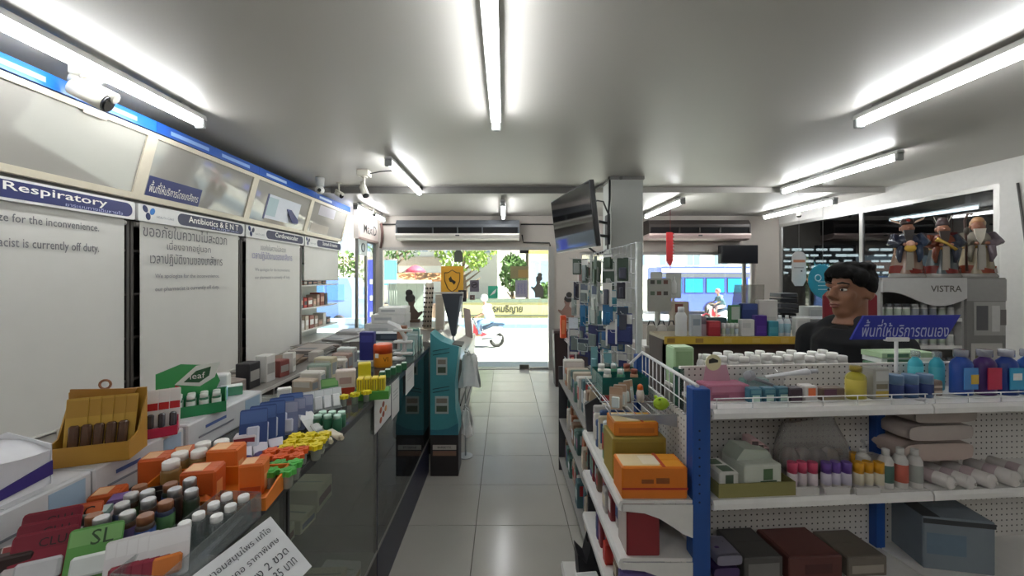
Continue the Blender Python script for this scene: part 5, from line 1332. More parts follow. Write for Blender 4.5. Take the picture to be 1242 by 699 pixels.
# red office chair behind the man
ch = thing('office_chair', 'red padded office chair behind the man in black', 'chair', (2.28, 2.52, 0), .15)
m = MB(); m.bbox(-.2, .2, 0, .07, .72, 1.40, .03); m.build('backrest', mat('#7d1a26', .6), ch)
MB().bbox(-.22, .22, -.45, .02, .45, .53, .03).build('seat', mat('#7d1a26', .6), ch)
MB().box(-.03, .03, .05, .08, .46, .8).build('back_bar', BLACK, ch)
MB().cyl((0, -.2, .08), (0, -.2, .46), .03).build('gas_lift', BLACK, ch)
for k in range(5):
    a_ = 2 * PI * k / 5; lg = MB().tube([(0, -.2, .1), (.26 * math.cos(a_), -.2 + .26 * math.sin(a_), .06)], [.025, .018], 6).build('leg', BLACK, ch); MB().ball((.26 * math.cos(a_), -.2 + .26 * math.sin(a_), .03), .03).build('caster', BLACK, lg)
for s in (-1, 1): MB().tube([(s * .2, .03, .7), (s * .25, -.1, .7), (s * .25, -.3, .7), (s * .2, -.32, .5)], .018, 6).build('armrest', BLACK, ch)

# ---------------------------------------------------------------- yellow edged shelf behind the white bottles
YD = 3.0
ZY = 1.028
ys = thing('low_shelf', 'dark low shelf with a yellow price strip carrying toiletries', 'shelf', (0, YD, 0))
xa, xb = XW(806, YD), XW(1004, YD)
MB().box(xa, xb, .006, .32, ZY - .025, ZY).build('top_board', mat('#a89c80', .5), ys)
MB().box(xa, xb, 0, .006, ZY - .055, ZY + .003).build('price_strip', mat('#c9a83e', .45), ys)
for k in range(5): MB().box(xa + .02 + .22 * k, xa + .08 + .22 * k, -.0015, 0, ZY - .045, ZY - .01).build('price_ticket', mat('#9a7a3a' if k < 2 else '#cdb25a', .5), ys)
MB().box(xa, xb, .03, .045, .05, ZY - .055).build('front_panel', mat('#3c2f2a', .6), ys)
for xx in (xa, xb - .02): MB().box(xx, xx + .02, .03, .32, 0, ZY - .025).build('side_panel', mat('#4a3c34', .6), ys)
def yb(px): return XW(px, YD + .06)
k3 = (YD + .06) / F
bottle('white curvy lotion bottle at the left of the yellow edged shelf', (yb(826), YD + .06, ZY), .048, 35 * k3, '#dcdedd', '#d6d8d8', None, 'lotion', None, 'lotion_bottle', sy=.6)
def yi(px0, px1, h_px, col, label, panels=(), dy=.06, dz=.05, rz=0.0):
    kk = (YD + dy) / F
    return box_item(label, (XW((px0 + px1) / 2, YD + dy), YD + dy, ZY), ((px1 - px0) * kk, dz, h_px * kk), col, rz, 'toiletry_box', 'box', None, panels)
yi(837, 849, 26, '#b9c0c4', 'grey blue toiletry box beside the curvy lotion bottle', [('f', .15, .85, .5, .8, '#8d98a2')])
bottle('slim pinkish bottle beside the red box', (yb(853.5), YD + .06, ZY), .018, 24 * k3, '#b9a0aa', '#8a7a84', None, 'cap')
yi(857, 872, 18, '#a8323c', 'red toiletry box on the yellow edged shelf', [('f', .1, .9, .6, .9, '#b9464e')])
for k in range(4): bottle('tiny white bottle with a pale label on the yellow edged shelf', (yb(877 + 5.2 * k), YD + .055, ZY), .0145, 15.5 * k3, '#d6d8d4', '#e2e4e2', ['#b9c9b4', '#b4c2cc'][k % 2], 'cap', 'tiny white bottles on the yellow edged shelf', n=8)
yi(897, 913, 20, '#cfd0cc', 'white toiletry box in the middle of the yellow edged shelf', [('f', .1, .7, .5, .8, '#bfc2c0')])
yi(914, 928, 25, '#4a2f86', 'purple toiletry box on the yellow edged shelf', [('f', .1, .9, .15, .5, '#5a3f96')])
yi(930, 942, 18, '#3a8a9a', 'teal toiletry box on the yellow edged shelf', [('f', .1, .9, .2, .6, '#4f9caa')])
for k in range(2): bottle('white bottle with a pale blue label beside the teal box', (yb(946 + 8.5 * k), YD + .06, ZY), .024, 25 * k3, '#cfd6da', '#e0e4e4', '#9ac0cc', 'lotion', 'white bottles beside the teal box')
yi(963, 980, 22, '#cdcfcb', 'white toiletry box near the man in black', [('f', .1, .9, .55, .85, '#c0c4c0')])
yi(884, 896, 34, '#4a8a5a', 'green toiletry box behind the tiny white bottles', [('f', .1, .9, .5, .95, '#b9c4b8')], .2)
yi(898, 917, 36, '#2f3f72', 'navy blue box behind the white toiletry box', [('f', .05, .95, .8, .98, '#3f528a')], .2)
yi(918, 941, 40, '#c6c4be', 'large white box behind the purple box', [('f', .1, .9, .2, .5, '#b4b4b0')], .22)
yi(838, 880, 19, '#2a4a4c', 'dark green long box behind the red box', [('f', .05, .95, .1, .6, '#37595a')], .2)
# clear acrylic sheet stand behind
ac = thing('acrylic_panel', 'slanted cloudy acrylic sheet behind the toiletries', 'panel', (XW(905, 3.27), 3.265, ZY))
MB().prism([(-.15, .0), (.14, .0), (.15, .40), (-.10, .40)], -.004, .004, 'y').build('sheet', glass('#e6e6e0', .10, .05, .45, hazecol='#a8a6a0'), ac); MB().box(-.12, .12, -.03, .03, 0, .012).build('foot', STEEL, ac)
# table in front of the tinted windows with paper stacks
tb = thing('side_table', 'grey side table with newspaper stacks by the tinted windows', 'table', (2.98, 4.0, 0))
MB().bbox(-.5, .5, -.3, .3, .985, 1.01, .004).build('table_top', mat('#8f8d8a', .5), tb)
for sx in (-.46, .46):
    for sy in (-.26, .26): MB().cyl((sx, sy, 0), (sx, sy, .985), .02).build('leg', STEEL, tb)
z = pile(5, 'folded newspaper pack in the left stack on the grey side table', 2.74, 3.92, 1.01, .17, .12, ['#8f9094', '#a5a6a8', '#77787e', '#b9b9b8'], 4, 'left newspaper stack')
z = pile(6, 'folded newspaper pack in the right stack on the grey side table', 3.12, 3.9, 1.01, .16, .12, ['#8f9094', '#a5a6a8', '#6a6b72', '#c2c2c0'], 6, 'right newspaper stack')
bs = thing('label_printer', 'black label printer with stacked trays on the side table', 'printer', (2.96, 4.12, 1.01)); MB().bbox(-.09, .09, -.08, .08, 0, .10, .01).build('case', BLACK, bs)
for k in range(4): MB().bbox(-.10 + .004 * k, .10 - .004 * k, -.09, .08, .105 + .055 * k, .145 + .055 * k, .004).build('tray', mat(['#22242a', '#3a3c42'][k % 2], .4), bs)
box_item('pale yellow paper box beside the black label printer', (2.72, 4.16, 1.01), (.12, .1, .22), '#c6c49a', .1, panels=[('f', .1, .9, .2, .8, '#b5bc9c')])
box_item('clear plastic storage box under the teal disc', (3.28, 4.12, 1.01), (.2, .14, .17), '#b5b8b6', .0, panels=[('f', .1, .9, .2, .8, '#a3a8a8')])
# hanging white tag and teal disc
hg = thing('hanging_tag', 'white tag sign with an arched top hanging on a string by the tinted windows', 'sign', (XW(969, 3.7), 3.7, ZW(347, 3.7)))
hw = .068
MB().prism([(-hw, .05), (-hw * .55, 0), (hw * .55, 0), (hw, .06), (hw * .95, .28)] + [(hw * .95 * math.cos(R(a_)), .28 + .05 * math.sin(R(a_))) for a_ in range(15, 180, 15)] + [(-hw * .95, .28)], -.003, .003, 'y').build('tag', mat('#d2d3d2', .5), hg)
MB().box(-.055, .055, -.004, -.003, .225, .25).build('orange_line', mat('#c98a6a', .5), hg); MB().box(-.05, .045, -.004, -.003, .17, .178).build('text_line', mat('#8a8a8a', .5), hg); MB().box(.015, .03, -.004, -.003, .135, .15).build('mark', mat('#55565a', .5), hg)
MB().cyl((0, 0, .32), (0, 0, CZ - ZW(347, 3.7)), .0015, n=5).build('string', mat('#9a9a98', .5), hg)
td = thing('hanging_disc', 'teal blue oval mobile sign hanging on a string by the tinted windows', 'sign', (XW(998, 3.6), 3.6, ZW(362, 3.6)))
MB().ball((0, 0, .155), .135, .006, .16, 24, 12, (0, -.35, 0)).build('disc', mat('#2f9cb8', .4), td)
MB().torus((-.05, -.006, .19), .028, .005, 'y', 16, 5).build('round_logo', mat('#c9e6ee', .5), td)
for k in range(3): MB().box(-.05, .07 - .02 * k, -.009, -.006, .15 - .035 * k, .156 - .035 * k).build('text_line', mat('#bfe0ea', .5), td)
MB().cyl((0, 0, .3), (0, 0, CZ - ZW(362, 3.6)), .0015, n=5).build('string', mat('#9a9a98', .5), td)
# ---------------------------------------------------------------- promotion corner at the foot of the pillar
pt = thing('promo_table', 'small white promotion table in front of the pillar', 'table', (1.44, 3.56, 0))
MB().bbox(-.22, .24, -.18, .18, .87, .89, .004).build('table_top', WHITE, pt)
MB().box(-.21, .23, -.17, .17, 0, .87).build('skirt', mat('#b8b0a4', .6), pt)
def standee(name, label, px0, px1, py0, py1, d, col, zbase, cat='standee'):
    x0, x1 = XW(px0, d), XW(px1, d); z1 = ZW(py0, d); zb = ZW(py1, d)
    t = thing(name, label, cat, ((x0 + x1) / 2, d, zbase)); w_ = (x1 - x0) / 2
    MB().prism(rrect(-w_, w_, zb - zbase, z1 - zbase, w_ * .15, 3), -.004, .004, 'y').build('card', mat(col, .5), t)
    MB().box(-.012, .012, 0, .012, 0, z1 - zbase - .05).build('strut', mat(col, .6), t); MB().box(-w_ * .6, w_ * .6, -.04, .05, 0, .006).build('foot', mat(col, .6), t)
    return t, w_, zb - zbase, z1 - zbase
t, w_, z0, z1 = standee('photo_standee', 'grey standee card with rows of dark square photos by the pillar', 785, 814, 338, 378, 3.49, '#a5a59c', .89)
for i in range(3):
    for j in range(2): MB().box(-w_ * .75 + i * w_ * .55, -w_ * .75 + i * w_ * .55 + w_ * .36, -.0055, -.004, z1 - .05 - j * .10, z1 - .015 - j * .10).build('photo', mat(['#4a4a44', '#5a6a58', '#6a4a40'][(i + j) % 3], .5), t)
t, w_, z0, z1 = standee('arch_standee', 'pale arched standee with a white bottle picture by the window', 808, 826, 331, 362, 3.6, '#c2c6c0', .89)
MB().lathe([(.022, z0 + .04), (.024, z1 - .10), (.008, z1 - .06), (.008, z1 - .035)], (0, -.01, 0), 10, sy=.3).build('bottle_print', mat('#e2e4e0', .5), t)
t, w_, z0, z1 = standee('arch_standee', 'pale arched standee half hidden behind the photo standee', 789, 803, 330, 352, 3.66, '#c9ccc6', .89)
box_item('beige carton with dark red print on the promotion table', (1.575, 3.50, .89), (.15, .08, .38), '#b5a998', .1, 'beige_carton', 'carton', None, [('f', .1, .6, .75, .95, '#7a3f38'), ('f', .2, .8, .1, .4, '#a39a8a')])
for k in range(3):
    t = thing('handled_pack', 'white pouch pack with a black carry handle by the pillar', 'pack', (1.29 + .088 * k, 3.405, .89), .2 * (k - 1), 'pouch packs by the pillar')
    MB().prism([(-.038, 0), (.038, 0), (.042, .15), (.03, .18), (-.03, .18), (-.042, .15)], -.018, .018, 'y').build('pouch', mat(['#b9b3a8', '#cfccc4', '#a8a49a'][k], .5), t)
    MB().tube([(-.03, 0, .17), (-.015, 0, .215), (.015, 0, .215), (.03, 0, .17)], .006, 6).build('handle', BLACK, t); MB().prism([(-.02, .04), (.025, .03), (.03, .11), (-.01, .12)], -.0195, -.018, 'y').build('dark_print', mat('#4a3c38', .5), t)
# cables and cameras on the right
w = MB(); w.tube([(XR - .012, 3.33, 2.3), (XR - .012, 3.30, 2.0), (XR - .012, 3.26, 1.6), (XR - .012, 3.26, .9)], .008, 6); tag(w.build('wall_cable', mat('#5c5a58', .6)), 'dark cable running down the white wall beside the tinted windows', 'cable')
def bullet_cam(label, loc, aim, ceil, box=None, s=1.0, name='security_camera'):
    t = thing(name, label, 'camera', loc)
    a_ = Vector(aim).normalized(); cw = mat('#d6d3c6', .4)
    up = ceil - loc[2]
    if box: MB().bbox(-box, box, -box, box, up - .06, up, .005).build('junction_box', cw, t)
    top = up - (.06 if box else 0)
    MB().cyl((0, 0, top - .012), (0, 0, top), .032 * s, n=14).cyl((0, 0, .03 * s), (0, 0, top - .01), .012 * s, n=8).build('mount', cw, t)
    MB().cyl(-a_ * .06 * s, a_ * .05 * s, .030 * s, .034 * s, n=14).build('camera_body', cw, t)
    MB().cyl(a_ * .05 * s, a_ * .062 * s, .0335 * s, .031 * s, n=14).build('lens_face', mat('#17171a', .15), t)
    MB().tube([-a_ * .06 * s + Vector((0, 0, .035 * s)), a_ * .085 * s + Vector((0, 0, .036 * s))], .022 * s, 8).build('sun_shade', cw, t)
    return t
bullet_cam('white bullet security camera hanging beside the near tube light', (-2.03, 1.90, 2.385), (.75, .35, -.38), CZ, .055, 1.25)
bullet_cam('white bullet camera under a square box near the ceiling batten', (-1.37, 3.78, 2.33), (.35, -.2, -.75), CZ, .055, 1.0)
bullet_cam('small bullet camera behind the round white camera above the cabinets', (-1.83, 4.28, 2.40), (.7, -.3, -.4), CZ, None, .8)
bullet_cam('tiny bullet camera above the corner signboard', (-1.80, 5.35, 2.36), (.2, -.7, -.4), CZ - .06, None, .75)
bullet_cam('small camera hanging in the corner above the tinted windows', (4.1, 5.4, 2.36), (-.4, -.6, -.6), CZ - .06, .04, .8)
t = thing('dome_camera', 'round white camera with a black eye above the wall cabinets', 'camera', (-1.93, 4.05, 2.40)); MB().ball((0, 0, 0), .045).build('camera_body', mat('#cfd0cc', .35), t); MB().cyl((0, 0, .035), (0, 0, CZ - 2.40), .04, .045).build('mount', mat('#cfd0cc', .35), t); MB().ball((.01, -.034, -.008), .02, .016, .02).build('lens', mat('#15161a', .1), t)
w = MB(); w.tube([(-1.31, 3.78, 2.50), (-1.2, 3.75, 2.512), (-1.02, 3.72, 2.515)], .006, 6); tag(w.build('camera_cable', BLACK), 'short black cable from the square camera box to the tube light', 'cable')
# ================================================================ television on the pillar
tv = thing('television', 'black wall mounted television turned towards the aisle on the pillar', 'television', (.60, 3.45, 1.99), 0, None, (R(7), 0, R(-78)))
MB().bbox(-.46, .46, -.012, .03, -.26, .26, .006).build('bezel', mat('#111113', .3), tv)
MB().box(-.447, .447, -.0145, -.012, -.238, .248).build('screen', mat('#08090c', .06, spec=.8), tv)
MB().bbox(-.3, .3, .03, .065, -.18, .16, .015).build('back_cover', mat('#151517', .5), tv)
MB().box(-.15, .15, .065, .085, -.12, .12).build('mount_plate', BLACK, tv)
ta = thing('tv_bracket', 'black double arm bracket holding the television to the pillar', 'bracket', (PX0, 4.1, 1.99))
MB().box(-.012, 0, -.06, .1, -.16, .16).build('wall_plate', BLACK, ta)
for zz in (-.07, .07): MB().tube([(0, .02, zz), (-.2, -.2, zz), (-.385, -.6, zz)], .016, 8).build('arm', BLACK, ta)
c = MB(); c.tube([(PX0 - .012, 4.02, CZ), (PX0 - .012, 4.015, 2.3), (PX0 - .03, 4.0, 2.12), (PX0 - .03, 4.0, 1.95), (PX0 - .03, 4.02, 1.78), (.95, 3.95, 1.72), (.76, 3.66, 1.8)], .011, 7); tag(c.build('tv_cable', BLACK), 'black cable looping from the ceiling along the pillar to the television', 'cable')
c = MB(); c.tube([(PX0 - .03, 4.0, 2.14), (.98, 3.85, 2.24), (.88, 3.7, 2.22), (.76, 3.62, 2.1)], .008, 7); tag(c.build('tv_cable', BLACK), 'thin black cable arching above the television bracket', 'cable')
# ================================================================ wire grid stand with hanging goods
gx, gy0, gy1 = .675, 1.95, 3.02
gr = thing('grid_stand', 'white wire grid stand with hooks full of hanging packs before the pillar', 'display stand', (gx, gy0, 0))
GLn = gy1 - gy0
MB().bbox(-.012, .012, -.012, .012, 0, 1.67, .002).build('post', mat('#c2c8c2', .4), gr); MB().bbox(-.012, .012, GLn - .012, GLn + .012, 0, 1.67, .002).build('post', mat('#c2c8c2', .4), gr)
w = MB()
for i in range(15): w.cyl((0, .07 * i + .05, .95), (0, .07 * i + .05, 1.68), .0022, n=5)
for j in range(10): w.cyl((0, 0, .96 + .079 * j), (0, GLn, .96 + .079 * j), .0025, n=5)
w.build('wire_grid', STEEL, gr)
rh = random.Random(21)
hcols = [('#3f4f42', '#5a4c42', '#4a5a4a'), ('#b9b9b2', '#33313c', '#a9b0a8'), ('#2f6f9a', '#cfd2ce', '#8f9a94'), ('#2f5a86', '#30355e', '#c6ccd2'), ('#6a9aa0', '#343a68', '#b9c4c4')]
n = 0
for j, zt in enumerate((1.60, 1.46, 1.32, 1.19, 1.08)):
    y = gy0 + .10 + .03 * (j % 2)
    i = 0
    while y < gy1 - .05:
        col = rh.choice(hcols[j]); w_ = rh.uniform(.035, .09); hh = rh.uniform(.08, .17); zt_ = zt; zt = zt + rh.uniform(-.02, .02)
        hk = .05 + .05 * (i % 3)
        MB().tube([(0, y - gy0, zt + .004), (-hk - .05, y - gy0, zt + .006), (-hk - .058, y - gy0, zt + .018)], .002, 5).build('hook', STEEL, gr)
        t = card_pack(cname(col) + ' hanging pack in the ' + ['top', 'second', 'middle', 'fourth', 'bottom'][j] + ' row of the wire grid stand', (gx - hk, y, zt - hh), w_, hh + .006, col, rh.choice(['#8f9490', '#4a4c58', col, col, '#6f7a78']), rh.choice(['#b9bab6', col, '#3f4a5a', col]), R(-38) + rh.uniform(-.7, .5), 0, 'hanging packs on the grid stand', 'hanging_pack', hook=True, bshape=(rh.uniform(.4, .9), rh.uniform(.25, .75)))
        y += .095 if j < 2 else .11; i += 1; zt = zt_
# big blue and teal hanging pieces
for (px, py0, py1, d, col, lb) in ((715, 344, 390, 2.9, '#2b7396', 'bright blue hanging glove pack at the far end of the grid stand'), (722, 352, 425, 2.55, '#5f8a8c', 'long pale teal hanging pack on the grid stand'), (745, 390, 420, 2.15, '#3b4378', 'navy blue hanging pack with a white edge at the near end of the grid stand'), (757, 380, 418, 2.05, '#394272', 'navy blue hanging pack against the white post of the grid stand'), (739, 352, 378, 2.3, '#4a8a98', 'teal boxed hanging pack in the middle of the grid stand'), (708, 318, 344, 2.95, '#b79a92', 'brownish pink hanging pack at the far end of the grid stand')):
    x = XW(px, d); zt = ZW(py0, d); zb = ZW(py1, d); w_ = .085
    MB().tube([(0, d - gy0, zt - .004), (x - gx - .012, d - gy0, zt - .003), (x - gx - .02, d - gy0, zt + .01)], .0022, 5).build('hook', STEEL, gr)
    t = card_pack(lb, (x, d, zb), w_, zt - zb, col, col, '#d2d4d0', R(-20), 0, None, 'hanging_pack', hook=True, bshape=(.8, .5))
    MB().box(-w_ / 2 - .003, -w_ / 2 + .006, -.004, .003, 0, (zt - zb) * .8).build('white_edge', WHITE, t)
# low shelf below the grid
ls = thing('low_shelf', 'dark low shelf with packets under the wire grid stand', 'shelf', (0, 1.95, 0))
for z in (.1, .40, .70): MB().box(.42, .655, 0, 1.06, z - .012, z).build('shelf_board', mat('#8f8d8a', .5), ls)
for yy in (0, 1.045): MB().box(.42, .655, yy, yy + .015, 0, .80).build('side_panel', mat('#3c3c40', .5), ls)
MB().box(.64, .655, .015, 1.045, 0, .80).build('back_panel', mat('#6a6866', .5), ls)
for z in (.1, .40, .70):
    y = 1.98
    while y < 2.92:
        w_ = rh.uniform(.04, .08); hh = rh.uniform(.12, .2)
        c_ = rh.choice(['#8a6f5a', '#5f7f78', '#b5aa98', '#4a6a70', '#a86a4a', '#c9c6be', '#3f5f58']); box_item(cname(c_) + ' packet on the ' + {.1: 'bottom', .4: 'middle', .7: 'top'}[z] + ' board of the low shelf under the grid', (.53 + rh.uniform(-.02, .02), y + w_ / 2, z), (.15, w_ * .9, hh), c_, 0, 'packet', 'packet', 'packets in the low shelf under the grid', [('l', .1, .9, .3, .7, rh.choice(bc)), ('f', .1, .9, .5, .9, rh.choice(bc))]); y += w_ + .01
# ================================================================ tiered rack with red goods near the doors
rk = thing('wire_rack', 'white wire rack of red and pink packs near the doors', 'rack', (.78, 4.35, 0))
for yy in (0, .5):
    MB().tube([(.30, yy, 0), (.30, yy, .95)], .01, 6).build('post', WIRE, rk); MB().tube([(.02, yy, 0), (.02, yy, .80), (.06, yy, .88), (.12, yy, .88)], .01, 6).build('post', WIRE, rk)
for z in (.16, .42, .68):
    MB().box(.0, .30, -.01, .51, z - .008, z).build('tier', mat('#c9c5c2', .5), rk)
    w = MB()
    for zz in (.02, .045, .07): w.cyl((-.03 + .0 * zz, -.01, z + zz), (-.03, .51, z + zz), .004, n=5)
    for i in range(6): w.cyl((0, -.01 + .104 * i, z - .004), (-.03, -.01 + .104 * i, z + .07), .003, n=5)
    w.build('wire_lip', WIRE, rk)
MB().box(.29, .30, 0, .5, .05, .93).build('back_panel', mat('#4c4448', .6), rk)
MB().box(.0, .30, -.005, .0, .05, .62).build('end_panel', mat('#54494c', .6), rk)
for z in (.16, .42, .68):
    for i in range(6):
        for j in range(2):
            box_item('red and pink pack on the wire rack near the doors', (.85 + .11 * j, 4.40 + .08 * i, z), (.09, .065, rh.uniform(.09, .16) if j else rh.uniform(.06, .11)), rh.choice(['#a83a44', '#8a3040', '#c45a4a', '#7d4a50', '#b8707a', '#d07a4a']), 0, 'snack_pack', 'pack', 'red packs on the wire rack', [('l', .1, .9, .2, .7, rh.choice(['#d8b0a8', '#c9c0ba', '#e0a060'])), ('f', .1, .9, .3, .8, '#c9a09a')])
for k in range(3): box_item('green and white box on top of the red packs rack', (.87 + .08 * k, 4.46, .86), (.07, .07, .16), '#5f7a55', 0, 'leaf_box', 'box', 'green boxes on the wire rack', [('f', .15, .85, .1, .35, '#c9cfc4'), ('f', .15, .85, .7, .95, '#c9cfc4')])
MB().box(.03, .29, .02, .48, .85, .858).build('top_tier', mat('#c9c5c2', .5), rk)
t = thing('orange_sign_box', 'bright orange upright box hanging at the corner of the wire rack', 'box', (XW(683, 4.7), 4.7, ZW(410, 4.7))); MB().bbox(-.035, .035, -.03, .03, 0, .27, .004).build('case', mat('#e0562c', .5), t); MB().box(-.02, .02, -.0315, -.03, .05, .22).build('print', mat('#e88a5a', .5), t); MB().tube([(.035, 0, .2), (.1, 0, .2)], .006, 5).build('arm', STEEL, t)
bk = thing('dark_bin', 'dark brown bin standing behind the wire rack', 'bin', (.78, 5.35, 0)); MB().prism([(-.09, 0), (.09, 0), (.11, .72), (-.11, .72)], -.11, .11, 'y').build('bin_body', mat('#3a2c2c', .5), bk); MB().bbox(-.115, .115, -.115, .115, .72, .76, .01).build('lid', mat('#463636', .5), bk)
# ================================================================ teal floor display and the far counter
ts = thing('floor_display', 'teal cardboard floor display with pictures at the end of the counter', 'display stand', (-.452, 2.90, 0))
TE = mat('#4a9aa2', .45)
MB().bbox(-.104, .106, 0, .2, 0, .31, .003).build('black_base', mat('#2f2a2b', .5), ts)
MB().prism([(-.104, .31), (.106, .31), (.106, .40), (.085, .50), (.08, .70), (.095, .85), (.112, .97), (.05, .985), (-.02, 1.01), (-.07, 1.045), (-.104, 1.075)], 0, .2, 'y').build('teal_front', TE, ts)
MB().prism([(-.104, .31), (.106, .31), (.106, .40), (.03, .36), (-.05, .345), (-.104, .35)], -.002, 0, 'y').build('dark_wave', mat('#35788a', .45), ts)
for z, w_ in ((.76, .055), (.47, .075)):
    MB().box(-.05 - w_ / 2 + .02, -.05 + w_ / 2 + .045, -.004, 0, z, z + .13).build('picture_card', mat('#b9c4c0', .5), ts); MB().box(-.05 - w_ / 2 + .03, -.05 + w_ / 2 + .035, -.005, -.004, z + .015, z + .06).build('picture', mat('#4a5a48', .5), ts); MB().box(-.05 - w_ / 2 + .03, -.05 + w_ / 2 + .035, -.005, -.004, z + .08, z + .115).build('picture', mat('#8a8478', .5), ts)
for z in (.935, .905, .65, .625): MB().prism([(-.085, z), (.04, z + .022), (.04, z + .027), (-.085, z + .006)], -.003, 0, 'y').build('script_line', mat('#23464e', .5), ts)
MB().box(-.085, .09, -.003, 0, .20, .235).build('white_label', mat('#c9c4bc', .5), ts); MB().box(-.085, .09, -.003, 0, .155, .19).build('brown_label', mat('#8a6a58', .5), ts); text('BARBETTE', mat('#2f2a2b', .5), ts, (.002, -.004, .218), FACE_CAM, .1, None)
MB().prism([(-.09, .99), (.13, .965), (.13, .975), (-.08, 1.0)], .02, .2, 'y').build('black_tray', mat('#222426', .5), ts)
# far counter with sloping glass
fc = thing('display_counter', 'far counter with sloping glossy front behind the teal floor display', 'display counter', (0, 3.25, 0))
pr = [(-1.3, .1), (-.40, .1), (-.36, .70), (-.355, .79), (-.66, .95), (-1.3, .95)]
MB().prism(pr, 0, 1.5, 'y').build('body', mat('#77736c', .35), fc)
MB().prism([(-.352, .79), (-.657, .955), (-.66, .951), (-.356, .786)], .02, 1.48, 'y').build('sloping_glass', mat('#b9b6b0', .08), fc)
MB().box(-1.28, -.42, .02, 1.48, 0, .1).build('plinth', BLACK, fc)
for k in range(3): MB().box(-.395 + .012 * k, -.385 + .012 * k, .05, 1.45, .22 + .17 * k, .24 + .17 * k).build('side_rail', mat('#3a3836', .5), fc)
ZF = .95
def fa(px, d): return XW(px, d)
for k, (w_, hh, c) in enumerate(((.34, .12, '#c9cbc9'), (.30, .08, '#d6d6d2'), (.24, .06, '#dfe0dc'))):
    box_item(['grey white machine box at the bottom of the white stack', 'white carton in the middle of the white stack', 'small white carton on top of the white stack'][k], (-1.08 + .03 * k, 3.6, ZF + [0, .1225, .205][k]), (w_, .26, hh), c, .05 * k, 'white_box', 'box', None, [('f', .1, .6, .4, .7, '#aeb2b4')])
box_item('dark and white shallow box before the white stack', (-1.0, 3.36, ZF), (.26, .14, .06), '#2f3a4a', 0, panels=[('t', .02, .98, .02, .98, '#d2d4d4'), ('f', .3, .9, .3, .8, '#55606c')])
tw = thing('spiral_rack', 'tall beige spiral tower rack with rows of dark holes', 'rack', (-.80, 4.0, ZF))
MB().cyl((0, 0, 0), (.03, 0, .48), .045, .04, 14).build('column', mat('#b5aa98', .5), tw)
for k in range(9):
    for i in range(4):
        a_ = R(-150 + 40 * i); MB().ball((.03 * k / 9 + .043 * math.cos(a_), .043 * math.sin(a_), .04 + .048 * k), .010, .010, .012).build('hole', mat('#3f3830', .6), tw)
MB().cyl((0, 0, 0), (0, 0, .012), .08, n=18).build('foot', mat('#b5aa98', .5), tw)
box_item('tall narrow beige box beside the spiral tower rack', (-.665, 4.0, ZF), (.085, .08, .36), '#c2b9a8', 0, panels=[('f', .1, .9, .1, .9, '#b8af9e')])
fn = thing('sign_holder', 'dark grey tapered sign holder on a thin stem on the far counter', 'sign holder', (XW(550, 3.5), 3.5, .861), 0)
MB().prism([(-.015, .10), (.02, .10), (.085, .48), (-.105, .48)], -.012, .012, 'y').build('tapered_board', mat('#3f444c', .4), fn); MB().prism([(.02, .12), (.03, .12), (.08, .46), (.06, .46)], -.013, -.012, 'y').build('pale_edge', mat('#7f858c', .4), fn)
MB().cyl((0, 0, 0), (0, 0, .12), .01).cyl((0, 0, 0), (0, 0, .008), .05, n=14).build('stem', STEEL, fn); MB().box(-.18, .09, -.014, .014, .48, .495).build('top_edge', mat('#c9c6bd', .4), fn)
sgl = thing('leaning_card', 'pale pinkish card leaning at the far end of the counter', 'card', (-.385, 4.35, .806), 0); MB().prism([(-.05, 0), (.03, 0), (.0, .32), (-.08, .34)], -.004, .004, 'y').build('card', mat('#b8aaa4', .5), sgl); MB().box(-.04, .02, 0, .05, 0, .006).build('foot', mat('#b8aaa4', .5), sgl)
lady_base = thing('wooden_block', 'small wooden block carrying the lady standee on the far counter', 'block', (XW(499, 4.6), 4.62, ZF)); MB().bbox(-.1, .1, -.03, .03, 0, .035, .004).build('block', mat('#5a4638', .6), lady_base); MB().box(-.012, .012, .004, .02, .035, .15).build('strut', mat('#5a4638', .6), lady_base)
# goods on the navy counter: clear boxes, curved white holder, plastic packets
ho = thing('curved_holder', 'white curved phone shaped holder on the navy counter', 'holder', (-.70, 2.52, ZC))
MB().tube([(.0, 0, .0), (.05, 0, .06), (.055, 0, .14), (.01, 0, .21), (-.06, 0, .24)], [.014, .016, .017, .016, .012], 8).build('curved_arm', mat('#d9dad8', .35), ho); MB().lathe([(.055, 0), (.055, .008), (.02, .016)], n=16).build('foot', mat('#d0d1cf', .35), ho)
for k in range(3): MB().bbox(-.02, .10, -.02, .02, .03 + .075 * k, .045 + .075 * k, .003).build('cross_bar', mat('#cfd0ce', .4), ho)
for k in range(7):
    y = 2.34 + .085 * k
    t = box_item('flat clear wrapped packet stacked on the navy counter', (-.86 + .05 * math.sin(k * 2), y, ZC + .0), (.16, .075, .03 + .012 * (k % 4)), ['#a9b0b0', '#c2c6c4', '#8f9a98', '#bcb9b0'][k % 4], .3 * math.sin(k), 'clear_packet', 'packet', 'clear packets on the navy counter', [('t', .05, .95, .1, .5, '#d6dad8'), ('t', .2, .8, .6, .9, '#7f8a8a')], rough=.12)
for k in range(4):
    box_item('pale teal clear box at the far end of the navy counter', (-.66, 2.64 + .085 * k, ZC), (.09, .07, .10 + .03 * (k % 3)), ['#7fa8a4', '#a9b8b4', '#5f8a86', '#8fb0aa'][k], .1, 'teal_box', 'box', 'teal boxes on the navy counter', [('f', .1, .9, .5, .9, '#b9cac6')], rough=.15)
box_item('brown bread packet on the white box behind the curved holder', (-.76, 2.88, ZC), (.07, .06, .17), '#8a5a40', .1, 'bread_packet', 'packet', None, [('f', .05, .95, .0, .45, '#cfcfca')])
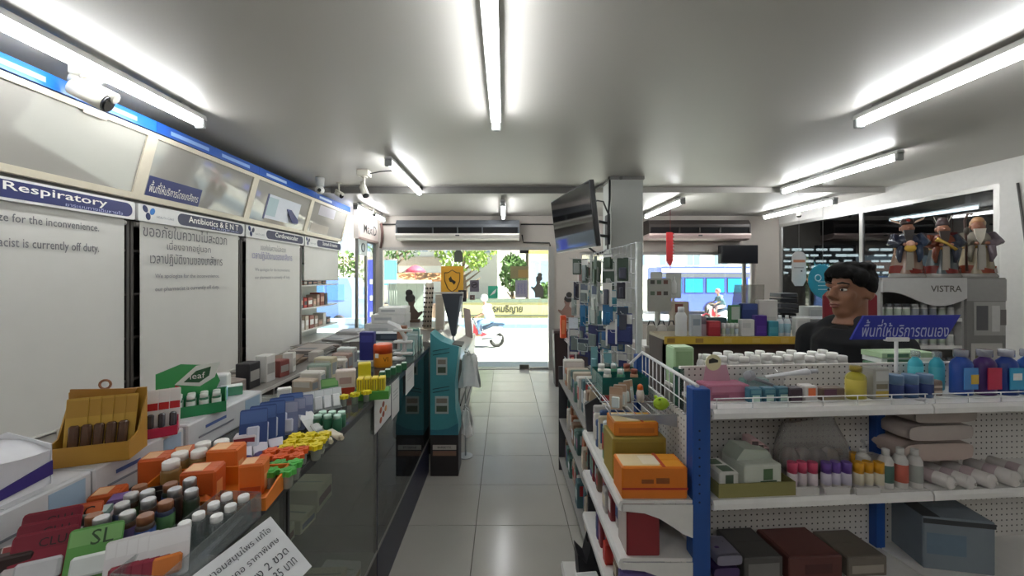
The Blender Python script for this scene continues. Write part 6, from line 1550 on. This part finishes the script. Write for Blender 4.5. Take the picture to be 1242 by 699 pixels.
# white plastic bags hung beside the teal display
def shop_bag(label, loc, w_, h_, seed):
    t = thing('plastic_bag', label, 'bag', loc)
    r_ = random.Random(seed); ph = [r_.uniform(0, 6) for _ in range(4)]
    MB().grid(lambda u, v: (w_ * (.5 + .5 * (1 - v) ** .6) * .5 * math.cos(2 * PI * u) + .012 * math.sin(7 * u * PI + ph[0] + 4 * v), .05 * math.sin(2 * PI * u) + .01 * math.sin(9 * u * PI + ph[1]), h_ * v + .015 * math.sin(4 * PI * u + ph[2]) * (1 - v)), 22, 8).build('film', mat('#ecedeb', .4), t)
    MB().tube([(-.02, 0, h_ * .95), (-.01, 0, h_ * 1.12), (.02, 0, h_ * .95)], .006, 6).build('handle', mat('#d0d1cf', .4), t)
    return t
shop_bag('white plastic bag hanging off the side of the teal floor display', (-.285, 3.16, .60), .17, .26, 1)
shop_bag('small white plastic bag low beside the teal floor display', (-.31, 3.14, .22), .09, .2, 2)
hk = thing('bag_hook', 'thin steel rod holding the plastic bags beside the teal display', 'rod', (-.325, 3.16, 0)); MB().cyl((0, .06, 0), (0, .06, .9), .006).cyl((0, 0, .88), (.04, 0, .88), .004).build('rod', STEEL, hk); MB().cyl((0, .06, .88), (0, 0, .88), .005).cyl((0, 0, .44), (.02, 0, .44), .004).cyl((0, .06, .44), (0, 0, .44), .004).build('hook', STEEL, hk); MB().cyl((0, .06, 0), (0, .06, .01), .06, n=16).build('foot', STEEL, hk)
# ================================================================ goods on the wall ledge and open shelves
rl = random.Random(9)
ZL = .70
pile(7, 'magazine in the paper stack by the open shelves', -1.95, 3.95, ZL, .15, .2, ['#b9b7b2', '#8f8c88', '#d2d0ca', '#a39a92', '#77736f'], 11, 'paper stack by the open shelves')
pile(9, 'paper pack in the tall stack beside the navy box', -1.86, 4.42, ZL, .13, .17, ['#cfcdc8', '#9c9a98', '#b5b2ae', '#86847f'], 12, 'tall paper stack beside the navy box')
pile(4, 'brown folder lying under the small notice blind', -2.0, 3.5, ZL, .14, .17, ['#7d6a5a', '#94806e', '#6a5a50'], 13, 'brown folders on the ledge')
for (x, y, w_, d_, h_, c, lb) in ((-1.84, 2.78, .10, .12, .18, '#2c2b2e', 'black upright file box on the wall ledge'), (-1.82, 2.95, .09, .10, .20, '#d6d4ce', 'tall white carton on the wall ledge'), (-1.80, 3.10, .10, .10, .13, '#8a4a44', 'dull red pouch box on the wall ledge'), (-1.80, 3.24, .08, .08, .16, '#d0cec8', 'white paper cup box on the wall ledge'),
                                (-1.85, 2.60, .14, .14, .10, '#9a8f86', 'rounded beige box on the wall ledge'), (-1.78, 3.66, .09, .12, .09, '#b9b4ac', 'small grey carton on the ledge edge'), (-1.80, 4.12, .1, .1, .07, '#6f6259', 'small brown carton between the paper stacks')):
    box_item(lb, (x, y, ZL), (w_, d_, h_), c, rl.uniform(-.3, .3), 'ledge_box', 'box', None, [('r', .1, .9, .3, .7, '#a8a49e'), ('t', .1, .9, .1, .9, c)])
for z, n_ in ((1.124, 7), (.864, 7), (1.394, 6)):
    y = 4.45
    for i in range(n_):
        w_ = rl.uniform(.07, .11); hh = rl.uniform(.08, .17)
        if z > 1.3: hh = .05
        c = rl.choice(['#4a4a4c', '#8a4a3a', '#d0ccc2', '#c2b4a0', '#5f6a70', '#b93a30', '#a08a78'])
        box_item(cname(c) + ' medicine pack on the ' + {1.124: 'middle', .864: 'lower', 1.394: 'upper'}[z] + ' board of the open wall shelf', (-2.42, y + w_ / 2, z), (.14, w_, hh), c, 0, 'medicine_pack', 'pack', 'packs on the open wall shelf', [('r', .1, .9, .3, .7, rl.choice(['#e0ddd6', '#3a3a3c', '#c9a08a']))]); y += w_ + .02

# more clutter on the ledge behind the counters
for (x, y, n_, rx, ry, lb, gname, seed) in ((-2.0, 3.12, 5, .12, .12, 'flat grey packet in the low heap behind the white carton', 'low heap on the ledge', 31), (-1.88, 4.75, 12, .13, .13, 'white paper ream in the tallest stack near the side window', 'tallest paper stack near the side window', 32), (-2.12, 4.2, 6, .12, .14, 'dark folder in the stack against the small notice blind', 'dark folders against the blind', 33)):
    pile(n_, lb, x, y, ZL, rx, ry, ['#c9c6c0', '#9a968f', '#7d766e', '#b9aea4', '#5f5a56'] if n_ != 12 else ['#d9d8d4', '#b8b8b6', '#cfcfcc'], seed, gname)
for k, (y, w_, h_, c) in enumerate(((1.62, .09, .10, '#8d8478'), (1.75, .10, .13, '#c9c4ba'), (1.9, .08, .12, '#4a4642'), (2.02, .12, .09, '#a8a098'), (2.2, .1, .15, '#d2cec6'), (2.36, .1, .11, '#7a5a50'))):
    box_item(['taupe carton', 'cream carton', 'black carton', 'grey carton', 'tall white carton', 'reddish brown carton'][k] + ' on the wall ledge under the Thai notice blind', (-1.86 - .05 * (k % 2), y, ZL), (.12, w_, h_), c, .2 * (k % 3 - 1), 'ledge_box', 'box', None, [('r', .1, .9, .25, .75, '#9c978f')])
for k, y in enumerate((2.55, 2.8, 3.05, 3.3, 3.55, 3.8, 4.05)):
    box_item(['brown', 'grey', 'white', 'dark', 'beige', 'pale', 'tan'][k] + ' storage carton inside the open base cabinets', (-1.95, y, .375), (.3, .18, .2), ['#6a5a4c', '#77746f', '#bdbab4', '#3c3a38', '#a39880', '#c4c2bc', '#8f7a62'][k], 0, 'storage_carton', 'carton', 'cartons in the base cabinets', [('r', .1, .9, .3, .7, '#8d8a85')])
# bundles at the back of the navy counter
for k in range(8):
    y = 1.80 + .068 * k
    c = ['#b5a48f', '#d0cdc6', '#8a9a8c', '#c4bb9c', '#77706a', '#d8d4ca', '#9c8478', '#b9c0bc'][k]
    box_item(['tan', 'pale grey', 'sage green', 'straw yellow', 'dark taupe', 'ivory', 'dusty brown', 'bluish grey'][k] + ' medicine box in the back row of the navy counter', (-.925, y, ZC), (.10, .055, .06 + .02 * (k * 5 % 4)), c, .15 * (k % 3 - 1), 'medicine_box', 'box', None, [('r', .15, .85, .3, .8, '#8d9498'), ('f', .1, .9, .5, .9, '#c9c4ba')])
# ================================================================ the street outside
RZ = -1.0
structure(MB().box(-60, 60, 7.9, 17.5, RZ - .2, RZ).build('road', mat('#b9b7b2', .8, var=.1, scale=2)))
structure(MB().box(-60, 60, 17.5, 70, RZ - .2, RZ + .12).build('pavement_far', mat('#c9c5bc', .8)))
structure(MB().box(-9, 12, YB + .15, 7.6, -.3, -.13).box(-9, 12, 7.6, 7.9, RZ, -.55).box(-9, -2.12, 2.0, YB + .15, -.3, -.13).build('pavement', mat('#cfcdc6', .8, var=.08, scale=6)))
# painted kerb barrier
kb = thing('kerb_barrier', 'pale blue and white painted roadside barrier across the street', 'barrier', (0, 17.6, RZ))
MB().box(-12, 12, -.06, .2, 0, .28).build('lower_band', mat('#7d97ae', .6), kb)
MB().box(-12, 12, 0, .26, .28, .56).build('upper_band', mat('#a3b6c4', .6), kb)
MB().box(-12, 12, -.01, .02, .26, .30).build('groove', mat('#7c8790', .6), kb)
# sign wall with big letters
sw = thing('sign_wall', 'long cream boundary wall with dark Thai lettering across the street', 'wall', (.6, 18.4, RZ + .12))
MB().box(-2.6, 3.2, 0, .2, 0, 1.3).build('wall_body', mat('#c9bd86', .7), sw)
MB().box(-2.6, 2.2, -.03, .22, 1.12, 1.3).build('coping', mat('#77816f', .6), sw)
MB().box(-2.6, 2.2, -.03, 0, .5, .56).build('dark_line', mat('#6d7468', .6), sw)
text('ไกรหมธิญาย', mat('#2b2f27', .6), sw, (-.62, -.012, .82), FACE_CAM, 1.75, .46, bold=.02)
# trees
leafm = mat('#7e9a3c', .6, var=.35, scale=2.5); leafd = mat('#56743a', .6, var=.3, scale=2.5); bark = mat('#6b5a48', .8)
def tree(x, y, h, rx, rz, label, lm, n=900, seed=1):
    rnd = random.Random(seed)
    t = thing('street_tree', label, 'tree', (x, y, RZ), 0, None)
    m = MB(); m.tube([(0, 0, 0), (.1, 0, h * .35), (-.05, .1, h * .6), (0, 0, h * .9)], [.16, .13, .1, .05], 7)
    for k in range(5):
        a = rnd.uniform(0, 6.28); m.tube([(0, 0, h * (.4 + .08 * k)), (math.cos(a) * rx * .5, math.sin(a) * rx * .5, h * (.55 + .08 * k))], [.07, .025], 5)
    m.build('trunk', bark, t)
    c = MB()
    for k in range(n):
        while True:
            p = Vector((rnd.uniform(-1, 1), rnd.uniform(-1, 1), rnd.uniform(-1, 1)))
            if .25 < p.length < 1: break
        p = Vector((p.x * rx, p.y * rx, h + p.z * rz)); s_ = rnd.uniform(.09, .2)
        q = Euler((rnd.uniform(0, 6), rnd.uniform(0, 6), rnd.uniform(0, 6))).to_matrix()
        c.add([p + q @ Vector(v) * s_ for v in ((-1, 0, 0), (0, -.5, .1), (1, 0, 0), (0, .5, .1))], [(0, 1, 2, 3)])
    f = c.build('foliage', lm, t); f['kind'] = 'stuff'
    return t
tree(-2.2, 21, 4.4, 1.9, 1.7, 'leafy yellow green street tree behind the yellow poster', leafm, 1300, 2)
tree(.45, 20, 2.7, .7, 1.0, 'small bushy green tree beside the white building column', leafd, 600, 3)
tree(-6.4, 23, 5.0, 2.0, 1.6, 'tall sparse tree behind the market stalls', leafd, 800, 4)
tree(2.2, 19.4, 1.75, .7, .45, 'low roadside shrub behind the cream lettered wall', leafd, 350, 5)
tree(-9.9, 23.5, 2.6, 1.6, 1.5, 'round green tree seen through the corner side window', leafd, 700, 6)
# buildings
def building(x0, x1, y, h, label, wall, band=None, wins=None, wcol='#8aa0b8'):
    t = thing('street_building', label, 'building', ((x0 + x1) / 2, y, RZ))
    w = (x1 - x0) / 2
    MB().box(-w, w, 0, 5, 0, h).build('wall', wall, t)
    if band: MB().box(-w - .05, w + .05, -.15, 0, band[0], band[1]).build('sign_band', mat(band[2], .6), t)
    MB().box(-w - .1, w + .1, -.2, 5, h, h + .25).build('parapet', wall, t)
    for (a, b, c, d) in (wins or []):
        f = MB().box(a, b, -.05, .02, c, d).build('window', mat('#d9dcda', .5), t)
        for q in range(2):
            u0 = a + .05 + q * (b - a) / 2; MB().box(u0, u0 + (b - a) / 2 - .08, -.06, -.05, c + .05, d - .05).build('pane', mat(wcol, .15), f)
    return t
building(-.4, 1.35, 25, 9, 'white building column rising behind the lettered wall', mat('#efeae0', .6), None, [])
building(1.62, 6.5, 26, 8.5, 'shop building with yellow and orange sign bands and blue grey windows', mat('#e9e2cf', .6), (4.0, 4.9, '#e8c25a'), [(-2.4, -1.0, .9, 3.6), (-.8, .8, .9, 3.6), (-2.4, -1.0, 5.4, 7.4), (-.8, .8, 5.4, 7.4)])
building(-18, -5.4, 34, 10, 'pale row of shophouses behind the market stalls', mat('#e6e3dc', .6), (3.4, 4.2, '#c9b8a8'), [(-5 + 2.2 * k, -3.8 + 2.2 * k, 4.6, 6.4) for k in range(5)])
building(7.5, 26, 34, 11, 'long white building behind the blue bus', mat('#f0eeea', .6), (5.2, 6.0, '#d8d4ce'), [(-8 + 2.4 * k, -6.8 + 2.4 * k, 3.4, 5.0) for k in range(7)])
building(-5.2, -.6, 32, 12, 'grey white tall building behind the street trees', mat('#dddbd4', .6), None, [(-2 + 1.4 * k, -1.1 + 1.4 * k, 4.4, 6.0) for k in range(3)])
# blue bus
bus = thing('city_bus', 'blue city bus passing on the far side of the road', 'bus', (XW(858, 24), 24, RZ))
BL = mat('#5b6fe0', .35); BG = mat('#33b4f2', .15)
b = MB(); b.prism(rrect(-2.9, 3.2, .35, 3.1, .18), 0, 2.2, 'y'); b.build('body', BL, bus)
MB().box(-2.85, 3.15, -.01, 0, 2.72, 2.98).build('roof_band', mat('#c8cdf5', .4), bus)
MB().box(-2.85, 2.6, -.015, 0, 2.42, 2.68).build('dark_band', mat('#6d7079', .4), bus)
for k in range(4):
    f = MB().box(-2.75 + 1.32 * k, -1.55 + 1.32 * k, -.02, 0, 1.45, 2.38).build('window', mat('#3f4a60', .3), bus)
    MB().box(-2.68 + 1.32 * k, -1.62 + 1.32 * k, -.028, -.02, 1.5, 2.33).build('pane', BG, f)
MB().box(2.5, 3.12, -.03, 0, .5, 2.35).build('door', mat('#98a6b4', .3), bus)
for xw in (-1.9, .25):
    w = MB().torus((xw, .02, .42), .32, .11, 'y', 20, 8).build('wheel', mat('#4a4038', .7), bus)
    MB().cyl((xw, -.06, .42), (xw, .05, .42), .22, n=14).build('hub', mat('#cfc9bd', .4, .3), w)
    MB().prism([(xw + .52 * math.cos(R(a)), .42 + .52 * math.sin(R(a))) for a in range(0, 181, 20)], -.012, 0, 'y').build('wheel_arch', mat('#3a3f70', .5), bus)
# second blue vehicle seen through the side window
bus2 = thing('blue_van', 'dark blue parked van seen through the corner side window', 'van', (-8.95, 18.4, RZ))
b = MB(); b.prism([(-1.7, .3), (1.7, .3), (1.7, 1.9), (1.5, 2.4), (-1.5, 2.5), (-1.7, 2.3)], 0, 1.8, 'y'); b.build('body', mat('#6f88c8', .35), bus2)
for k in range(3): MB().box(-1.5 + k, -.65 + k, -.02, 0, 1.35, 2.1).build('window', mat('#5b84c0', .15), bus2)
MB().box(-1.1, -.5, -.025, 0, .8, 1.3).build('notice', WHITE, bus2)
for xw in (-1.1, 1.1): MB().torus((xw, 0, .33), .24, .09, 'y', 16, 8).build('wheel', mat('#2d2d2d', .7), bus2)
bn = thing('banner_stand', 'tall blue and red banner stand outside the corner side window', 'banner', (XW(452, 9.5), 9.5, -1.0))
MB().box(-.12, .12, -.02, .02, 1.3, 2.9).build('upper_print', mat('#5560d8', .5), bn)
MB().box(-.12, .12, -.02, .02, .75, 1.3).build('lower_print', mat('#d8395a', .5), bn)
for k in range(3): MB().box(-.06, .08, -.025, -.02, 1.5 + .4 * k, 1.62 + .4 * k).build('white_mark', WHITE, bn)
MB().cyl((0, .03, 0), (0, .03, 2.9), .02).box(-.3, .3, -.2, .25, 0, .04).build('pole', STEEL, bn)
# street stall
ks = thing('street_stall', 'pale grey street food stall with a flat roof opposite the doors', 'stall', (XW(492, 12.5), 12.5, RZ))
MB().box(-.75, .75, -.35, .5, 2.28, 2.36).build('roof', mat('#dfe0dc', .6), ks)
for sx in (-.66, .66):
    for sy in (-.3, .42): MB().cyl((sx, sy, 0), (sx, sy, 2.3), .025).build('post', STEEL, ks)
MB().box(-.66, .66, .40, .44, 1.0, 2.25).build('back_panel', mat('#8f968c', .6), ks)
MB().bbox(-.66, .66, -.3, .4, .15, 1.0, .02).build('counter', mat('#989e96', .5), ks)
for k in range(5): MB().cyl((-.5 + .07 * k, -.28, 1.6), (-.5 + .07 * k, -.28, 2.25), .012).build('bar', mat('#8d948c', .5), ks)
bd = thing('street_banner', 'light blue hanging cloth banner among the stalls', 'banner', (XW(473, 17), 17, 1.1))
MB().box(-.32, .3, -.02, .02, 0, 1.1).build('cloth', mat('#69c4ea', .7), bd); MB().cyl((-.34, 0, 1.1), (.32, 0, 1.1), .03).build('rod', STEEL, bd); MB().cyl((-.34, .05, -2.1), (-.34, .05, 1.12), .03).build('pole', STEEL, bd)
pr = thing('red_umbrella', 'small red umbrella above the market stalls', 'umbrella', (XW(504, 18), 18, RZ + .12))
MB().lathe([(.5, 2.55), (.38, 2.72), (.16, 2.85), (.01, 2.88)], n=12).build('canopy', mat('#d84a5e', .6), pr); MB().cyl((0, 0, 0), (0, 0, 2.8), .025).build('pole', STEEL, pr)
aw = thing('market_awning', 'orange brown awning over the far market stalls', 'awning', (XW(500, 20), 20, RZ + .12))
MB().prism([(-.1, 2.1), (1.2, 2.5), (1.2, 2.56), (-.1, 2.16)], -2.2, 1.6, 'x').build('roof', mat('#c98d63', .6), aw)
for xx in (-2.1, -.3, 1.5): MB().cyl((xx, 0, 0), (xx, 0, 2.12), .04).build('post', STEEL, aw)
MB().bbox(-2.1, 1.5, .1, 1.0, 0, .9, .02).build('counter', mat('#a88f7a', .6), aw)

# ---------------------------------------------------------------- motorcycle and rider
mc = thing('motorcycle', 'red and white scooter with blue tail riding past the doors', 'motorcycle', (XW(588, 13.6), 13.6, RZ))
# local: rides towards -x
for xw in (-.62, .42):
    w = MB().torus((xw, 0, .27), .22, .05, 'y', 22, 8).build('wheel', mat('#2a2826', .7), mc)
    MB().torus((xw, 0, .27), .15, .02, 'y', 18, 6).cyl((xw, -.06, .27), (xw, .06, .27), .05).build('rim', mat('#b9b9b9', .3, .6), w)
m = MB(); m.prism([(-.45, .35), (.2, .3), (.5, .52), (.62, .72), (.3, .74), (-.05, .6), (-.2, .5), (-.38, .95), (-.5, .95)], -.13, .13, 'y'); m.build('body', mat('#d9d9dc', .3), mc)
MB().prism([(-.05, .62), (.3, .76), (.66, .78), (.7, .84), (.3, .86), (-.1, .72)], -.12, .12, 'y').build('seat', mat('#41546a', .5), mc)
MB().prism([(-.4, .45), (-.1, .4), (.1, .48), (-.25, .62), (-.38, .85)], -.15, .15, 'y').build('leg_shield', mat('#cf3f4c', .35), mc)
MB().prism([(.25, .5), (.75, .8), (.68, .86), (.3, .66)], -.1, .1, 'y').build('tail', mat('#7fa6d6', .35), mc)
MB().cyl((-.1, -.16, .3), (.6, -.18, .36), .045, .06).build('exhaust', STEEL, mc)
MB().tube([(-.62, .02, .27), (-.5, .02, .7), (-.42, .02, 1.0)], .03).tube([(-.38, -.28, 1.02), (-.44, 0, 1.0), (-.38, .28, 1.02)], .016).build('fork', BLACK, mc)
MB().ball((-.5, 0, .92), .08, .1, .1).build('headlight', mat('#dfe5ea', .1), mc)
MB().prism([(-.85, .42), (-.62, .55), (-.42, .45), (-.42, .5), (-.62, .6), (-.87, .46)], -.05, .05, 'y').build('fender', mat('#cf3f4c', .35), mc)
def rider(loc, label, shirt, pants, helmet, group=None):
    t = thing('person', label, 'person', loc)
    m = MB()
    m.ball((.12, 0, .98), .16, .17, .14)                                   # hips on the seat (.86)
    m.tube([(.12, 0, .95), (.08, 0, 1.2), (.0, 0, 1.42), (-.03, 0, 1.5)], [.16, .15, .17, .08], 10)
    m.tube([(-.03, 0, 1.45), (-.06, 0, 1.62)], [.055, .055], 8)
    m.ball((-.08, 0, 1.70), .1, .085, .12)
    for s in (-1, 1):
        m.tube([(0, s * .19, 1.43), (-.08, s * .25, 1.2), (-.36, s * .27, 1.06)], [.055, .045, .035], 8)
        m.ball((-.4, s * .27, 1.05), .045, .03, .03)
        m.tube([(.12, s * .1, .95), (-.25, s * .16, .85), (-.2, s * .15, .45)], [.09, .07, .05], 8)
        m.tube([(-.2, s * .15, .46), (-.34, s * .15, .42)], [.045, .035], 8)
    bake(m, .03, 'body', mat('#b98d72', .6), t, 3)
    m = MB(); m.tube([(.13, 0, .98), (.08, 0, 1.2), (.0, 0, 1.44), (-.03, 0, 1.5)], [.185, .175, .19, .09], 12)
    for s in (-1, 1): m.tube([(0, s * .17, 1.43), (-.08, s * .25, 1.2)], [.075, .06], 8)
    m.build('shirt', shirt, t)
    m = MB()
    m.ball((.12, 0, .97), .19, .19, .13)
    for s in (-1, 1): m.tube([(.12, s * .1, .95), (-.26, s * .16, .86), (-.2, s * .15, .5)], [.115, .09, .07], 8)
    m.build('trousers', pants, t)
    m = MB(); m.ball((-.07, 0, 1.73), .135, .12, .135); m.build('helmet', helmet, t)
    return t
rider((XW(588, 13.6) + .05, 13.6, RZ), 'person in white shirt and blue jeans riding the red scooter', mat('#eceae6', .7), mat('#8fb0dc', .7), mat('#d8d8d6', .3))
mc2 = copy_tree(mc); mc2.location = (XW(871, 20), 20, RZ); mc2['label'] = 'scooter passing in front of the blue bus'
rider((XW(871, 20) + .05, 20, RZ), 'person in dark shirt riding a scooter in front of the blue bus', mat('#5a7a86', .7), mat('#c9a6a6', .7), mat('#c98f8a', .4))

# ---------------------------------------------------------------- posters on the glass
YP = YB + .0085
def poster(name, label, px0, px1, py0, py1, col, cat='poster', y=YP, rough=.6):
    x0, x1, z0, z1 = XW(px0, y), XW(px1, y), ZW(py1, y), ZW(py0, y)
    t = thing(name, label, cat, ((x0 + x1) / 2, y, z0))
    w, h_ = (x1 - x0) / 2, z1 - z0
    MB().box(-w, w, -.0015, .0015, 0, h_).build('sheet', mat(col, rough), t)
    return t, w, h_
def pprint(t, fn, col, name='print', y=-.003):
    m = MB(); fn(m, y); m.build(name, mat(col, .6), t)
t, w, h_ = poster('yellow_poster', 'yellow poster with a dark shield emblem stuck on the glass door', 535, 562, 323, 360, '#e0a52e')
pts = [(0, .43), (.07, .385), (.125, .385), (.12, .25), (.07, .13), (0, .075), (-.07, .13), (-.12, .25), (-.125, .385), (-.07, .385)]
m = MB()
for a, b in zip(pts, pts[1:] + pts[:1]): m.cyl((a[0], -.004, a[1]), (b[0], -.004, b[1]), .006, n=5)
m.build('shield_outline', mat('#3a2f22', .6), t)
MB().prism([(-.06, .29), (-.02, .33), (.0, .28), (.06, .24), (.03, .19), (.0, .23), (-.04, .24)], -.004, -.002, 'y').build('shield_figure', mat('#2e261c', .6), t)
t, w, h_ = poster('window_sticker', 'dark pointed sticker above the yellow poster', 551, 561, 306, 318, '#5d6058', 'sticker')
MB().prism([(-.06, .155), (.06, .155), (0, .24)], -.0015, .0015, 'y').build('tip', mat('#5d6058', .6), t)
t, w, h_ = poster('no_smoking_sign', 'grey no smoking sign on the glass door', 570, 581, 340, 354, '#6c6470', 'sign')
m = MB(); m.torus((0, -.004, h_ * .6), .045, .006, 'y', 18, 5); m.cyl((-.032, -.004, h_ * .6 - .032), (.032, -.004, h_ * .6 + .032), .005, n=5); m.box(-.03, .03, -.004, -.002, h_ * .6 - .006, h_ * .6 + .006); m.build('no_smoking_symbol', mat('#241e22', .6), t)
t, w, h_ = poster('door_lock_plate', 'small brown square plate on the glass door under the no smoking sign', 570, 576, 358, 364, '#6e5a55', 'plate')
MB().ball((0, -.01, h_ / 2), .012).build('knob', STEEL, t)
t, w, h_ = poster('card_reader', 'dark box with a pale keyhole panel on the glass door', 556, 566, 352, 366, '#2c2628', 'card reader')
MB().bbox(-w, w, -.03, -.002, 0, h_, .004).build('case', mat('#2c2628', .5), t); MB().box(-.02, .02, -.033, -.03, .06, .13).build('keypad', mat('#b8b2ae', .5), t)
t, w, h_ = poster('green_poster', 'small green poster with a white swoosh on the glass door', 592, 604, 347, 362, '#3fae8c')
MB().prism([(-.05, .04), (.03, .08), (.06, .16), (.0, .11)], -.004, -.002, 'y').build('white_swoosh', WHITE, t)
t, w, h_ = poster('brown_poster', 'brown green photo poster on the glass door', 619, 641, 323, 338, '#8d8460')
MB().box(-.02, w - .01, -.003, -.0015, .02, h_ * .7).build('photo', mat('#a98a55', .6), t)
t, w, h_ = poster('notice_sheet', 'lavender grey notice sheet with columns of Thai text on the glass door', 625, 640, 340, 361, '#9a97a6', 'notice')
for k, s_ in enumerate(('ก', 'ข', 'ค')):
    text('ดบกต', mat('#5a5794', .6), t, (-.05 + .05 * k, -.003, h_ * .52), (PI / 2, PI / 2, 0), .16, .03)
# silhouettes of ladies with tall hair
def lady(name, label, px, py_bot, d, s_, col, hair, flip=1, cat='cutout', base=None):
    pt = P(px, py_bot, d)
    t = thing(name, label, cat, pt)
    f = flip
    o = [(-.07, 0), (.09, 0), (.11, .12), (.085, .22), (.03, .27), (.035, .30), (.05, .36), (.02, .40), (-.03, .40), (-.045, .36), (-.05, .335), (-.04, .32), (-.03, .29), (-.05, .25), (-.09, .20), (-.14, .22), (-.15, .2), (-.09, .13), (-.07, .1)]
    MB().prism([(x * s_ * f, z * s_) for x, z in o], -.004, .004, 'y').build('figure', mat(col, .6), t)
    m = MB(); m.ball((.015 * s_ * f, 0, .385 * s_), .065 * s_, .008, .06 * s_); m.ball((.03 * s_ * f, 0, .455 * s_), .048 * s_, .008, .045 * s_); m.build('hair_bun', mat(hair, .6), t)
    return t
lady('lady_cutout', 'flat cutout of a lady with tall black hair on the wall beside the glass doors', 688, 392, YB - .012, 1.0, '#8d6f63', '#33302f')
lady('lady_sticker', 'grey sticker of a lady with a bun on the right glass door', 653, 361, YP, .8, '#6e6c64', '#5a5852')
lady('lady_standee', 'cutout of a lady with tall black hair behind the white paper stack', 499, 398, 4.62, .92, '#57483f', '#2b2a2b', -1)
